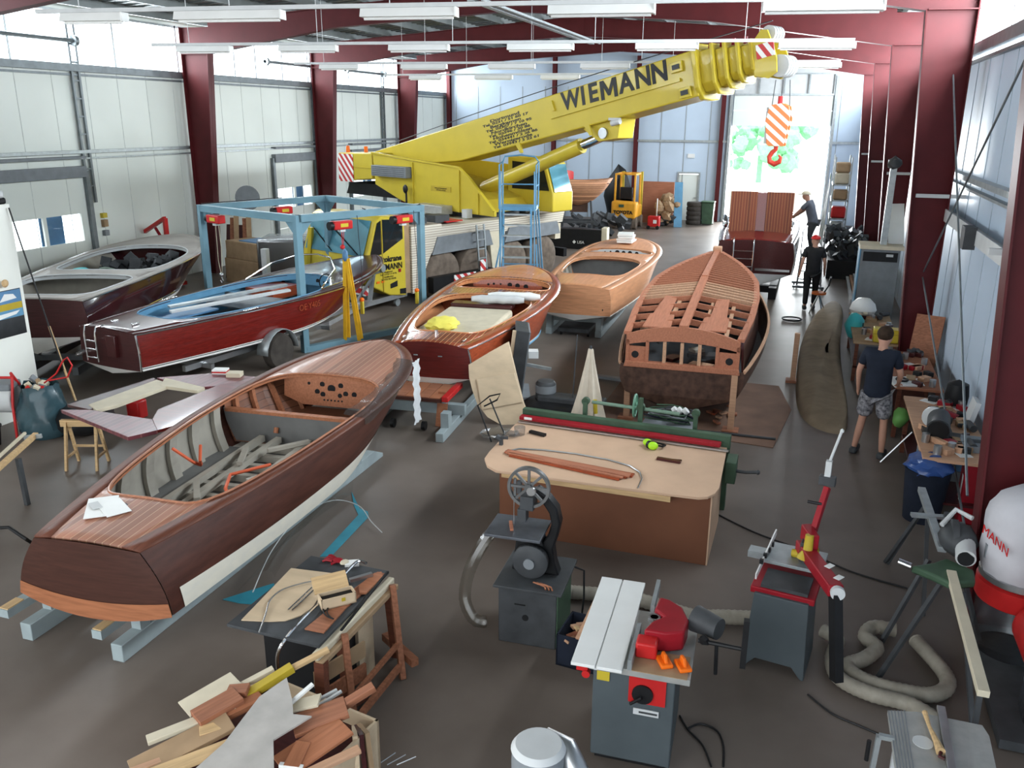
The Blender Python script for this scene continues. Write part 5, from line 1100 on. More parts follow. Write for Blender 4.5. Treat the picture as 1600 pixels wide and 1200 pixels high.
tag(MB().bar((2.0, 22.0, 1.76), (1.95, 23.4, 3.1), .35, .02).build('board', 'white'), 'white translucent board leaning behind the extraction duct', 'board')
# pile of engines on pallets by the far columns, shelf rack with parcels
t = thing('engine_pile', 'dark heap of old engines under the far red columns', 'machinery', (1.15, 29, 0)); b = MB()
for k in range(90): b.box((random.uniform(-.45, .55), random.uniform(-1.8, 2.2), random.uniform(.55, 1.15)), (random.uniform(.08, .35), random.uniform(.08, .4), random.uniform(.08, .3)), (random.random(), random.random(), random.random()))
b['x'] if False else None
o = b.build('engine_parts', 'dkgrey', t); o['kind'] = 'stuff'
b = MB()
for k in range(30): b.cyl(*[(random.uniform(-.45, .55), random.uniform(-1.8, 2.2), random.uniform(.7, 1.3)) for _ in range(2)], .012, n=5) if False else b.blob((random.uniform(-.45, .55), random.uniform(-1.8, 2.2), random.uniform(.9, 1.2)), random.uniform(.03, .09), 1, .2)
o = b.build('engine_fittings', 'steel', t); o['kind'] = 'stuff'; MB().bb((-.5, -1.9, .0), (.6, 2.3, .55)).build('pallet_box', 'black', t)
t = thing('shelf_rack', 'tall metal shelf rack with wrapped parcels beside the open gate', 'shelf', (.68, 33.4, 0))
for x in (0, .55):
    for y in (0, 2.2): MB().bb((x, y, 0), (x+.05, y+.05, 3.3)).build('upright', 'galv', t)
for z in (.5, 1.1, 1.75, 2.3): MB().bb((0, 0, z), (.6, 2.25, z+.05)).build('shelf', 'galv', t)
for i, (z, s_, m_, nm) in enumerate(((1.15, .4, 'red', 'red box on the second shelf of the tall rack by the gate'), (1.80, .35, 'cardboard', 'brown wrapped parcel on the third shelf of the tall rack'), (2.35, .4, 'cream', 'pale wrapped parcel on the top shelf of the tall rack'), (2.76, .35, 'cardboard', 'brown wrapped parcel on top of the pale parcel on the rack'), (.55, .45, 'ltgrey', 'grey box on the bottom shelf of the tall rack'))):
    tag(MB().box((.98, 33.8, z+s_/2+.0), (.5, .6, s_)).build('parcel', m_, None, .06), nm, 'parcel')
for k in range(5): tag(MB().bar((.55-.03*k, 34.5+.4*k, 0), (.62, 34.9+.4*k, 2.4+.2*(k % 2)), .12, .03).build('board', 'green' if k % 2 else 'darkgalv'), 'dark board leaning upright at the right of the open gate', 'board', 'dark boards leaning by the gate')
# ------------------------------------------------------------ far end of the hall
t = thing('forklift', 'small orange-yellow forklift truck parked at the back wall', 'forklift', (-7.55, 36.6, 0))
MB().bb((-.55, 0, .45), (.50, 1.5, 1.0)).build('chassis', 'orangey', t, .08); MB().prism([(-.55, .45), (.50, .45), (.55, 1.15), (-.55, 1.2)], (0, -.02, 0), (1, 0, 0), (0, 0, 1), (0, .55, 0)).build('counterweight', 'orangey', t, .08)
text('TOYOTA', 'lettering', .20, 'black', t, (-.02, -.04, .72), (1, 0, 0), (0, 0, 1), .01, .01)
MB().bb((-.3, .5, 1.15), (.25, .6, 1.75)).bb((-.3, .5, 1.15), (.25, 1.0, 1.28)).build('seat', 'black', t, .03)
for x in (-.42, .42):
    MB().bar((x, .1, 1.1), (x, .15, 2.3), .07).bar((x, 1.3, 1.0), (x, 1.2, 2.3), .07).bar((x, .12, 2.3), (x, 1.25, 2.3), .07).build('guard_post', 'orangey', t); MB().bb((x-.05, 1.6, .1), (x+.05, 1.72, 2.35)).build('mast_rail', 'dkyellow', t)
MB().bb((-.45, .1, 2.28), (.45, .16, 2.34)).bb((-.45, 1.2, 2.28), (.45, 1.26, 2.34)).bb((-.03, .1, 2.28), (.03, 1.2, 2.33)).build('overhead_guard', 'orangey', t)
for x in (-.5, .38):
    for y in (.25, 1.4): MB().cyl((x, y, .26), (x+.16, y, .26), .26, n=18).build('wheel', 'dustrubber', t)
MB().bb((-.3, -.06, .35), (.35, .2, .5)).build('tow_bracket', 'dkgrey', t); MB().box((-.1, -.04, 1.0), (.22, .02, .12)).build('badge', 'green', t); MB().cyl((0, 1.0, 1.2), (0, .9, 1.55), .02, n=6).build('steering_column', 'black', t)
t = thing('old_hull', 'old weathered wooden boat hull standing on a rough frame at the back', 'boat', (-8.75, 33.4, 0), math.radians(12))
b = MB(); rws = []
for k in range(15):
    u = k/14*2-1; w = .62*max(0, 1-abs(u)**2.4)**.7; x = u*1.35; zt_ = 2.22+.12*u*u
    rws.append([(x*(1-.35*(1-abs(j-6)/6)*0-.5*(1-min(1, abs(j/6-1)))*abs(u)), w*math.sin((j/12-.5)*PI), zt_-(.95-.25*abs(u))*math.cos((j/12-.5)*PI)**1.0) for j in range(13)])
b.grid(rws); b.build('planking', planked('old_planks', (.52, .25, .13), (.18, .07, .04), .085, .14, .7, 0, axis=2, var=.35), t, solid=.03)
MB().prism([(x, y) for x, y in [(1.25*math.cos(a*PI/8), .5*math.sin(a*PI/8)) for a in range(16)]], (0, 0, 2.12), (1, 0, 0), (0, 1, 0), (0, 0, .03)).build('inner_floor', 'mahodk', t)
MB().bb((-.3, -.05, 1.0), (.4, .05, 1.35)).build('keel', 'oldhull', t)
for x in (-.5, .5):
    for y in (-.4, .4): MB().bar((x, y*.5, 1.55), (x*1.3, y, 0), .06).build('stand_leg', 'dkgrey', t)
MB().bb((-.7, -.4, .6), (.7, -.33, .68)).bb((-.7, .33, .6), (.7, .4, .68)).bb((-.6, -.4, .3), (.6, .4, .36)).build('stand_rail', 'dkgrey', t)
B = Boat(4.6, .6, .78, .5, 2.4, 2.4, 2.45, .5, .9, .3, pb=2.2, opens=((.2, .6, 4, .15),)); r = place_boat('dinghy', 'small red and grey boat standing high behind the crane truck', (-10.0, 37.6), (-1, -.35)); r.location = (-9.7, 35.2, 0); r.rotation_euler = (0, 0, math.radians(170)); B.hull(r, 'red', 'grey', 'red', boot=False); B.deck(r, 'red', 'red', .1)
MB().bb((.8, -.5, 0), (1.0, .5, 1.72)).bb((2.8, -.4, 0), (3.0, .4, 1.7)).build('stand', 'dkgrey', r)
t = thing('propane_hose_reel', 'red', 'x') if False else None
t = thing('welding_machine', 'red wheeled welding machine on the floor right of the forklift', 'machine', (-6.35, 37.3, 0)); MB().bb((-.25, -.15, .1), (.25, .25, .55)).build('casing', 'red', t, .03); MB().cyl((-.2, -.2, .08), (-.2, -.15, .08), .08, n=12).cyl((.2, -.2, .08), (.2, -.15, .08), .08, n=12).build('wheel', 'black', t); MB().cyl((.1, 0, .55), (.1, 0, 1.3), .03, n=8).build('handle', 'steel', t); MB().bb((.0, -.16, .25), (.15, -.15, .4)).build('badge', 'white', t)
tag(MB().bar((-7.0, 39.2, .0), (-7.0, 39.6, 1.75), 2.6, .05, up=(0, 1, 0)).build('panel', 'mahom') if False else P(-7.4, 39.6, 0, -5.9, 39.68, 1.85).build('panel', 'frame'), 'large red-brown plywood panel leaning at the back wall', 'panel')
t = thing('scrap_heap', 'tangled heap of brown wrapping and scrap against the back wall', 'scrap', (-5.95, 38.6, 0)); b = MB()
for k in range(34): b.blob((random.uniform(-.4, .4), random.uniform(-.3, .5), random.uniform(.2, 1.35)), random.uniform(.1, .26), 1, .35)
b.build('wrapping', 'cardboard', t, smooth=False)['kind'] = 'stuff'
b = MB()
for k in range(14): b.blob((random.uniform(-.5, .3), random.uniform(-.4, .3), random.uniform(.1, .5)), random.uniform(.1, .22), 1, .35)
b.build('dark_scrap', 'dkgrey', t, smooth=False)['kind'] = 'stuff'
tag(MB().bar((-5.45, 38.3, 0), (-5.6, 38.9, 1.9), .35, .03).build('blue_sheet', 'ltblue'), 'pale blue sheet leaning beside the brown scrap heap', 'sheet')
for k in range(5):
    tag(MB().lathe([(.2, -.1), (.32, -.1), (.35, -.05), (.35, .05), (.32, .1), (.2, .1)], (-4.95, 39.7, .1+.2*k), (0, 0, 1), 24).build('tyre', 'rubber'), ['bottom', 'second from the bottom', 'middle', 'second from the top', 'top'][k]+' tyre of the stack beside the small back door', 'tyre', 'tyres stacked by the back door')
t = thing('wheelie_bin', 'dark green wheeled bin beside the tyre stack', 'bin', (-4.35, 39.8, 0)); MB().prism([(-.24, 0), (.24, 0), (.28, .95), (-.28, .95)], (0, -.25, .04), (1, 0, 0), (0, 0, 1), (0, .5, 0)).build('bin_body', 'green', t, .03); MB().bb((-.3, -.3, .99), (.3, .28, 1.05)).build('lid', 'green', t, .02)
for x in (-.24, .2): MB().cyl((x, .25, .1), (x+.05, .25, .1), .1, n=12).build('wheel', 'black', t)
t = thing('black_case', 'long low black case with white logo standing on the floor', 'case', (-8.0, 30.2, 0), .02); MB().bb((-1.05, 0, .0), (1.05, .4, .72)).build('case_body', 'black', t, .02); MB().bb((1.0, -.02, .1), (1.2, .42, .8)).build('end_block', 'cream', t, .02); text('◆ LISA', 'logo', .14, 'white', t, (.15, -.01, .25), (1, 0, 0), (0, 0, 1), .006)
b = MB(); t = thing('engine_stand', 'dark machinery and frames heaped under the old wooden hull', 'machinery', (-7.9, 34.2, 0))
for k in range(30): b.box((random.uniform(-1.4, .9), random.uniform(-.6, .8), random.uniform(.1, .8)), (random.uniform(.1, .5), random.uniform(.1, .4), random.uniform(.05, .3)), (random.random(), random.random(), random.random()))
b.build('machine_parts', 'dkgrey', t)['kind'] = 'stuff'
tag(MB().blob((-8.35, 38.9, 1.2), .75, 2, .12, (.8, .6, 1.7)).build('wrapped_bundle', 'black', smooth=True), 'tall black wrapped bundle behind the forklift', 'bundle')
# left side: crates, covered trailer, engine crane
t = thing('crate_pile', 'brown crates under plastic film by the left wall', 'crates', (-15.6, 20.2, 0), -.3)
for x, y, z, w, d, h in ((0, 0, 0, 1.5, 1.0, .7), (.1, 0, .7, 1.4, .9, .5)): MB().bb((x, y, z), (x+w, y+d, z+h)).build('crate', 'cardboard', t, .02)
MB().bb((.6, .1, 1.2), (1.4, .8, 1.23)).build('blue_sheet', 'blue', t)
t = thing('covered_trailer', 'dark loaded trailer under clear plastic near the crane cab', 'trailer', (-13.9, 19.4, 0), .35); MB().bb((0, 0, .45), (2.6, 1.2, 1.35)).build('load', 'dkgrey', t, .05); MB().bb((-.03, -.03, .5), (2.63, 1.23, 1.4)).build('plastic_cover', 'film', t, .08)
for x in (.9, 1.5): MB().lathe([(.12, -.1), (.3, -.1), (.33, 0), (.3, .1), (.12, .1)], (x, -.08, .33), (0, 1, 0), 18).build('wheel', 'rubber', t)
MB().bb((-.2, 0, .35), (2.7, 1.2, .45)).build('chassis', 'black', t)
tag(MB().bar((-11.9, 18.6, .1), (-11.7, 18.6, 1.9), .12, .1).build('post', 'yellow'), 'yellow leaning post before the crane windscreen', 'post')
tag(P(-12.95, 18.2, 0, -12.8, 18.35, 1.35).build('post', 'ltgrey'), 'short pale grey upright post left of the yellow post', 'post')
t = thing('engine_crane', 'red folding engine crane standing by the left wall', 'crane', (-16.4, 18.9, 0), -.3); MB().bar((0, 0, 0), (0, 0, 1.9), .1).build('mast', 'red', t); MB().bar((0, 0, 1.9), (-1.3, 0, 1.35), .09).build('boom', 'red', t); MB().cyl((-.02, 0, 1.1), (-.5, 0, 1.6), .04, n=10).build('ram', 'dkred', t); MB().bb((-1.2, -.4, .05), (.1, -.3, .15)).bb((-1.2, .3, .05), (.1, .4, .15)).bb((-.05, -.4, .05), (.1, .4, .15)).build('base_frame', 'red', t)
tag(MB().lathe([(.02, -.03), (.36, -.03), (.36, .03), (.02, .03)], (-15.6, 21.5, 2.25), (.3, -1, 0), 24).bb((-15.63, 21.45, .0), (-15.57, 21.5, 1.95)).build('grey_disc', 'grey'), 'round grey disc on a stand before the left wall', 'disc')
for k in range(6): tag(MB().bar((-15.95+.16*k, 20.75, 0), (-16.1+.14*k, 21.2, 1.5+.2*(k % 3)), .14, .03).build('board', ['mahodk', 'mahom', 'cardboard'][k % 3]), 'rough brown board leaning at the first red column on the left', 'board', 'rough boards leaning at the left column')
tag(MB().bb((-13.2, 16.9, .0), (-11.9, 17.5, .55)).build('low_table', 'cardboard', None, .02), 'low brown timber stack between the dark boat and the gantry', 'timber stack')
for i, (z, s_) in enumerate(((2.05, .12), (1.85, .18), (1.6, .14))): tag(MB().box((-17.34, 17.75+.0*i, z), (.10, .14, s_)).build('switch_box', ['yellow', 'cardboard', 'grey'][i]), ['yellow', 'brown', 'grey'][i]+' switch box on the left wall beside the gate track', 'switch box')
# ------------------------------------------------------------ office wall: poster, lamp, pole
t = thing('poster', 'printed poster of boats at sea on the white office wall', 'poster', (-11.278, 0, 0))
MB().quad((.0, 8.95, 1.30), (.0, 9.69, 1.30), (.0, 9.69, 2.00), (.0, 8.95, 2.00)).build('poster_sheet', 'dkgrey', t, solid=.006)
MB().bb((.004, 8.96, 1.80), (.008, 9.68, 1.99)).build('sky_field', 'blue', t); MB().bb((.004, 8.96, 1.70), (.008, 9.68, 1.80)).build('beach_field', 'dkyellow', t); MB().bb((.004, 8.96, 1.58), (.008, 9.68, 1.70)).build('sea_field', 'ltblue', t)
MB().prism([(9.3, 1.84), (9.6, 1.86), (9.55, 1.93), (9.4, 1.95)], (.009, 0, 0), (0, 1, 0), (0, 0, 1), (.003, 0, 0)).prism([(9.0, 1.64), (9.62, 1.67), (9.55, 1.62), (9.2, 1.58)], (.009, 0, 0), (0, 1, 0), (0, 0, 1), (.003, 0, 0)).build('boat_picture', 'white', t)
t = thing('emergency_lamp', 'black and white emergency lamp on top of the white office wall', 'lamp', (-11.40, 9.52, 3.25)); MB().bb((-.12, -.22, 0), (.12, .2, .10)).build('base', 'black', t, .03); MB().bb((-.08, -.18, .09), (.13, .17, .2)).build('reflector', 'ltgrey', t, .03); MB().tube([(0, -.1, .2), (0, -.1, .27), (0, .08, .27), (0, .08, .2)], .014, 6).build('handle', 'black', t)
tag(MB().cyl((-11.24, 9.70, 3.2), (-10.75, 9.85, .35), .012, n=6).build('thin_pole', 'black'), 'thin black pole leaning against the end of the white office wall', 'pole')
tag(MB().cyl((-11.1, 9.95, 1.35), (-10.55, 9.75, .15), .02, n=6).build('broom_handle', 'pine'), 'wooden broom handle standing in the dark green refuse sack', 'broom')
tag(MB().blob(onx(8, 443, -11.22), .06, 2, .05, (.4, 1, 1)).build('wall_hook', 'pine'), 'small round brown hook on the white office wall above the poster', 'hook')
# compressor / barrow and refuse sack
t = thing('site_heater', 'grey drum machine on a red tubular frame beside the refuse sack', 'machine', (-10.98, 8.75, 0), .35)
MB().cyl((-.30, 0, .55), (.30, 0, .55), .21, n=24).build('drum', 'ltgrey', t, .02); MB().bb((-.3, -.16, .70), (.3, .16, .80)).build('top_housing', 'grey', t, .02)
for x in (-.34, .34): MB().tube([(x, -.25, .0), (x, -.22, .5), (x, -.12, .9), (x*.8, -.02, .94), (x, .22, .5), (x, .3, 0)], .02, 8).build('side_tube', 'red', t)
MB().tube([(-.34, -.12, .9), (.34, -.12, .9)], .02, 8).build('handle', 'red', t)
t = thing('bucket', 'black bucket with a white stirring stick on the floor below the drum machine', 'bucket', (-10.72, 8.33, 0)); MB().lathe([(.12, 0), (.15, .26), (.165, .27), (.165, .29), (.14, .28), (.13, .2), (.0, .2)], n=22).build('pail', 'black', t); MB().cyl((.0, 0, .1), (-.05, .05, .5), .012, n=6).build('stick', 'white', t); MB().cyl((0, 0, .19), (0, 0, .215), .13, n=16).build('contents', 'ltgrey', t)
o = MB(); rws = []
for j in range(11):
    z = j/10; R_ = [.30, .36, .38, .37, .36, .34, .32, .30, .29, .27, .27][j]
    rws.append([(R_*(1+.10*math.sin(a*1.7+j)+.05*math.sin(a*5))*math.cos(a*PI/10), R_*.9*(1+.10*math.sin(a*1.3+j*.7))*math.sin(a*PI/10), z*.78+.02*math.sin(a*2.1)) for a in range(20)])
o.grid(rws, closed=True); t = thing('refuse_sack', 'dark green-blue refuse sack full of scrap by the white office wall', 'sack', (-10.35, 8.95, 0)); o.build('bag', mat('sack_plastic', (.035, .07, .085), .25, 0, .2, .2, 5, .3), t)
for k in range(12): MB().box((random.uniform(-.2, .2), random.uniform(-.2, .2), .72+random.uniform(0, .1)), (.15, .08, .05), (random.random(), random.random(), random.random()*3)).build('scrap_piece', random.choice(['cream', 'grey', 'cardboard', 'red']), t)
MB().tube([(.1, 0, .8), (.3, .05, .95), (.42, .1, 1.15), (.5, .1, 1.2), (.55, .12, 1.08), (.45, .1, .9), (.2, 0, .85)], .012, 6).build('red_hose', 'red', t)
t = thing('refuse_sack', 'second dark sack slumped behind the green-blue refuse sack', 'sack', (-9.85, 9.2, 0)); MB().blob((0, 0, .24), .42, 3, .06, (1, 1, .58)).build('bag', 'black', t)
tag(P(-9.75, 9.9, 0, -9.5, 10.1, .3).build('red_jerrycan', 'red', None, .03), 'red can on the floor under the stern of the red boat', 'can')
# deck section with hatch opening on trestles
def qd(l, z): return [gp(x, y, z) for x, y in l]
t = thing('deck_section', 'loose dark mahogany deck section with cream framed opening, resting on trestles', 'deck section', (0, 0, 0))
def slabz(name, l, z, h, m): b = MB(); b.prism([(p.x, p.y) for p in qd(l, z)], (0, 0, z-h), (1, 0, 0), (0, 1, 0), (0, 0, h)); return b.build(name, m, t, .004)
M['purple'] = planked('deck_dark_gloss', (.14, .035, .045), (.26, .10, .09), .09, .1, .4, .2, axis=0)
slabz('far_deck', [(105, 632), (240, 590), (250, 597), (140, 640)], .74, .04, 'mahodk'); slabz('near_deck', [(95, 640), (140, 640), (238, 655), (246, 672), (200, 683)], .74, .05, 'purple')
slabz('end_deck', [(245, 590), (330, 583), (420, 590), (380, 600), (300, 606)], .74, .04, 'purple'); slabz('side_deck', [(238, 655), (246, 640), (345, 600), (420, 590), (390, 606), (290, 660), (246, 672)], .745, .04, 'mahog')
slabz('cream_frame', [(138, 632), (245, 593), (258, 597), (262, 603), (180, 633), (150, 640)], .75, .05, 'cream'); slabz('cream_frame', [(258, 590), (320, 605), (308, 610), (250, 602)], .755, .05, 'cream')
def trestle(name, label, c, rz, w, h, m, lean=.28, th=.04, cross=True):
    t = thing(name, label, 'trestle', c, rz); MB().bb((-w/2, -th, h-.09), (w/2, th, h)).build('top_beam', m, t, .004)
    for x in (-w/2+.08, w/2-.08):
        for y in (-1, 1): MB().bar((x, y*th*.9, h-.03), (x*1.04, y*lean, 0), th, th*1.4).build('leg', m, t)
        if cross: MB().bar((x*1.03, -lean*.75, h*.25), (x*1.03, lean*.75, h*.25), th*.8, th).build('crossbar', m, t)
    MB().bar((-w/2+.06, lean*.6, h*.38), (w/2-.06, lean*.6, h*.38), th*.8, th).build('rail', m, t)
    return t
trestle('trestle', 'slender orange wooden trestle under the near end of the dark deck section', (-8.85, 8.2, 0), .35, .55, .66, 'pine', .18, .03)
trestle('trestle', 'wooden trestle under the far end of the dark deck section', (-7.8, 9.1, 0), .35, .6, .66, 'pine', .18, .03)
for i, (px, py, z, m, l_) in enumerate(((345, 583, .80, 'white', 'red and white small box on the far end of the dark deck section'), (367, 588, .78, 'cream', 'white small box beside the red and white box'))):
    t = thing('small_box', l_, 'box', gp(px, py, .74), .3); MB().bb((-.11, -.08, 0), (.11, .08, .07)).build('box', m, t, .004)
    if i == 0: MB().bb((-.112, -.082, .02), (.112, .082, .045)).build('label_band', 'red', t)
# yellow lamp bars at left edge, bent rod
t = thing('long_clamps', 'yellow wooden long clamps leaning at the left edge', 'clamp', (0, 0, 0)); MB().bar((-8.4, 6.2, .55), (-8.86, 7.5, .70), .06, .05).build('bar', 'pine', t); MB().bar((-8.5, 6.2, .58), (-8.98, 7.45, .72), .03, .03).build('bar', 'cream', t); MB().bar((-8.95, 7.4, .68), (-8.75, 7.48, .70), .03, .05).build('jaw', 'galv', t)
MB().bar((-8.6, 7.0, 0), (-8.62, 7.0, .6), .05).build('support', 'dkgrey', t); MB().bar((-8.3, 6.3, 0), (-8.35, 6.3, .5), .05).build('support', 'dkgrey', t)
tag(MB().tube([gp(-10, 825, .5), gp(14, 824, .52), gp(40, 842, .45), gp(52, 850, .3)], .018, 8).build('bent_rod', 'black'), 'bent black handle rod at the left edge behind the foreground boat', 'handle')
# ------------------------------------------------------------ leaning plywood, steel box, table group
PN, PP = Vector((-.45, 1, -.35)), Vector((-4.9, 11.3, 0))
for nm_, lab_, out_, off_ in (('plywood_sheet', 'large pale plywood sheet with rounded corner leaning on the red mahogany boat', [(732, 570), (765, 550), (794, 534), (805, 580), (817, 628), (830, 662), (800, 668), (783, 664), (762, 652), (746, 632), (738, 610), (733, 590)], 0), ('plywood_offcut', 'smaller plywood sheet leaning on the large rounded plywood sheet', [(745, 592), (803, 583), (817, 628), (753, 640)], -.03)):
    t = thing(nm_, lab_, 'sheet', (0, 0, 0)); q_ = [onpl(x, y, PP+Vector((0, off_, 0)), PN) for x, y in out_]
    b = MB(); v0 = [b.bm.verts.new(p) for p in q_]; v1 = [b.bm.verts.new(p+Vector((.008, .02, 0))) for p in q_]; b.bm.faces.new(v0); b.bm.faces.new(list(reversed(v1)))
    for i in range(len(v0)): b.bm.faces.new((v0[i], v1[i], v1[(i+1) % len(v0)], v0[(i+1) % len(v0)]))
    b.build('board', 'ply', t)
tag(MB().box((-4.98, 11.25, .28), (.16, .03, .56), (.0, .1, .3)).build('board', 'maho'), 'narrow red-brown board standing under the red edge of the swim platform', 'board')
t = thing('steel_cabinet', 'tilted grey steel cabinet standing behind the plywood sheets', 'cabinet', (-4.42, 13.2, 0), math.radians(20)); MB().box((0, 0, .62), (.22, .75, 1.15), (.0, .12, 0)).build('carcass', 'dkgrey', t, .01); MB().box((.12, 0, .62), (.02, .7, 1.1), (0, .12, 0)).build('door', 'grey', t); MB().box((-.1, -.33, .62), (.14, .05, 1.15), (0, .12, 0)).build('ply_edge', 'ply', t); MB().bar((.15, -.1, .55), (.55, -.2, .5), .05).build('lever', 'galv', t); MB().bb((.18, .1, .6), (.35, .3, .72)).build('white_box', 'white', t); MB().bb((-.15, -.4, 0), (.2, .4, .06)).build('foot', 'grey', t)
t = thing('tube_frame', 'thin black bent tube frame leaning in front of the plywood', 'frame', (-4.0, 10.9, 0)); MB().tube([(-.05, .0, .0), (-.30, .1, .50), (-.12, .12, .66), (.05, .1, .72), (-.0, .1, .62), (-.2, .1, .5)], .012, 6).tube([(-.12, .12, .62), (.25, -.1, .05)], .012, 6).build('tube', 'black', t)
tag(MB().blob((-3.98, 11.1, .06), .22, 2, .3, (1.3, 1, .28)).build('plastic_scrap', 'film', smooth=False), 'crumpled clear plastic on the floor by the plywood', 'plastic')
# MDF table
t = thing('work_table', 'large MDF work table with rounded front corners on a dark box base', 'table', (0, 0, 0))
TZ = .84
tp = [gp(x, y, TZ) for x, y in ((757, 716), (764, 706), (812, 655), (1138, 690), (1124, 762), (1117, 771), (1106, 776), (1092, 777), (1040, 771), (775, 735), (761, 727))]
MB().prism([(p.x, p.y) for p in tp], (0, 0, TZ-.03), (1, 0, 0), (0, 1, 0), (0, 0, .03)).build('table_top', 'mdf', t, .004)
MB().bb((-2.98, 8.28, 0), (-.66, 9.4, TZ-.03)).build('base_box', 'mdfd', t, .004); MB().bb((-.66, 8.285, 0), (-.645, 9.4, TZ-.03)).build('side_panel', 'mdf', t)
MB().prism([(-2.9, 8.12), (-1.05, 8.10), (-1.05, 8.16), (-2.9, 8.2)], (0, 0, TZ-.09), (1, 0, 0), (0, 1, 0), (0, 0, .06)).build('edge_batten', 'pine', t)
for k in range(5):
    d = .03*k
    tag(MB().bar((-3.02+.02*k, 8.62-d*.9, TZ+.012+.011*(k % 2)), (-1.50-.03*k, 8.42-d*1.3, TZ+.012+.011*(k % 2)), .09 if k < 2 else .035, .018).build('mahogany_strip', 'frame' if k % 2 else 'mahor'), ['widest and farthest', 'second farthest', 'middle', 'second nearest', 'nearest'][k]+' of the red-brown wooden strips on the MDF table', 'wood strip', 'wood strips on the MDF table')
q = [gp(x, y, TZ+.01) for x, y in ((790, 705), (812, 701), (850, 703), (900, 709), (950, 718), (985, 728), (1000, 738), (1003, 748), (997, 762))]
tag(MB().tube(q, .009, 6).build('bent_wire', 'steel'), 'thin bent steel wire laid in an arc on the MDF table', 'wire')
p = gp(1018, 700, TZ); t = thing('ear_defenders', 'lime green and black ear defenders on the MDF table', 'ear defenders', p)
MB().blob((.02, -.04, .045), .062, 3, 0, (1, .7, .8)).build('cup', 'lime', t); MB().blob((-.06, .05, .045), .055, 3, 0, (1, .7, .8)).build('cup', 'lime', t); MB().cyl((-.03, -.0, .04), (.0, -.03, .045), .05, n=16).build('cushion', 'black', t); MB().tube([(.05, -.02, .05), (.13, .0, .035), (.15, .06, .03), (.08, .1, .03), (-.03, .08, .05)], .012, 6).build('headband', 'black', t)
p = gp(1045, 719, TZ+.015); tag(MB().box(p, (.27, .045, .03), (0, 0, -.1)).box(p+Vector((.04, .03, .0)), (.2, .015, .015), (0, 0, .12)).build('wood_offcut', 'mahodk'), 'dark brown wood offcut on the right half of the MDF table', 'offcut')
t = thing('plastic_jars', 'clear plastic cup and crumpled bag at the far left corner of the MDF table', 'cup', gp(812, 679, TZ)); MB().cyl((0, 0, 0), (0, 0, .10), .06, .07, n=16).build('cup', 'film', t); MB().blob((-.08, -.08, .03), .09, 2, .3, (1.2, 1, .4)).build('bag', 'film', t)
tag(MB().bar(gp(828, 674, TZ+.02), gp(852, 680, TZ+.02), .05, .03).build('knife', 'black'), 'black handled tool beside the clear plastic cup on the MDF table', 'tool')
t = thing('clamp', 'dark screw clamp fixed at the left edge of the MDF table', 'clamp', gp(783, 695, TZ)); MB().bar((0, 0, -.1), (0, 0, .1), .04).bar((0, 0, .09), (.08, .02, .09), .03).cyl((.0, 0, .06), (-.06, 0, .1), .03, n=10).build('frame', 'dkgrey', t)
# green machine bench with red fence behind the table
t = thing('fence_machine', 'long dark green machine rail with red fence along the far side of the MDF table', 'machine', (0, 0, 0))
A_, B_ = Vector((-3.20, 9.80, .90)), Vector((-.60, 9.68, .90))
MB().bar(A_, B_, .09, .16).build('rail', 'green', t, .005); MB().bar(A_+Vector((0, -.13, .0)), B_+Vector((-.1, -.13, 0)), .10, .05).build('red_fence', 'dkred', t, .01); MB().bar(A_+Vector((0, -.2, -.04)), B_+Vector((0, -.2, -.04)), .03, .02).build('fence_edge', 'steel', t); MB().box(A_+Vector((.12, -.19, .01)), (.1, .01, .03)).build('plate', 'white', t)
for x in (-3.1, -.66): MB().bb((x-.05, 9.72, 0), (x+.05, 9.86, .86)).build('leg', 'green', t)
MB().box((-.55, 9.4, .68), (.12, .3, .26)).build('end_box', 'green', t, .01); MB().tube([(-.5, 9.35, .68), (-.38, 9.3, .70), (-.25, 9.3, .72)], .02, 6).blob((-.25, 9.3, .72), .03, 1).build('crank', 'dkgrey', t)
for x in (-2.42, -1.72, -1.05): MB().bb((x-.02, 9.86, .85), (x+.03, 9.92, 1.12 if x != -1.72 else 1.25)).cyl((x, 9.9, 1.12), (x, 9.96, 1.12), .05, n=14).build('bracket', 'green', t)
MB().cyl((-2.35, 9.98, 1.10), (-1.25, 9.95, 1.08), .022, n=10).build('shaft', mat('shaft_green', (.16, .24, .18), .4), t)
b = MB(); b.tube([(-1.80, 9.97+.0, 1.12)]+[(-1.80+.02*math.cos(a), 9.97+.13*math.cos(a*PI/10), 1.12+.13*math.sin(a*PI/10)) for a in range(0)]+[(-1.8, 9.97, 1.12)] if False else [(-1.80, 9.97+.12*math.cos(a*PI/10), 1.12+.14*math.sin(a*PI/10)) for a in range(20)], .014, 6, closed=True)
for a in range(5): b.cyl((-1.8, 9.97, 1.12), (-1.8, 9.97+.12*math.cos(a*PI*.4), 1.12+.14*math.sin(a*PI*.4)), .010, n=6)
b.build('handwheel', mat('handwheel_green', (.12, .26, .18), .4), t)
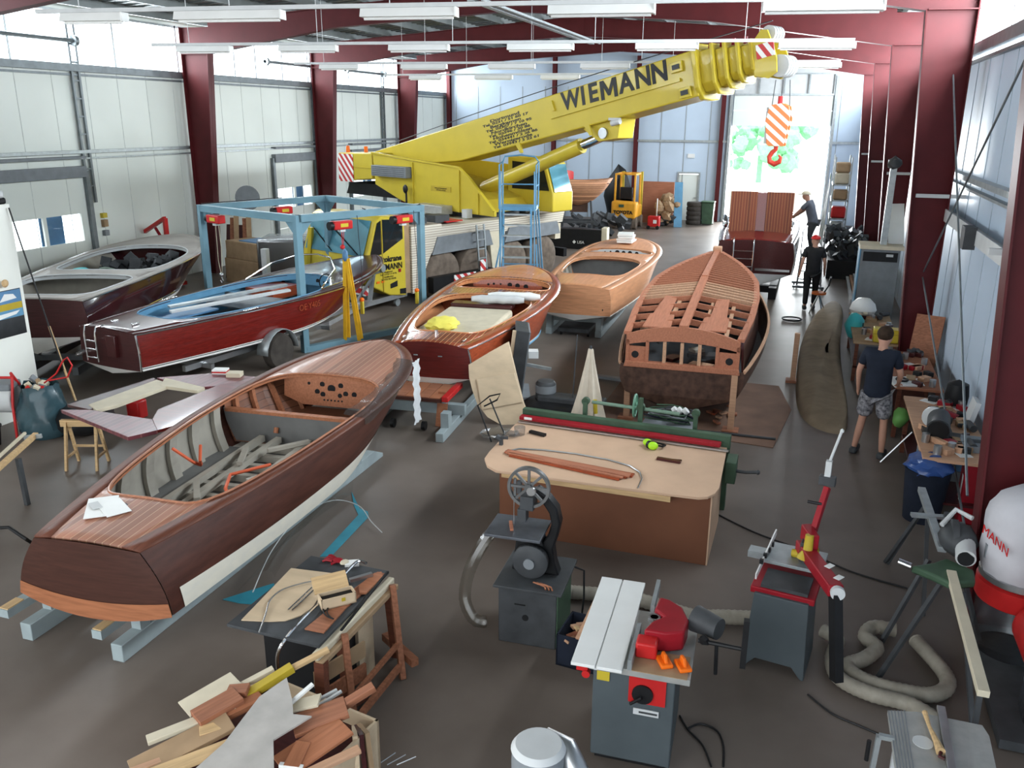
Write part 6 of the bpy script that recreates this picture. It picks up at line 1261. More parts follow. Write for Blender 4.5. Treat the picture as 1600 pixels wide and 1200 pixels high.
# vacuum / polishing unit with cloth
t = thing('industrial_vacuum', 'round black machine base with motor drum behind the green rail', 'machine', (-3.45, 12.25, 0)); MB().lathe([(.50, .05), (.58, .10), (.58, .20), (.50, .26), (.30, .28)], n=30).build('base', 'black', t); MB().bb((-.3, -.1, .26), (.75, .2, .36)).build('arm', 'dkgrey', t, .02); MB().lathe([(.16, .28), (.16, .52), (.13, .56), (.05, .57)], (-.22, .1, .0), n=20).build('motor', 'dkgrey', t); MB().cyl((-.22, .1, .38), (-.22, .1, .5), .165, n=20).build('motor_band', 'grey', t)
MB().cyl((.25, .0, .3), (.27, .1, 1.35), .010, n=6).build('rod', 'dkgrey', t)
t = thing('cloth_umbrella', 'folded cream cloth hanging in a tall cone behind the green rail', 'cloth', (-2.72, 11.35, 0)); rws = []
for j in range(9):
    f = j/8; R_ = .03+.22*f**1.2; rws.append([(R_*(1+.22*math.cos(a*PI*.5+j*.2))*math.cos(a*PI/12), R_*.8*(1+.22*math.cos(a*PI*.5))*math.sin(a*PI/12), 1.42-1.08*f) for a in range(24)])
MB().grid(rws, closed=True).build('cloth', mat('cloth_cream', (.60, .52, .42), .85, 0, 0, .1, 6), t); MB().cyl((0, 0, 0), (0, 0, 1.46), .018, n=8).build('pole', 'dkgrey', t); MB().cyl((0, 0, 0), (0, 0, .34), .2, .16, n=18).build('base', 'green', t)
for y in (-.1, .1): MB().cyl((.12, y-.05, .72), (.14, y-.05, .52), .03, n=8).build('clip', 'dkyellow', t)
t = thing('cable_crate', 'grey crate heaped with green and dark cables under the cabin boat stern', 'crate', (-1.58, 11.5, 0)); MB().bb((-.36, -.22, 0), (.36, .3, .42)).build('crate', 'grey', t, .02); MB().bb((-.36, -.225, .2), (.36, -.222, .24)).build('crate_lip', 'dkgrey', t)
for k in range(7):
    MB().tube([(random.uniform(-.12, .12)+.26*math.cos(a*.55), random.uniform(-.02, .02)+.18*math.sin(a*.55), .46+.02*k+.03*math.sin(a)) for a in range(16)], .012, 6).build('cable_loop', ['green', 'dkgrey', 'navy', 'green', 'grey', 'dkgrey', 'green'][k], t)
for x in (.05, .12, .2): MB().cyl((x, 0, .58), (x+.04, 0, .62), .05, n=12).build('coil_white', 'white', t)
# ------------------------------------------------------------ band saw
t = thing('band_saw', 'old black cast iron band saw with open spoked wheel on a dark cabinet', 'saw', (-2.03, 6.58, 0), math.radians(3))
MB().bb((-.25, -.30, 0), (.28, .28, .56)).build('cabinet', 'dkgrey', t, .01); MB().bb((.28, -.29, .02), (.29, .27, .54)).build('side_panel', 'green', t); MB().bb((-.29, -.34, .56), (.33, .33, .585)).build('base_plate', 'dkgrey', t, .004); MB().cyl((.0, -.305, .28), (.0, -.298, .28), .03, n=16).build('knob', 'black', t); MB().bb((-.1, -.305, .40), (.0, -.30, .41)).build('slot', 'black', t)
ar = [(-.02, .60), (.24, .60), (.20, .72), (.18, .86), (.22, 1.0), (.24, 1.12), (.21, 1.25), (.12, 1.36), (.02, 1.42), (-.03, 1.37), (.07, 1.30), (.14, 1.20), (.16, 1.10), (.13, .98), (.08, .90), (-.16, .90), (-.2, .6)]
MB().prism(ar, (0, -.06, 0), (1, 0, 0), (0, 0, 1), (0, .13, 0)).build('cast_frame', 'black', t, .015)
def spoked(c, R_, nm):
    b = MB(); b.lathe([(R_-.025, -.02), (R_, -.022), (R_, .022), (R_-.025, .02), (R_-.025, -.02)], c, (0, 1, 0), 32, False); b.cyl((c[0], c[1]-.03, c[2]), (c[0], c[1]+.03, c[2]), .035, n=14)
    for a in range(8): b.bar(c, (c[0]+(R_-.015)*math.cos(a*PI/4), c[1], c[2]+(R_-.015)*math.sin(a*PI/4)), .022, .02, up=(0, 1, 0))
    return b.build(nm, mat('cast_iron', (.11, .11, .11), .45, .3, 0, .2, 8) if 'upper' in nm else 'black', t)
spoked((-.03, -.12, 1.46), .19, 'upper_wheel'); spoked((-.0, -.13, .76), .16, 'lower_wheel')
MB().lathe([(.13, -.0), (.16, .02), (.16, .05), (.05, .06)], (0, -.19, .76), (0, 1, 0), 26).build('wheel_guard', 'dkgrey', t); MB().cyl((0, -.21, .76), (0, -.17, .76), .05, n=16).build('hub_cap', 'grey', t)
MB().bb((-.10, -.16, 1.25), (.02, .0, 1.38)).bb((-.14, -.12, 1.38), (-.10, -.08, 1.5)).box((-.08, -.12, 1.2), (.08, .1, .12)).build('blade_guide', 'dkgrey', t, .006); MB().cyl((-.16, -.1, 1.3), (-.16, -.1, 1.52), .014, n=8).cyl((.0, -.17, 1.44), (.0, -.14, 1.44), .04, n=10).build('tension_rod', 'steel', t)
MB().box((-.12, -.13, 1.06), (.50, .42, .025), (0, 0, .0)).build('table', mat('saw_table', (.12, .13, .15), .35, .5, 0, .2, 8), t, .003); MB().prism([(-.15, .9), (.1, .9), (.05, 1.05), (-.1, 1.05)], (0, -.1, 0), (1, 0, 0), (0, 0, 1), (0, .15, 0)).build('table_bracket', 'black', t); MB().bb((-.165, -.125, 1.07), (-.16, -.11, 1.42)).build('blade', 'steel', t)
tag(MB().box((-2.20, 6.42, 1.085), (.028, .16, .02), (0, 0, .4)).build('wood_offcut', 'frame'), 'small reddish stick lying on the table of the old black band saw', 'offcut')
for k in range(3): MB().tube([(.05+.03*k, -.22, .60), (.10+.03*k, -.26, .615), (.16+.03*k, -.26, .6), (.18+.03*k, -.3, .595)], .008, 5).build('copper_cable', 'maho', t)
tag(MB().tube([(-1.70, 6.75, .6), (-1.62, 6.80, .55), (-1.60, 6.75, .3), (-1.61, 6.7, .05), (-1.68, 6.72, .012)], .010, 6).build('cable', 'black'), 'black power cable looping down behind the old band saw', 'cable')
def hose(pts, r_, name, label, m='hose', n=9):
    P_ = [Vector(p) for p in pts]; q = []
    for i in range(len(P_)-1):
        p0, p1, p2, p3 = P_[max(i-1, 0)], P_[i], P_[i+1], P_[min(i+2, len(P_)-1)]
        L_ = max(2, int((p2-p1).length/.022))
        for k in range(L_):
            s = k/L_; q.append(.5*((2*p1)+(p2-p0)*s+(2*p0-5*p1+4*p2-p3)*s*s+(3*p1-p0-3*p2+p3)*s**3))
    return tag(MB().tube(q, r_, n, ribs=.10).build(name, m), label, 'hose')
hose([(-2.33, 6.75, .95), (-2.48, 6.62, .85), (-2.62, 6.5, .55), (-2.66, 6.45, .25), (-2.55, 6.4, .08), (-2.42, 6.42, .07)], .055, 'extraction_hose', 'translucent corrugated hose hanging at the left of the old band saw', M.setdefault('clearhose', glassy('clear_hose', (.86, .86, .84), .07, .15)))
hose([gp(890, 925, .08), gp(945, 930, .08), gp(1000, 938, .08), gp(1040, 950, .08), gp(1085, 963, .08), gp(1130, 964, .08), gp(1175, 966, .09)], .065, 'extraction_hose', 'beige corrugated extraction hose on the floor between the band saw and the jointer', n=12)
hose([gp(1285, 985, .09), gp(1308, 1000, .09), gp(1300, 1030, .08), gp(1312, 1060, .08), gp(1360, 1084, .08), gp(1420, 1100, .08), gp(1470, 1130, .08)], .06, 'extraction_hose', 'dusty corrugated hose curving from the jointer towards the bottom right', n=12)
hose([gp(1400, 985, .08), gp(1365, 980, .08), gp(1352, 995, .08), gp(1370, 1012, .08), gp(1350, 1030, .08), gp(1324, 1040, .08), gp(1345, 1060, .08), gp(1400, 1078, .08), gp(1460, 1085, .08), gp(1480, 1060, .08), gp(1430, 1000, .08)], .06, 'extraction_hose', 'dusty hose coiled in bends under the green stand', n=12)
# scrap crate beside the saw
t = thing('offcut_crate', 'dark blue plastic crate full of wood offcuts beside the band saw', 'crate', (-1.42, 6.28, 0), -.08); b = MB()
for (a, c) in (((-.24, -.2, 0), (.24, .2, .02)), ((-.24, -.2, 0), (-.225, .2, .3)), ((.225, -.2, 0), (.24, .2, .3)), ((-.24, -.2, 0), (.24, -.185, .3)), ((-.24, .185, 0), (.24, .2, .3))): b.bb(a, c)
b.build('crate', 'navy', t)
for k in range(26): tag(MB().box((-1.42+random.uniform(-.17, .17), 6.28+random.uniform(-.13, .13), .22+random.uniform(0, .09)), (random.uniform(.05, .2), random.uniform(.03, .07), .02), (random.uniform(-.3, .3), random.uniform(-.3, .3), random.random()*3)).build('wood_offcut', random.choice(['frame', 'frame2', 'pine', 'mahor', 'frame2'])), 'reddish wood offcut heaped in the dark blue crate', 'offcut', 'offcuts in the dark blue crate')
tag(MB().bar((-1.47, 6.05, .33), (-1.40, 6.42, .52), .05, .02).build('wood_strip', 'frame2'), 'long pale orange strip leaning across the dark blue crate', 'wood strip')
# spindle moulder / table saw with sliding table
t = thing('spindle_moulder', 'grey and red spindle moulder with white sliding table', 'machine', (-.86, 5.42, 0), math.radians(3))
M['machgrey'] = mat('machine_blue_grey', (.075, .090, .098), .5, 0, 0, .1, 3)
MB().bb((-.28, -.30, .04), (.30, .38, .80)).build('cabinet', 'machgrey', t, .01); MB().bb((-.25, -.27, 0), (.27, .35, .05)).build('plinth', 'black', t); MB().bb((-.02, -.315, .56), (.24, -.30, .80)).build('red_panel', 'red', t); MB().cyl((.08, -.33, .64), (.08, -.30, .64), .075, n=20).cyl((.08, -.36, .64), (.0, -.34, .56), .012, n=6).build('handwheel', 'black', t)
MB().bb((.02, -.312, .46), (.20, -.305, .51)).build('brand_plate', 'ltgrey', t); MB().bb((.06, -.316, .478), (.19, -.311, .492)).build('plate_marking', 'dkgrey', t); MB().bb((-.25, -.31, .69), (-.16, -.30, .79)).build('warning_label', 'yellow', t); MB().cyl((-.33, -.32, .72), (-.33, -.28, .72), .03, n=10).bb((-.4, -.31, .74), (-.32, -.27, .80)).build('switch', 'red', t)
MB().bb((-.30, -.36, .80), (.40, .42, .85)).build('table_top', 'treadplate', t, .004); MB().bb((-.02, -.37, .853), (.38, -.10, .858)).build('table_wear', 'cardboard', t)
MB().bb((-.42, -.42, .85), (-.25, .80, .875)).build('sliding_table', 'white', t, .003); MB().bb((-.24, -.42, .85), (-.06, .80, .875)).build('sliding_table', 'white', t, .003); MB().bb((-.255, -.42, .845), (-.235, .80, .86)).build('table_slot', 'ltgrey', t)
MB().prism([(.04, .0), (.20, .0), (.32, .06), (.34, .22), (.28, .38), (.18, .46), (.10, .48), (.08, .3), (.16, .22), (.08, .12)], (0, -.1, .86), (1, 0, 0), (0, 1, 0), (0, 0, .16)).build('cutter_hood', 'dkred', t, .015)
MB().cyl((.09, .12, .86), (.09, .12, 1.0), .03, n=14).cyl((.09, .12, .97), (.09, .12, 1.0), .05, n=6).build('spindle', 'steel', t); MB().bb((.0, -.22, .86), (.15, -.09, .98)).build('clamp_block', 'red', t, .015)
MB().bb((-.03, -.38, .86), (.0, .10, .94)).build('fence', 'galv', t); MB().bb((.04, .30, .9), (.07, .70, .98)).build('fence', 'galv', t)
MB().cyl((.38, .22, .98), (.56, .12, .98), .10, .08, n=20).build('feeder_motor', 'dkgrey', t); MB().cyl((.42, .0, .94), (.74, -.02, .94), .016, n=8).bb((.72, -.05, .80), (.76, -.0, 1.18)).cyl((.55, -.01, .94), (.56, -.02, .70), .014, n=8).blob((.46, .0, .95), .045, 1, .2).build('feeder_arm', 'black', t)
for k, x in enumerate((.20, .33)):
    o = thing('push_block', ['left', 'right'][k]+' orange plastic push block on the spindle moulder table', 'push block', Vector((-.86, 5.42, 0))+Vector((x+.02, -.22, .86)), .5, 'orange push blocks'); MB().bb((-.045, -.07, 0), (.045, .07, .03)).build('block', 'orange', o, .01); MB().prism([(-.05, 0), (.05, 0), (.035, .05), (-.02, .055)], (-.012, 0, .03), (0, 1, 0), (0, 0, 1), (.024, 0, 0)).build('handle', 'orange', o, .006)
hose([gp(1062, 1118, .01), gp(1075, 1140, .01), gp(1098, 1165, .01), gp(1112, 1200, .01)], .008, 'cable', 'thin black cable on the floor right of the spindle moulder, nearer part', 'black', 6)['category'] = 'cable'
hose([gp(1075, 1138, .01), gp(1095, 1131, .01), gp(1120, 1142, .01), gp(1130, 1165, .01), gp(1130, 1200, .01)], .008, 'cable', 'looped black cable on the floor right of the spindle moulder', 'black', 6)['category'] = 'cable'
hose([gp(1120, 803, .01), gp(1180, 832, .01), gp(1260, 862, .01), gp(1330, 893, .01), gp(1420, 920, .01)], .009, 'cable', 'black cable running across the floor from the MDF table to the green stand', 'black', 6)['category'] = 'cable'
hose([gp(1262, 1085, .01), gp(1300, 1115, .01), gp(1345, 1135, .01), gp(1390, 1155, .01)], .008, 'cable', 'black cable on the floor between the jointer and the aluminium table', 'black', 6)['category'] = 'cable'
# jointer with red guard
t = thing('jointer', 'grey jointer machine with folded red guard arm and yellow suction funnels', 'machine', (.14, 6.85, 0), math.radians(-8))
MB().prism([(-.24, 0), (-.16, .10), (.14, .10), (.22, 0), (.25, 0), (.22, .72), (-.22, .72), (-.27, 0)], (0, -.25, 0), (1, 0, 0), (0, 0, 1), (0, .52, 0)).build('cabinet', 'machgrey', t, .008)
MB().bb((-.26, -.22, .70), (.26, .30, .76)).build('red_body', 'dkred', t, .01); MB().bb((-.18, -.2, .74), (.20, .10, .79)).build('cutter_bed', 'dkgrey', t)
MB().bb((-.24, .12, .82), (.26, .50, .85)).build('infeed_table', 'galv', t, .003); MB().bar((-.24, -.12, .80), (-.20, .50, .95), .06, .012, up=(1, 0, 0)).build('fence', 'white', t); MB().bb((-.38, .2, .80), (-.2, .32, .86)).build('fence_arm', 'galv', t)
for k in range(4): MB().box((-.225+.008*k, 0+.12*k, .89), (.03, .03, .04)).build('scale_mark', 'black', t)
MB().bar((.05, .35, .95), (.42, -.42, 1.00), .12, .10).build('guard_arm', 'dkred', t, .01); MB().prism([(0, 0), (.10, -.22), (.02, -.24), (-.08, -.05)], (.10, .42, 1.0), (1, 0, 0), (0, 1, 0), (0, 0, .14)).build('guard_plate', 'dkred', t, .01)
MB().cyl((.43, -.42, 1.0), (.44, -.46, 1.0), .055, n=18).build('end_cap', 'ltgrey', t); MB().bar((.42, -.42, .98), (.52, -.55, .30), .07, .09).build('leg_tube', 'black', t)
MB().bar((.12, .35, 1.05), (.18, .55, 1.45), .05, .06).build('upper_arm', 'dkred', t, .006); MB().box((.17, .58, 1.50), (.14, .08, .08)).build('clamp_head', 'dkgrey', t, .008); MB().bb((.14, .56, 1.54), (.19, .62, 1.68)).cyl((.17, .6, 1.68), (.23, .62, 1.95), .012, n=8).blob((.235, .62, 1.96), .02, 1).build('setting_rod', 'ltgrey', t); MB().cyl((.16, .46, 1.32), (.04, .46, 1.32), .014, n=8).build('lever', 'black', t)
for k, (x, y) in enumerate(((-.02, .3), (.12, .18))):
    MB().lathe([(.035, 0), (.04, .14), (.075, .19), (.085, .21), (.07, .2), (.03, .13)], (x, y, .88 if k == 0 else 1.14), ((.95, -.1, .1) if k == 0 else (0, -.1, -1)), 18).build('suction_funnel', 'dkyellow', t)
MB().bb((.05, .2, .86), (.11, .32, 1.04)).build('motor_block', 'dkgrey', t, .01)
for k in range(2): MB().box((.33+.09*k, -.13-.16*k, 1.055), (.05, .08, .004), (0, 0, -.45)).build('guard_label', 'white', t)
# ------------------------------------------------------------ black-topped table with trestles and the things on it
BT = .80
t = thing('black_table', 'black-topped work table on a black box base left of the saws', 'table', (0, 0, 0))
tp = [gp(x, y, BT) for x, y in ((354, 975), (486, 868), (608, 892), (498, 1009))]
MB().prism([(p.x, p.y) for p in tp], (0, 0, BT-.025), (1, 0, 0), (0, 1, 0), (0, 0, .025)).build('table_top', 'dkgrey', t, .003)
MB().bb((-3.72, 4.86, 0), (-3.16, 5.6, BT-.025)).build('base_box', 'black', t, .005)
MB().bb((-3.16, 5.3, .0), (-3.13, 5.55, .6)).build('side_board', 'ply', t)
pl = [gp(x, y, BT+.006) for x, y in ((377, 969), (455, 888), (520, 896), (500, 930), (488, 950), (470, 962), (445, 970), (420, 971))]
tag(MB().prism([(p.x, p.y) for p in pl], (0, 0, BT+.001), (1, 0, 0), (0, 1, 0), (0, 0, .008)).build('plywood_sheet', 'ply'), 'curved beige plywood piece lying flat on the black table', 'panel')
BZ = BT+.02
def board(pts, z, h, m, name, label, cat='board', group=None):
    P_ = [gp(x, y, z) for x, y in pts]; return tag(MB().prism([(p.x, p.y) for p in P_], (0, 0, z-h), (1, 0, 0), (0, 1, 0), (0, 0, h)).build(name, m), label, cat, group)
board(((476, 982), (556, 917), (590, 893), (602, 896), (540, 950), (506, 988)), BT+.016, .012, 'mahom', 'mahogany_board', 'long red-brown veneer board lying along the right edge of the black table')
board(((560, 915), (585, 895), (596, 893), (598, 900), (572, 926), (562, 926)), BT+.034, .016, 'maho', 'mahogany_board', 'short red-brown board at the far right end of the black table')
tag(MB().bar(gp(533, 985, BT+.03), gp(606, 893, BT+.03), .018, .012).build('black_strip', 'black'), 'thin black strip along the right edge of the black table', 'strip')
t = thing('wooden_box', 'small pale wooden box with open lid and black lining on the black table', 'box', gp(527, 942, BT+.018), math.radians(47))
b = MB()
for (a, c) in (((-.14, -.06, 0), (.14, .06, .01)), ((-.14, -.06, 0), (.14, -.05, .09)), ((-.14, .05, 0), (.14, .06, .09)), ((-.14, -.06, 0), (-.13, .06, .09)), ((.13, -.06, 0), (.14, .06, .09))): b.bb(a, c)
b.build('box_body', 'ply', t); MB().bb((-.13, -.05, .01), (.13, .05, .06)).build('lining', 'black', t); MB().box((-.02, .105, .135), (.28, .012, .14), (-.75, 0, 0)).build('lid', 'pine', t); MB().bb((.02, -.064, .04), (.05, -.06, .07)).build('latch', 'dkyellow', t)
def curve(l, r_, m, name, label, cat='tube', n=8):
    P_ = [Vector(p) for p in l]; q = []
    for i in range(len(P_)-1):
        p0, p1, p2, p3 = P_[max(i-1, 0)], P_[i], P_[i+1], P_[min(i+2, len(P_)-1)]
        for k in range(6):
            s = k/6; q.append(.5*((2*p1)+(p2-p0)*s+(2*p0-5*p1+4*p2-p3)*s*s+(3*p1-p0-3*p2+p3)*s**3))
    q.append(P_[-1]); return tag(MB().tube(q, r_, n).build(name, m), label, cat)
curve([gp(572, 880, BT+.06), gp(560, 877, BT+.05), gp(545, 890, BT+.03), gp(510, 930, BT+.03), gp(470, 970, BT+.03), gp(445, 1000, BT-.02), gp(434, 1022, BT-.12), gp(434, 1045, BT-.25)], .014, 'chrome', 'chrome_tube', 'long curved chrome tube lying across the black table and over its edge')
curve([gp(405, 988, BT+.02), gp(415, 960, BT+.02), gp(422, 938, BT+.03), gp(440, 922, BT+.03), gp(470, 912, BT+.03), gp(500, 906, BT+.03)], .006, 'steel', 'thin_trim', 'thin bent metal trim lying over the beige plywood piece', 'trim')
for k in range(2): curve([gp(450+6*k, 953+1*k, BT+.02), gp(487+6*k, 918+1*k, BT+.02)], .006, 'chrome', 'chrome_rod', ['left', 'right'][k]+' of the two short chrome rods on the beige plywood piece', 'rod')
for k in range(2): curve([gp(507+6*k, 945+2*k, BT+.03), gp(505+6*k, 955+2*k, BT+.03), gp(511+5*k, 963+1*k, BT+.03), gp(521, 967, BT+.03)], .006, 'black', 'bent_rod', ['left', 'right'][k]+' short bent black rod at the near corner of the wooden box', 'rod')
p = gp(525, 878, BT); t = thing('work_glove', 'dark red work glove at the far edge of the black table', 'glove', p)
MB().blob((.02, 0, .02), .05, 2, .1, (1.1, .8, .35)).build('palm', 'dkred', t)
for k in range(4): MB().tube([(-.02, -.03+.02*k, .02), (-.07, -.045+.03*k, .03), (-.10, -.05+.035*k, .015)], .011, 6).build('finger', 'dkred', t)
MB().tube([(.02, -.03, .02), (.0, -.075, .02)], .012, 6).build('thumb', 'dkred', t); MB().blob((.09, -.01, .02), .04, 2, .1, (1, 1.1, .35)).build('cuff', 'cream', t)
tag(MB().box(gp(550, 880, BT+.012), (.12, .09, .02), (0, 0, .5)).build('white_tin', 'white'), 'small white packet beside the dark red glove', 'packet')
tag(MB().box(gp(564, 902, BT+.05), (.20, .035, .03), (0, 0, .9)).build('steel_bar', 'steel'), 'short bright metal bar beside the wooden box', 'bar')
# trestle with long legs at the right of the black table
def brown_trestle(name, label, top, feet, m='mahom'):
    t = thing(name, label, 'trestle', (0, 0, 0)); a, c = top
    MB().bar(a, c, .06, .07).build('top_beam', 'ltgrey', t, .008)
    for (p, q) in feet: MB().bar(p, q, .045, .055).build('leg', m, t, .003)
    return t
A_, C_ = gp(492, 1028, .74), gp(612, 906, .74)
f1, f2 = Vector((A_.x+.10, A_.y+.12, 0)), Vector((A_.x+.28, A_.y+.05, 0))
g1, g2 = Vector((C_.x+.02, C_.y-.05, 0)), Vector((C_.x+.22, C_.y-.2, 0))
t = thing('trestle', 'tall brown wooden trestle with white-taped top along the right side of the black table', 'trestle', (0, 0, 0))
MB().bar(A_, C_, .06, .06).build('top_beam', 'cream', t, .012); MB().bar(A_+Vector((.03, 0, -.05)), C_+Vector((.03, 0, -.05)), .07, .05).build('under_beam', 'cardboard', t, .01)
la, lb = A_.lerp(C_, .28), A_.lerp(C_, .93)
for a_ in (la, lb): MB().bar(a_+Vector((.06, -.02, .02)), (a_.x+.22, a_.y-.20, 0), .05, .06).build('leg', 'mahom', t, .003)
for a_ in (la, lb): MB().bar(a_+Vector((.0, .0, -.02)), (a_.x+.02, a_.y+.06, 0), .05, .06).build('leg', 'mahod2', t, .003)
def at(a_, f): return a_+Vector((.06, -.02, .02))+(Vector((a_.x+.22, a_.y-.20, 0))-(a_+Vector((.06, -.02, .02))))*f
MB().bar(at(la, .85), at(lb, .85), .04, .05).build('rail', 'mahom', t); MB().bar(at(la, .62), at(lb, .62), .03, .04).build('rail', 'mahom', t)
MB().bar((lb.x-.12, lb.y+.15, .12), (lb.x+.30, lb.y-.12, .12), .07, .07).build('floor_beam', 'mahom', t, .004)
for k, z in enumerate((.10, .30, .5)): MB().bar((A_.x-.05, A_.y+.05, z), (la.x+.1, la.y+.2, z), .02, .14).build('side_board', ['mahod2', 'mahom', 'cardboard'][k], t)
MB().bar((A_.x+.03, A_.y+.03, .7), (A_.x+.05, A_.y-.02, 0), .07, .08).build('corner_post', 'mahod2', t)
# clear windscreen blank with blue tape on the floor
o = MB(); rws = []
for j in range(9):
    f = j/8; a = gp(430+95*f, 905-128*f, .0); c = gp(360+190*f, 940-165*f, .0)
    rws.append([a.lerp(c, k/6)+Vector((.12*math.sin(k*PI/6), 0, .03+.20*math.sin(k*PI/6)+.10*math.sin(f*PI))) for k in range(7)])
o.grid(rws); tag(o.build('perspex_sheet', glassy('perspex', (.90, .92, .92), .10, .08)), 'curved clear perspex windscreen blank lying beside the foreground boat', 'windscreen')
curve([gp(395, 925, .12), gp(425, 860, .20), gp(470, 805, .2), gp(520, 782, .15), gp(560, 790, .1), gp(580, 815, .06), gp(597, 832, .03)], .006, 'ltgrey', 'perspex_edge', 'thin pale edge strip of the clear perspex blank on the floor', 'strip')
def flat(pts, m, name, label, cat): P_ = [gp(x, y, .0) for x, y in pts]; return tag(MB().prism([(p.x, p.y) for p in P_], (0, 0, .0), (1, 0, 0), (0, 1, 0), (0, 0, .006)).build(name, m), label, cat)
flat(((500, 870), (517, 870), (576, 808), (575, 800), (562, 795), (549, 768), (553, 790), (560, 805)), 'teal', 'blue_film', 'long blue plastic strip lying on the floor beyond the black table', 'plastic')
flat(((348, 937), (395, 922), (428, 912), (430, 918), (400, 945), (375, 943)), 'teal', 'blue_film', 'blue plastic scrap on the floor between boat and black table', 'plastic')
# box of wood offcuts at the bottom edge
t = thing('offcut_bin', 'open wooden bin full of wood offcuts at the bottom edge of the photo', 'bin', (-3.02, 3.75, 0), math.radians(-10))
b = MB(); Wd, Dp, Hh = .52, .62, .62
for (a, c) in (((-Wd, -Dp, 0), (Wd, Dp, .02)), ((-Wd, -Dp, 0), (-Wd+.02, Dp, Hh)), ((Wd-.02, -Dp, 0), (Wd, Dp, Hh)), ((-Wd, Dp-.02, 0), (Wd, Dp, Hh)), ((-Wd, -Dp, 0), (Wd, -Dp+.02, Hh))): b.bb(a, c)
b.build('bin_body', 'ply', t)
tx = Matrix.Translation(t.location) @ Euler(t.rotation_euler).to_matrix().to_4x4()
tag(P(-.5, -.6, .02, .5, .6, .50).build('packed_offcuts', 'mahodk'), 'dark packed offcuts filling the open wooden bin', 'offcuts', kind='stuff').matrix_world = tx @ Matrix.Identity(4)
# offcuts: (px, py, z, length, width, thick, heading, tilt, material, label)
offs = [(285, 1165, .74, .62, .20, .03, 55, 8, 'cardboard', 'broad brown board at the left of the offcut bin'), (340, 1105, .80, .30, .16, .05, 62, 6, 'mahom', 'thick dark red block on top of the offcut bin'), (362, 1112, .77, .42, .10, .04, 58, 4, 'maho', 'orange-brown block right under the dark red block'),
        (330, 1085, .78, .38, .20, .015, 62, 8, 'cream', 'pale cream sheet at the far left of the offcut bin'), (405, 1075, .80, .50, .07, .05, 55, 15, 'dkyellow', 'yellow stained batten sticking out of the offcut bin'), (445, 1050, .84, .65, .045, .03, 48, 14, 'pine', 'long pale pine batten rising from the offcut bin'),
        (395, 1062, .80, .30, .05, .03, 52, 12, 'cream', 'short whitish batten beside the yellow stained batten'), (372, 1080, .81, .14, .10, .05, 20, 5, 'mahom', 'small dark red block at the back of the offcut bin'), (300, 1130, .76, .55, .08, .03, 50, 4, 'cream', 'pale batten along the left of the offcut bin'),
        (335, 1138, .77, .18, .09, .03, 40, 4, 'pine', 'short pine block below the dark red block'), (305, 1185, .76, .55, .10, .03, 48, 4, 'pine', 'knotty pine batten at the bottom left of the offcut bin'), (490, 1165, .78, .45, .22, .02, 60, 10, 'maho', 'orange-brown panel at the right of the offcut bin'),
        (500, 1120, .80, .35, .20, .03, 40, 10, 'mahom', 'dark red panel at the back right of the offcut bin'), (540, 1100, .82, .42, .07, .04, 48, 18, 'mahom', 'dark red batten leaning out of the right side of the offcut bin'), (470, 1085, .84, .20, .03, .02, 62, 20, 'white', 'thin white stick standing up in the offcut bin'),
        (465, 1180, .77, .20, .10, .03, 100, 5, 'maho', 'small orange block at the bottom right of the offcut bin'), (520, 1190, .76, .35, .06, .03, 50, 6, 'frame2', 'pale reddish batten at the bottom right of the offcut bin'), (475, 1100, .80, .22, .12, .02, 20, 16, 'cream', 'small whitish scrap at the back of the offcut bin'), (455, 1198, .76, .15, .03, .03, 10, 0, 'white', 'short white plastic piece in the offcut bin'),
        (250, 1190, .72, .40, .05, .03, 52, 0, 'frame2', 'narrow reddish strip at the far left of the offcut bin'), (500, 1092, .76, .25, .02, .02, 50, 12, 'ltgrey', 'left thin grey rod at the back right of the offcut bin'), (508, 1096, .76, .25, .02, .02, 56, 12, 'ltgrey', 'right thin grey rod at the back right of the offcut bin')]
for (px, py, z, l_, w_, h_, a, ti, m, lab) in offs:
    o = MB().box((0, 0, 0), (l_, w_, h_)).build('wood_offcut', m, None, .003); o.location = gp(px, py, z); o.rotation_euler = Euler((0, -math.radians(ti), math.radians(a)), 'XYZ'); tag(o, lab, 'offcut')
P_ = [gp(x, y, .86) for x, y in ((305, 1200), (350, 1160), (405, 1088), (448, 1058), (457, 1095), (458, 1115), (487, 1118), (427, 1155), (428, 1200))]
tag(MB().prism([(p.x, p.y) for p in P_], (0, 0, .845), (1, 0, 0), (0, 1, 0), (0, 0, .012)).build('laminate_sheet', mat('grey_laminate', (.46, .43, .40), .5)), 'large irregular pale grey laminate sheet on top of the offcut bin', 'sheet')
for k in range(3): tag(MB().bar((-2.42+.03*k, 4.0+.04*k, 0), (-2.5+.02*k, 4.12+.02*k, .62), .03, .16).build('upright_board', ['ply', 'mahodk', 'cardboard'][k]), ['nearest', 'middle', 'farthest'][k]+' board standing upright at the right side of the offcut bin', 'board')
for k in range(3): tag(MB().cyl(gp(590+15*k, 1195, .05), gp(618+16*k, 1176+3*k, .08), .004, n=5).build('glass_rod', 'steel'), ['left', 'middle', 'right'][k]+' thin metal rod on the floor at the bottom edge', 'rod')
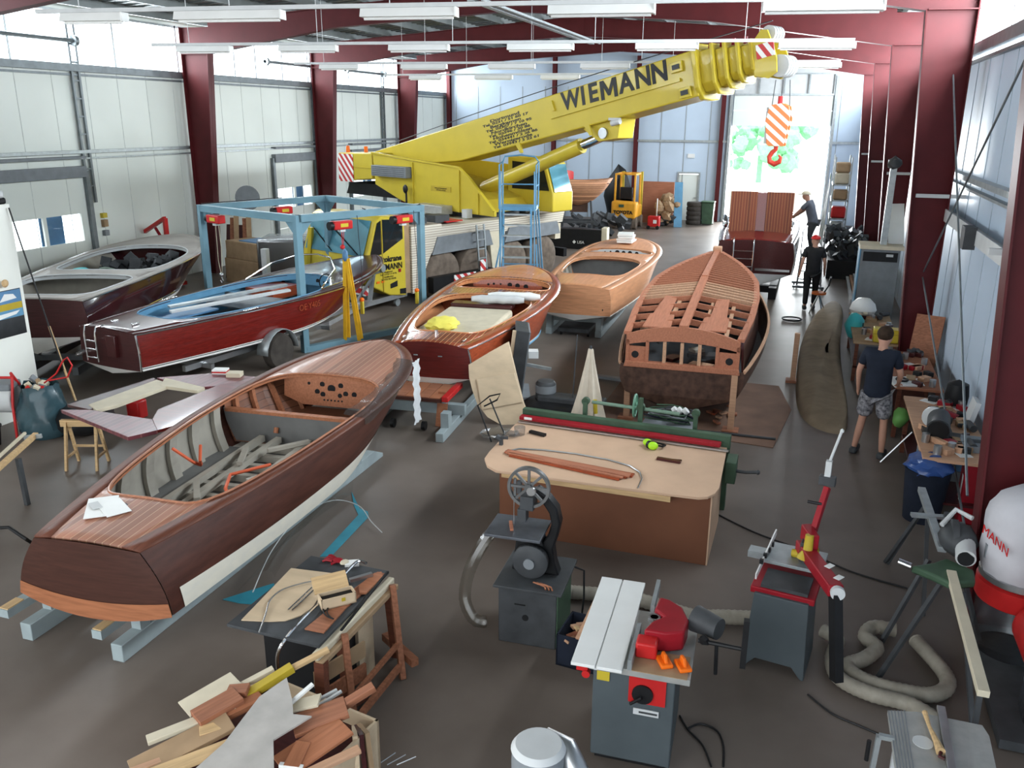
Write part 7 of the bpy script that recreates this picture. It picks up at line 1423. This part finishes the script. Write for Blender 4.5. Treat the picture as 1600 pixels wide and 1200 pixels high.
# motor of the machine below the camera
t = thing('extractor_motor', 'grey cast motor housing rising into view at the bottom edge', 'machine', (-1.0, 3.36, 0)); MB().lathe([(.0, 1.54), (.115, 1.54), (.13, 1.525), (.135, 1.45), (.13, .9), (.13, .0)], n=32).build('motor_drum', 'grey', t); MB().lathe([(.0, 1.548), (.115, 1.548), (.128, 1.535), (.138, 1.52)], n=32).build('motor_lid', 'ltgrey', t)
MB().tube([(.0, .11, 1.50), (.12, .09, 1.48), (.20, .02, 1.40), (.26, -.06, 1.26), (.30, -.12, .9)], [.05, .06, .065, .06, .05], 14).build('casting_arm', 'steel', t); MB().bb((-.09, .04, 1.42), (-.01, .11, 1.51)).build('terminal_box', 'grey', t, .02)
# aluminium router table bottom right
t = thing('router_table', 'small aluminium router table at the bottom right corner', 'table', (0, 0, 0))
TZ2 = .8; P_ = [gp(x, y, TZ2) for x, y in ((1387, 1110), (1432, 1112), (1535, 1133), (1546, 1150), (1560, 1215), (1400, 1205))]
MB().prism([(p.x, p.y) for p in P_], (0, 0, TZ2-.03), (1, 0, 0), (0, 1, 0), (0, 0, .03)).build('table_top', 'treadplate', t, .002)
for k in range(6): MB().bar(gp(1388+5*k, 1110, TZ2+.002), gp(1402+5*k, 1200, TZ2+.002), .006, .004).build('groove', 'grey', t)
MB().cyl(gp(1442, 1160, TZ2), gp(1442, 1160, TZ2)+Vector((0, 0, .004)), .06, n=30).build('insert_plate', 'ltgrey', t); MB().bar(gp(1470, 1105, TZ2+.02), gp(1490, 1215, TZ2+.02), .05, .025).build('fence', 'steel', t, .002)
for dx, dy in ((.9, 5.2), (1.38, 5.2), (.9, 4.75), (1.35, 4.75)): MB().bb((dx-.02, dy-.02, 0), (dx+.02, dy+.02, .77)).build('leg', 'ltgrey', t)
q = [gp(x, y, TZ2+.03) for x, y in ((1445, 1113), (1452, 1135), (1463, 1158), (1470, 1175))]
o = thing('push_stick', 'worn wooden push stick on the aluminium router table', 'push stick', (0, 0, 0)); MB().tube(q, [.018, .012, .02, .03], 8).build('stick', 'pine', o); MB().tube([q[3], gp(1468, 1182, TZ2+.02), gp(1476, 1186, TZ2+.02)], .012, 6).build('dark_tip', 'mahodk', o)
t = thing('screw_clamp', 'steel screw clamp hanging at the left edge of the aluminium router table', 'clamp', gp(1384, 1152, TZ2)); MB().bar((.05, 0, 0), (-.04, 0, 0), .03, .03).bar((-.04, 0, 0), (-.05, 0, -.3), .04, .03).build('jaw', 'galv', t); MB().cyl((-.09, 0, -.05), (-.09, 0, -.2), .014, n=8).build('screw', 'black', t)
# dust extractor with two filter bags
t = thing('dust_extractor', 'red dust extractor with two tall white filter bags at the right edge', 'machine', (2.05, 6.9, 0), math.radians(0))
M['bag'] = mat('filter_bag', (.50, .49, .52), .85, 0, 0, .06, 5, .1)
for i, (x, y, z0_) in enumerate(((-.16, .62, .80), (.02, -.42, .98))):
    b = MB(); rws = []
    for j in range(10):
        f = j/9; R_ = (.30, .33, .35, .355, .35, .35, .345, .33, .28, .16)[j]
        rws.append([(x+.14+R_*(1+.03*math.sin(a*3+j))*math.cos(a*PI/12), y+R_*math.sin(a*PI/12), z0_+.80*f) for a in range(24)])
    rws.append([(x+.14+.001*math.cos(a*PI/12), y+.001*math.sin(a*PI/12), z0_+.815) for a in range(24)]); b.grid(rws, closed=True); b.build('filter_bag', 'bag', t)
    MB().lathe([(.30, z0_-.02), (.33, z0_), (.33, z0_+.05), (.31, z0_+.06)], (x+.14, y, 0), n=28).build('clamp_band', 'steel', t); MB().lathe([(.33, z0_-.20), (.34, z0_-.18), (.34, z0_-.03), (.30, z0_-.01)], (x+.14, y, 0), n=28).build('red_ring', 'red', t)
    MB().lathe([(.26, .10), (.30, .2), (.31, z0_-.25), (.33, z0_-.2)], (x+.14, y, 0), n=24).build('collection_sack', 'film', t)
    text('MANN', 'bag_lettering', .11, 'red', t, (x+.14-.30, y-.22, z0_+.40), (.55, -1, -.25), (0, 0, 1), .004)
    MB().box((x-.19, y-.06, z0_+.25), (.01, .14, .12)).build('bag_print', 'grey', t)
MB().bb((-.3, -.7, .02), (.35, .95, .10)).build('base_frame', 'dkgrey', t); MB().cyl((.1, -.25, .55), (.1, .25, .55), .22, n=20).build('fan_housing', 'red', t)
# green stand with long rails (roller stand with mitre saw)
t = thing('mitre_saw_stand', 'grey-green folding stand carrying a dark saw and long metal rails', 'stand', (0, 0, 0))
MB().bar((1.36, 8.85, .95), (1.40, 7.55, .93), .07, .05).build('rail', 'galv', t, .003); MB().bar((1.43, 7.2, .90), (1.42, 5.55, .88), .075, .05).build('rail', 'cream', t, .003)
MB().bar((1.2, 8.15, .96), (1.5, 8.2, .96), .06, .03).build('stop_bar', 'galv', t); MB().bb((1.48, 8.1, .95), (1.54, 8.2, 1.02)).build('stop_block', 'dkgrey', t)
MB().prism([(1.12, 7.2), (1.30, 7.32), (1.42, 7.45), (1.62, 7.3), (1.60, 7.1), (1.40, 7.0), (1.28, 7.1)], (0, 0, .84), (1, 0, 0), (0, 1, 0), (0, 0, .07)).build('saw_base', 'green', t, .02); MB().cyl((1.12, 7.2, .90), (1.02, 7.22, .92), .03, n=10).build('handle', 'chrome', t)
MB().blob((1.52, 7.62, 1.02), .16, 2, .05, (1, 1.3, .9)).cyl((1.45, 7.6, 1.05), (1.50, 7.6, 1.05), .15, n=24).build('saw_head', 'dkgrey', t); MB().cyl((1.54, 7.3, 1.00), (1.56, 7.5, 1.03), .08, n=18).build('motor', 'ltgrey', t); MB().cyl((1.54, 7.29, 1.0), (1.54, 7.3, 1.0), .065, n=18).build('motor_end', 'black', t); MB().tube([(1.38, 7.65, 1.12), (1.50, 7.80, 1.22), (1.62, 7.7, 1.2)], .022, 8).build('carry_handle', 'ltgrey', t)
for (a, c) in (((1.3, 7.5, .84), (.98, 7.3, 0)), ((1.35, 7.1, .84), (.92, 6.75, 0)), ((1.55, 7.4, .84), (1.85, 7.6, 0)), ((1.5, 7.0, .84), (1.6, 6.3, 0)), ((1.40, 8.6, .92), (1.15, 9.0, 0)), ((1.40, 8.6, .92), (1.42, 8.0, 0)), ((1.42, 5.65, .86), (1.44, 5.6, 0))): MB().bar(a, c, .035).build('leg', 'dkgrey', t)
tag(MB().cyl(gp(1375, 722, .0), gp(1425, 675, .45), .012, n=6).build('rod', 'steel'), 'thin rod propped from the floor against the near workbench', 'rod')
tag(MB().cyl(gp(1387, 882, .0), gp(1433, 812, .35), .014, n=6).build('rod', 'dkgrey'), 'dark rod propped on the floor against the blue bin', 'rod')
t = thing('refuse_bin', 'dark blue refuse bin with a blue plastic bag beside the near workbench', 'bin', (1.62, 10.3, 0)); MB().lathe([(.20, 0), (.25, .62), (.26, .64)], n=24).build('bin_body', 'navy', t); MB().blob((0, 0, .68), .26, 3, .12, (1, 1, .55)).build('plastic_bag', mat('blue_bag', (.03, .07, .22), .25, 0, .2, .2, 5), t)
t = thing('red_canister', 'dark red upright canister with white lettering under the near workbench', 'canister', (2.12, 10.4, 0)); MB().bb((-.12, -.12, 0), (.12, .12, .75)).build('body', 'dkred', t, .02); MB().bb((-.125, -.08, .2), (-.12, -.02, .6)).build('lettering_band', 'white', t)
# near workbench with clutter
def bench(label, x0, y0, x1, y1, h, m='frame2', sh=True):
    t = thing('workbench', label, 'workbench', (x0, y0, 0)); w, d = x1-x0, y1-y0
    MB().bb((0, 0, h-.04), (w, d, h)).build('bench_top', m, t, .004)
    for x in (.04, w-.1):
        for y in (.04, d-.1): MB().bb((x, y, 0), (x+.06, y+.06, h-.04)).build('leg', 'mahod2', t)
    if sh: MB().bb((.04, .04, .25), (w-.04, d-.04, .28)).build('lower_shelf', 'mahodk', t)
    return t
bench('cluttered pale wooden workbench along the right wall, nearest one', 1.52, 10.15, 2.28, 12.6, .82)
bench('darker cluttered workbench behind the person in navy shirt', 1.45, 13.1, 2.1, 15.3, .80, 'mahom')
bench('rough low workbench with white and teal bundles past the red column', .98, 16.0, 1.75, 18.6, .74, 'cardboard')
random.seed(11)
def clutter(n_, x0, y0, x1, y1, z, grp, where):
    kinds = [('power_tool', 'dkgrey'), ('toolbox', 'dkred'), ('wood_offcut', 'frame2'), ('paper', 'white'), ('tin', 'steel'), ('black_case', 'black'), ('wood_offcut', 'mahodk'), ('cardboard_box', 'cardboard')]
    words = {'power_tool': 'dark grey power tool', 'toolbox': 'small dark red tool box', 'wood_offcut': 'wood offcut', 'paper': 'white sheet of paper', 'tin': 'round metal tin', 'black_case': 'small black case', 'cardboard_box': 'small cardboard box'}
    for i in range(n_):
        k, m = kinds[i % len(kinds)]; x, y = random.uniform(x0+.08, x1-.08), random.uniform(y0+.08, y1-.08)
        a = random.random()*3; grp_ = words[k]+'s '+where; lab = words[k]+' among the clutter '+where
        if k == 'power_tool':
            t = thing(k, lab, 'tool', (x, y, z), a, grp_); MB().cyl((-.12, 0, .06), (.10, 0, .06), .045, n=12).build('motor_body', m, t); MB().box((.02, .07, .05), (.05, .14, .05)).build('grip', 'black', t, .01)
        elif k == 'tin': tag(MB().cyl((x, y, z), (x, y, z+.11), .045, n=14).build(k, m), lab, 'tin', grp_)
        elif k == 'paper': tag(MB().box((x, y, z+.004), (.21, .15, .006), (0, 0, a)).build(k, m), lab, 'paper', grp_)
        else: tag(MB().box((x, y, z+.035), (random.uniform(.12, .25), random.uniform(.05, .14), .07), (0, 0, a)).build(k, m, None, .006), lab, {'toolbox': 'box', 'wood_offcut': 'offcut', 'black_case': 'case', 'cardboard_box': 'box'}[k], grp_)
clutter(46, 1.52, 10.15, 2.28, 12.6, .82, '', 'on the nearest workbench'); clutter(24, 1.45, 13.1, 2.1, 15.3, .80, '', 'on the dark workbench'); clutter(22, .98, 16.0, 1.75, 18.6, .74, '', 'on the rough low workbench')
t = thing('bench_grinder', 'large dark machine with pale round end on the nearest workbench', 'machine', (1.78, 10.95, .82)); MB().cyl((-.05, -.2, .16), (0, .2, .18), .13, n=20).build('motor', 'dkgrey', t); MB().cyl((-.055, -.23, .155), (-.05, -.2, .16), .12, n=20).build('end_cover', 'black', t); MB().cyl((-.07, .18, .18), (-.06, .24, .18), .13, n=20).build('pale_ring', 'ltgrey', t); MB().bb((-.18, -.15, 0), (.15, .3, .06)).build('foot', 'black', t)
tag(MB().blob((1.9, 11.7, .88), .12, 2, .15, (1.6, 1, .5)).build('pink_cloth', 'dkred'), 'dark pink cloth on the nearest workbench', 'cloth')
tag(MB().box((2.15, 10.7, .86), (.34, .42, .07)).build('parts_tray', 'grey'), 'flat grey tray at the back right of the nearest workbench', 'tray'); tag(MB().box((2.22, 11.6, 1.0), (.06, .3, .30), (0, .2, 0)).build('pale_board', 'ltgrey'), 'pale board leaning at the wall end of the nearest workbench', 'board')
t = thing('green_bottle', 'bright green plastic bag hanging at the left end of the nearest workbench', 'bag', (1.48, 12.2, .62)); MB().blob((0, 0, 0), .11, 2, .2, (1, 1, 1.2)).build('bag', mat('dull_green_bag', (.10, .24, .06), .5), t)
tag(MB().lathe([(.0, .0), (.14, .02), (.15, .14), (.13, .3), (.0, .36)], (2.15, 12.4, .82), n=18).build('black_drum', 'black'), 'black round container at the wall behind the nearest workbench', 'container')
tag(MB().lathe([(.22, .2), (.26, .28), (.22, .4), (.12, .5), (0, .52), (0, .0), (.15, .05)], (1.22, 18.3, .60), n=24).build('white_bundle', 'white', None), 'big round white wrapped bundle on the rough low workbench', 'bundle'); tag(MB().blob((1.05, 17.4, .72), .22, 2, .15, (.8, 1, 1.1)).build('teal_bag', 'cyan'), 'teal plastic bag hanging over the end of the rough low workbench', 'bag')
t = thing('yellow_box', 'yellow tool box on the rough low workbench before the red column', 'box', (1.52, 16.2, .74)); MB().bb((-.22, -.14, 0), (.22, .14, .24)).build('box', 'yellow', t, .02); MB().bb((-.22, -.145, .15), (.22, -.14, .17)).build('lid_seam', 'dkyellow', t); MB().bb((-.06, -.15, .10), (.06, -.14, .18)).build('mark', 'black', t)
for k in range(3): tag(MB().bar((1.05+.1*k, 17.9, .80+.03*k), (1.1+.1*k, 18.9, .82+.03*k), .08, .03).build('pale_roll', 'cream'), ['left', 'middle', 'right'][k]+' pale strip sticking out beyond the white round bundle', 'strip')
t = thing('white_folder', 'white open carton with black ring inside at the end of the dark workbench', 'carton', (1.5, 13.3, .80)); MB().box((.05, 0, .02), (.32, .34, .04), (.1, 0, .3)).build('carton', 'white', t); MB().tube([(.08*math.cos(a*PI/7)+.05, .09*math.sin(a*PI/7), .06) for a in range(14)], .015, 6, closed=True).build('ring', 'black', t)
tag(MB().bar((2.0, 15.4, 0), (2.15, 15.8, 1.35), .45, .04).build('brown_board', 'mahom'), 'brown board leaning on the wall behind the first far red column', 'board')
t = thing('blue_parts_shelf', 'blue-grey parts boxes under the nearest workbench', 'shelf', (1.65, 10.9, .28)); 
for k in range(4): MB().bb((.28*(k % 2), .0, .14*(k//2)), (.26+.28*(k % 2), .7, .13+.14*(k//2))).build('drawer', ['ltblue', 'grey', 'grey', 'blue'][k], t)
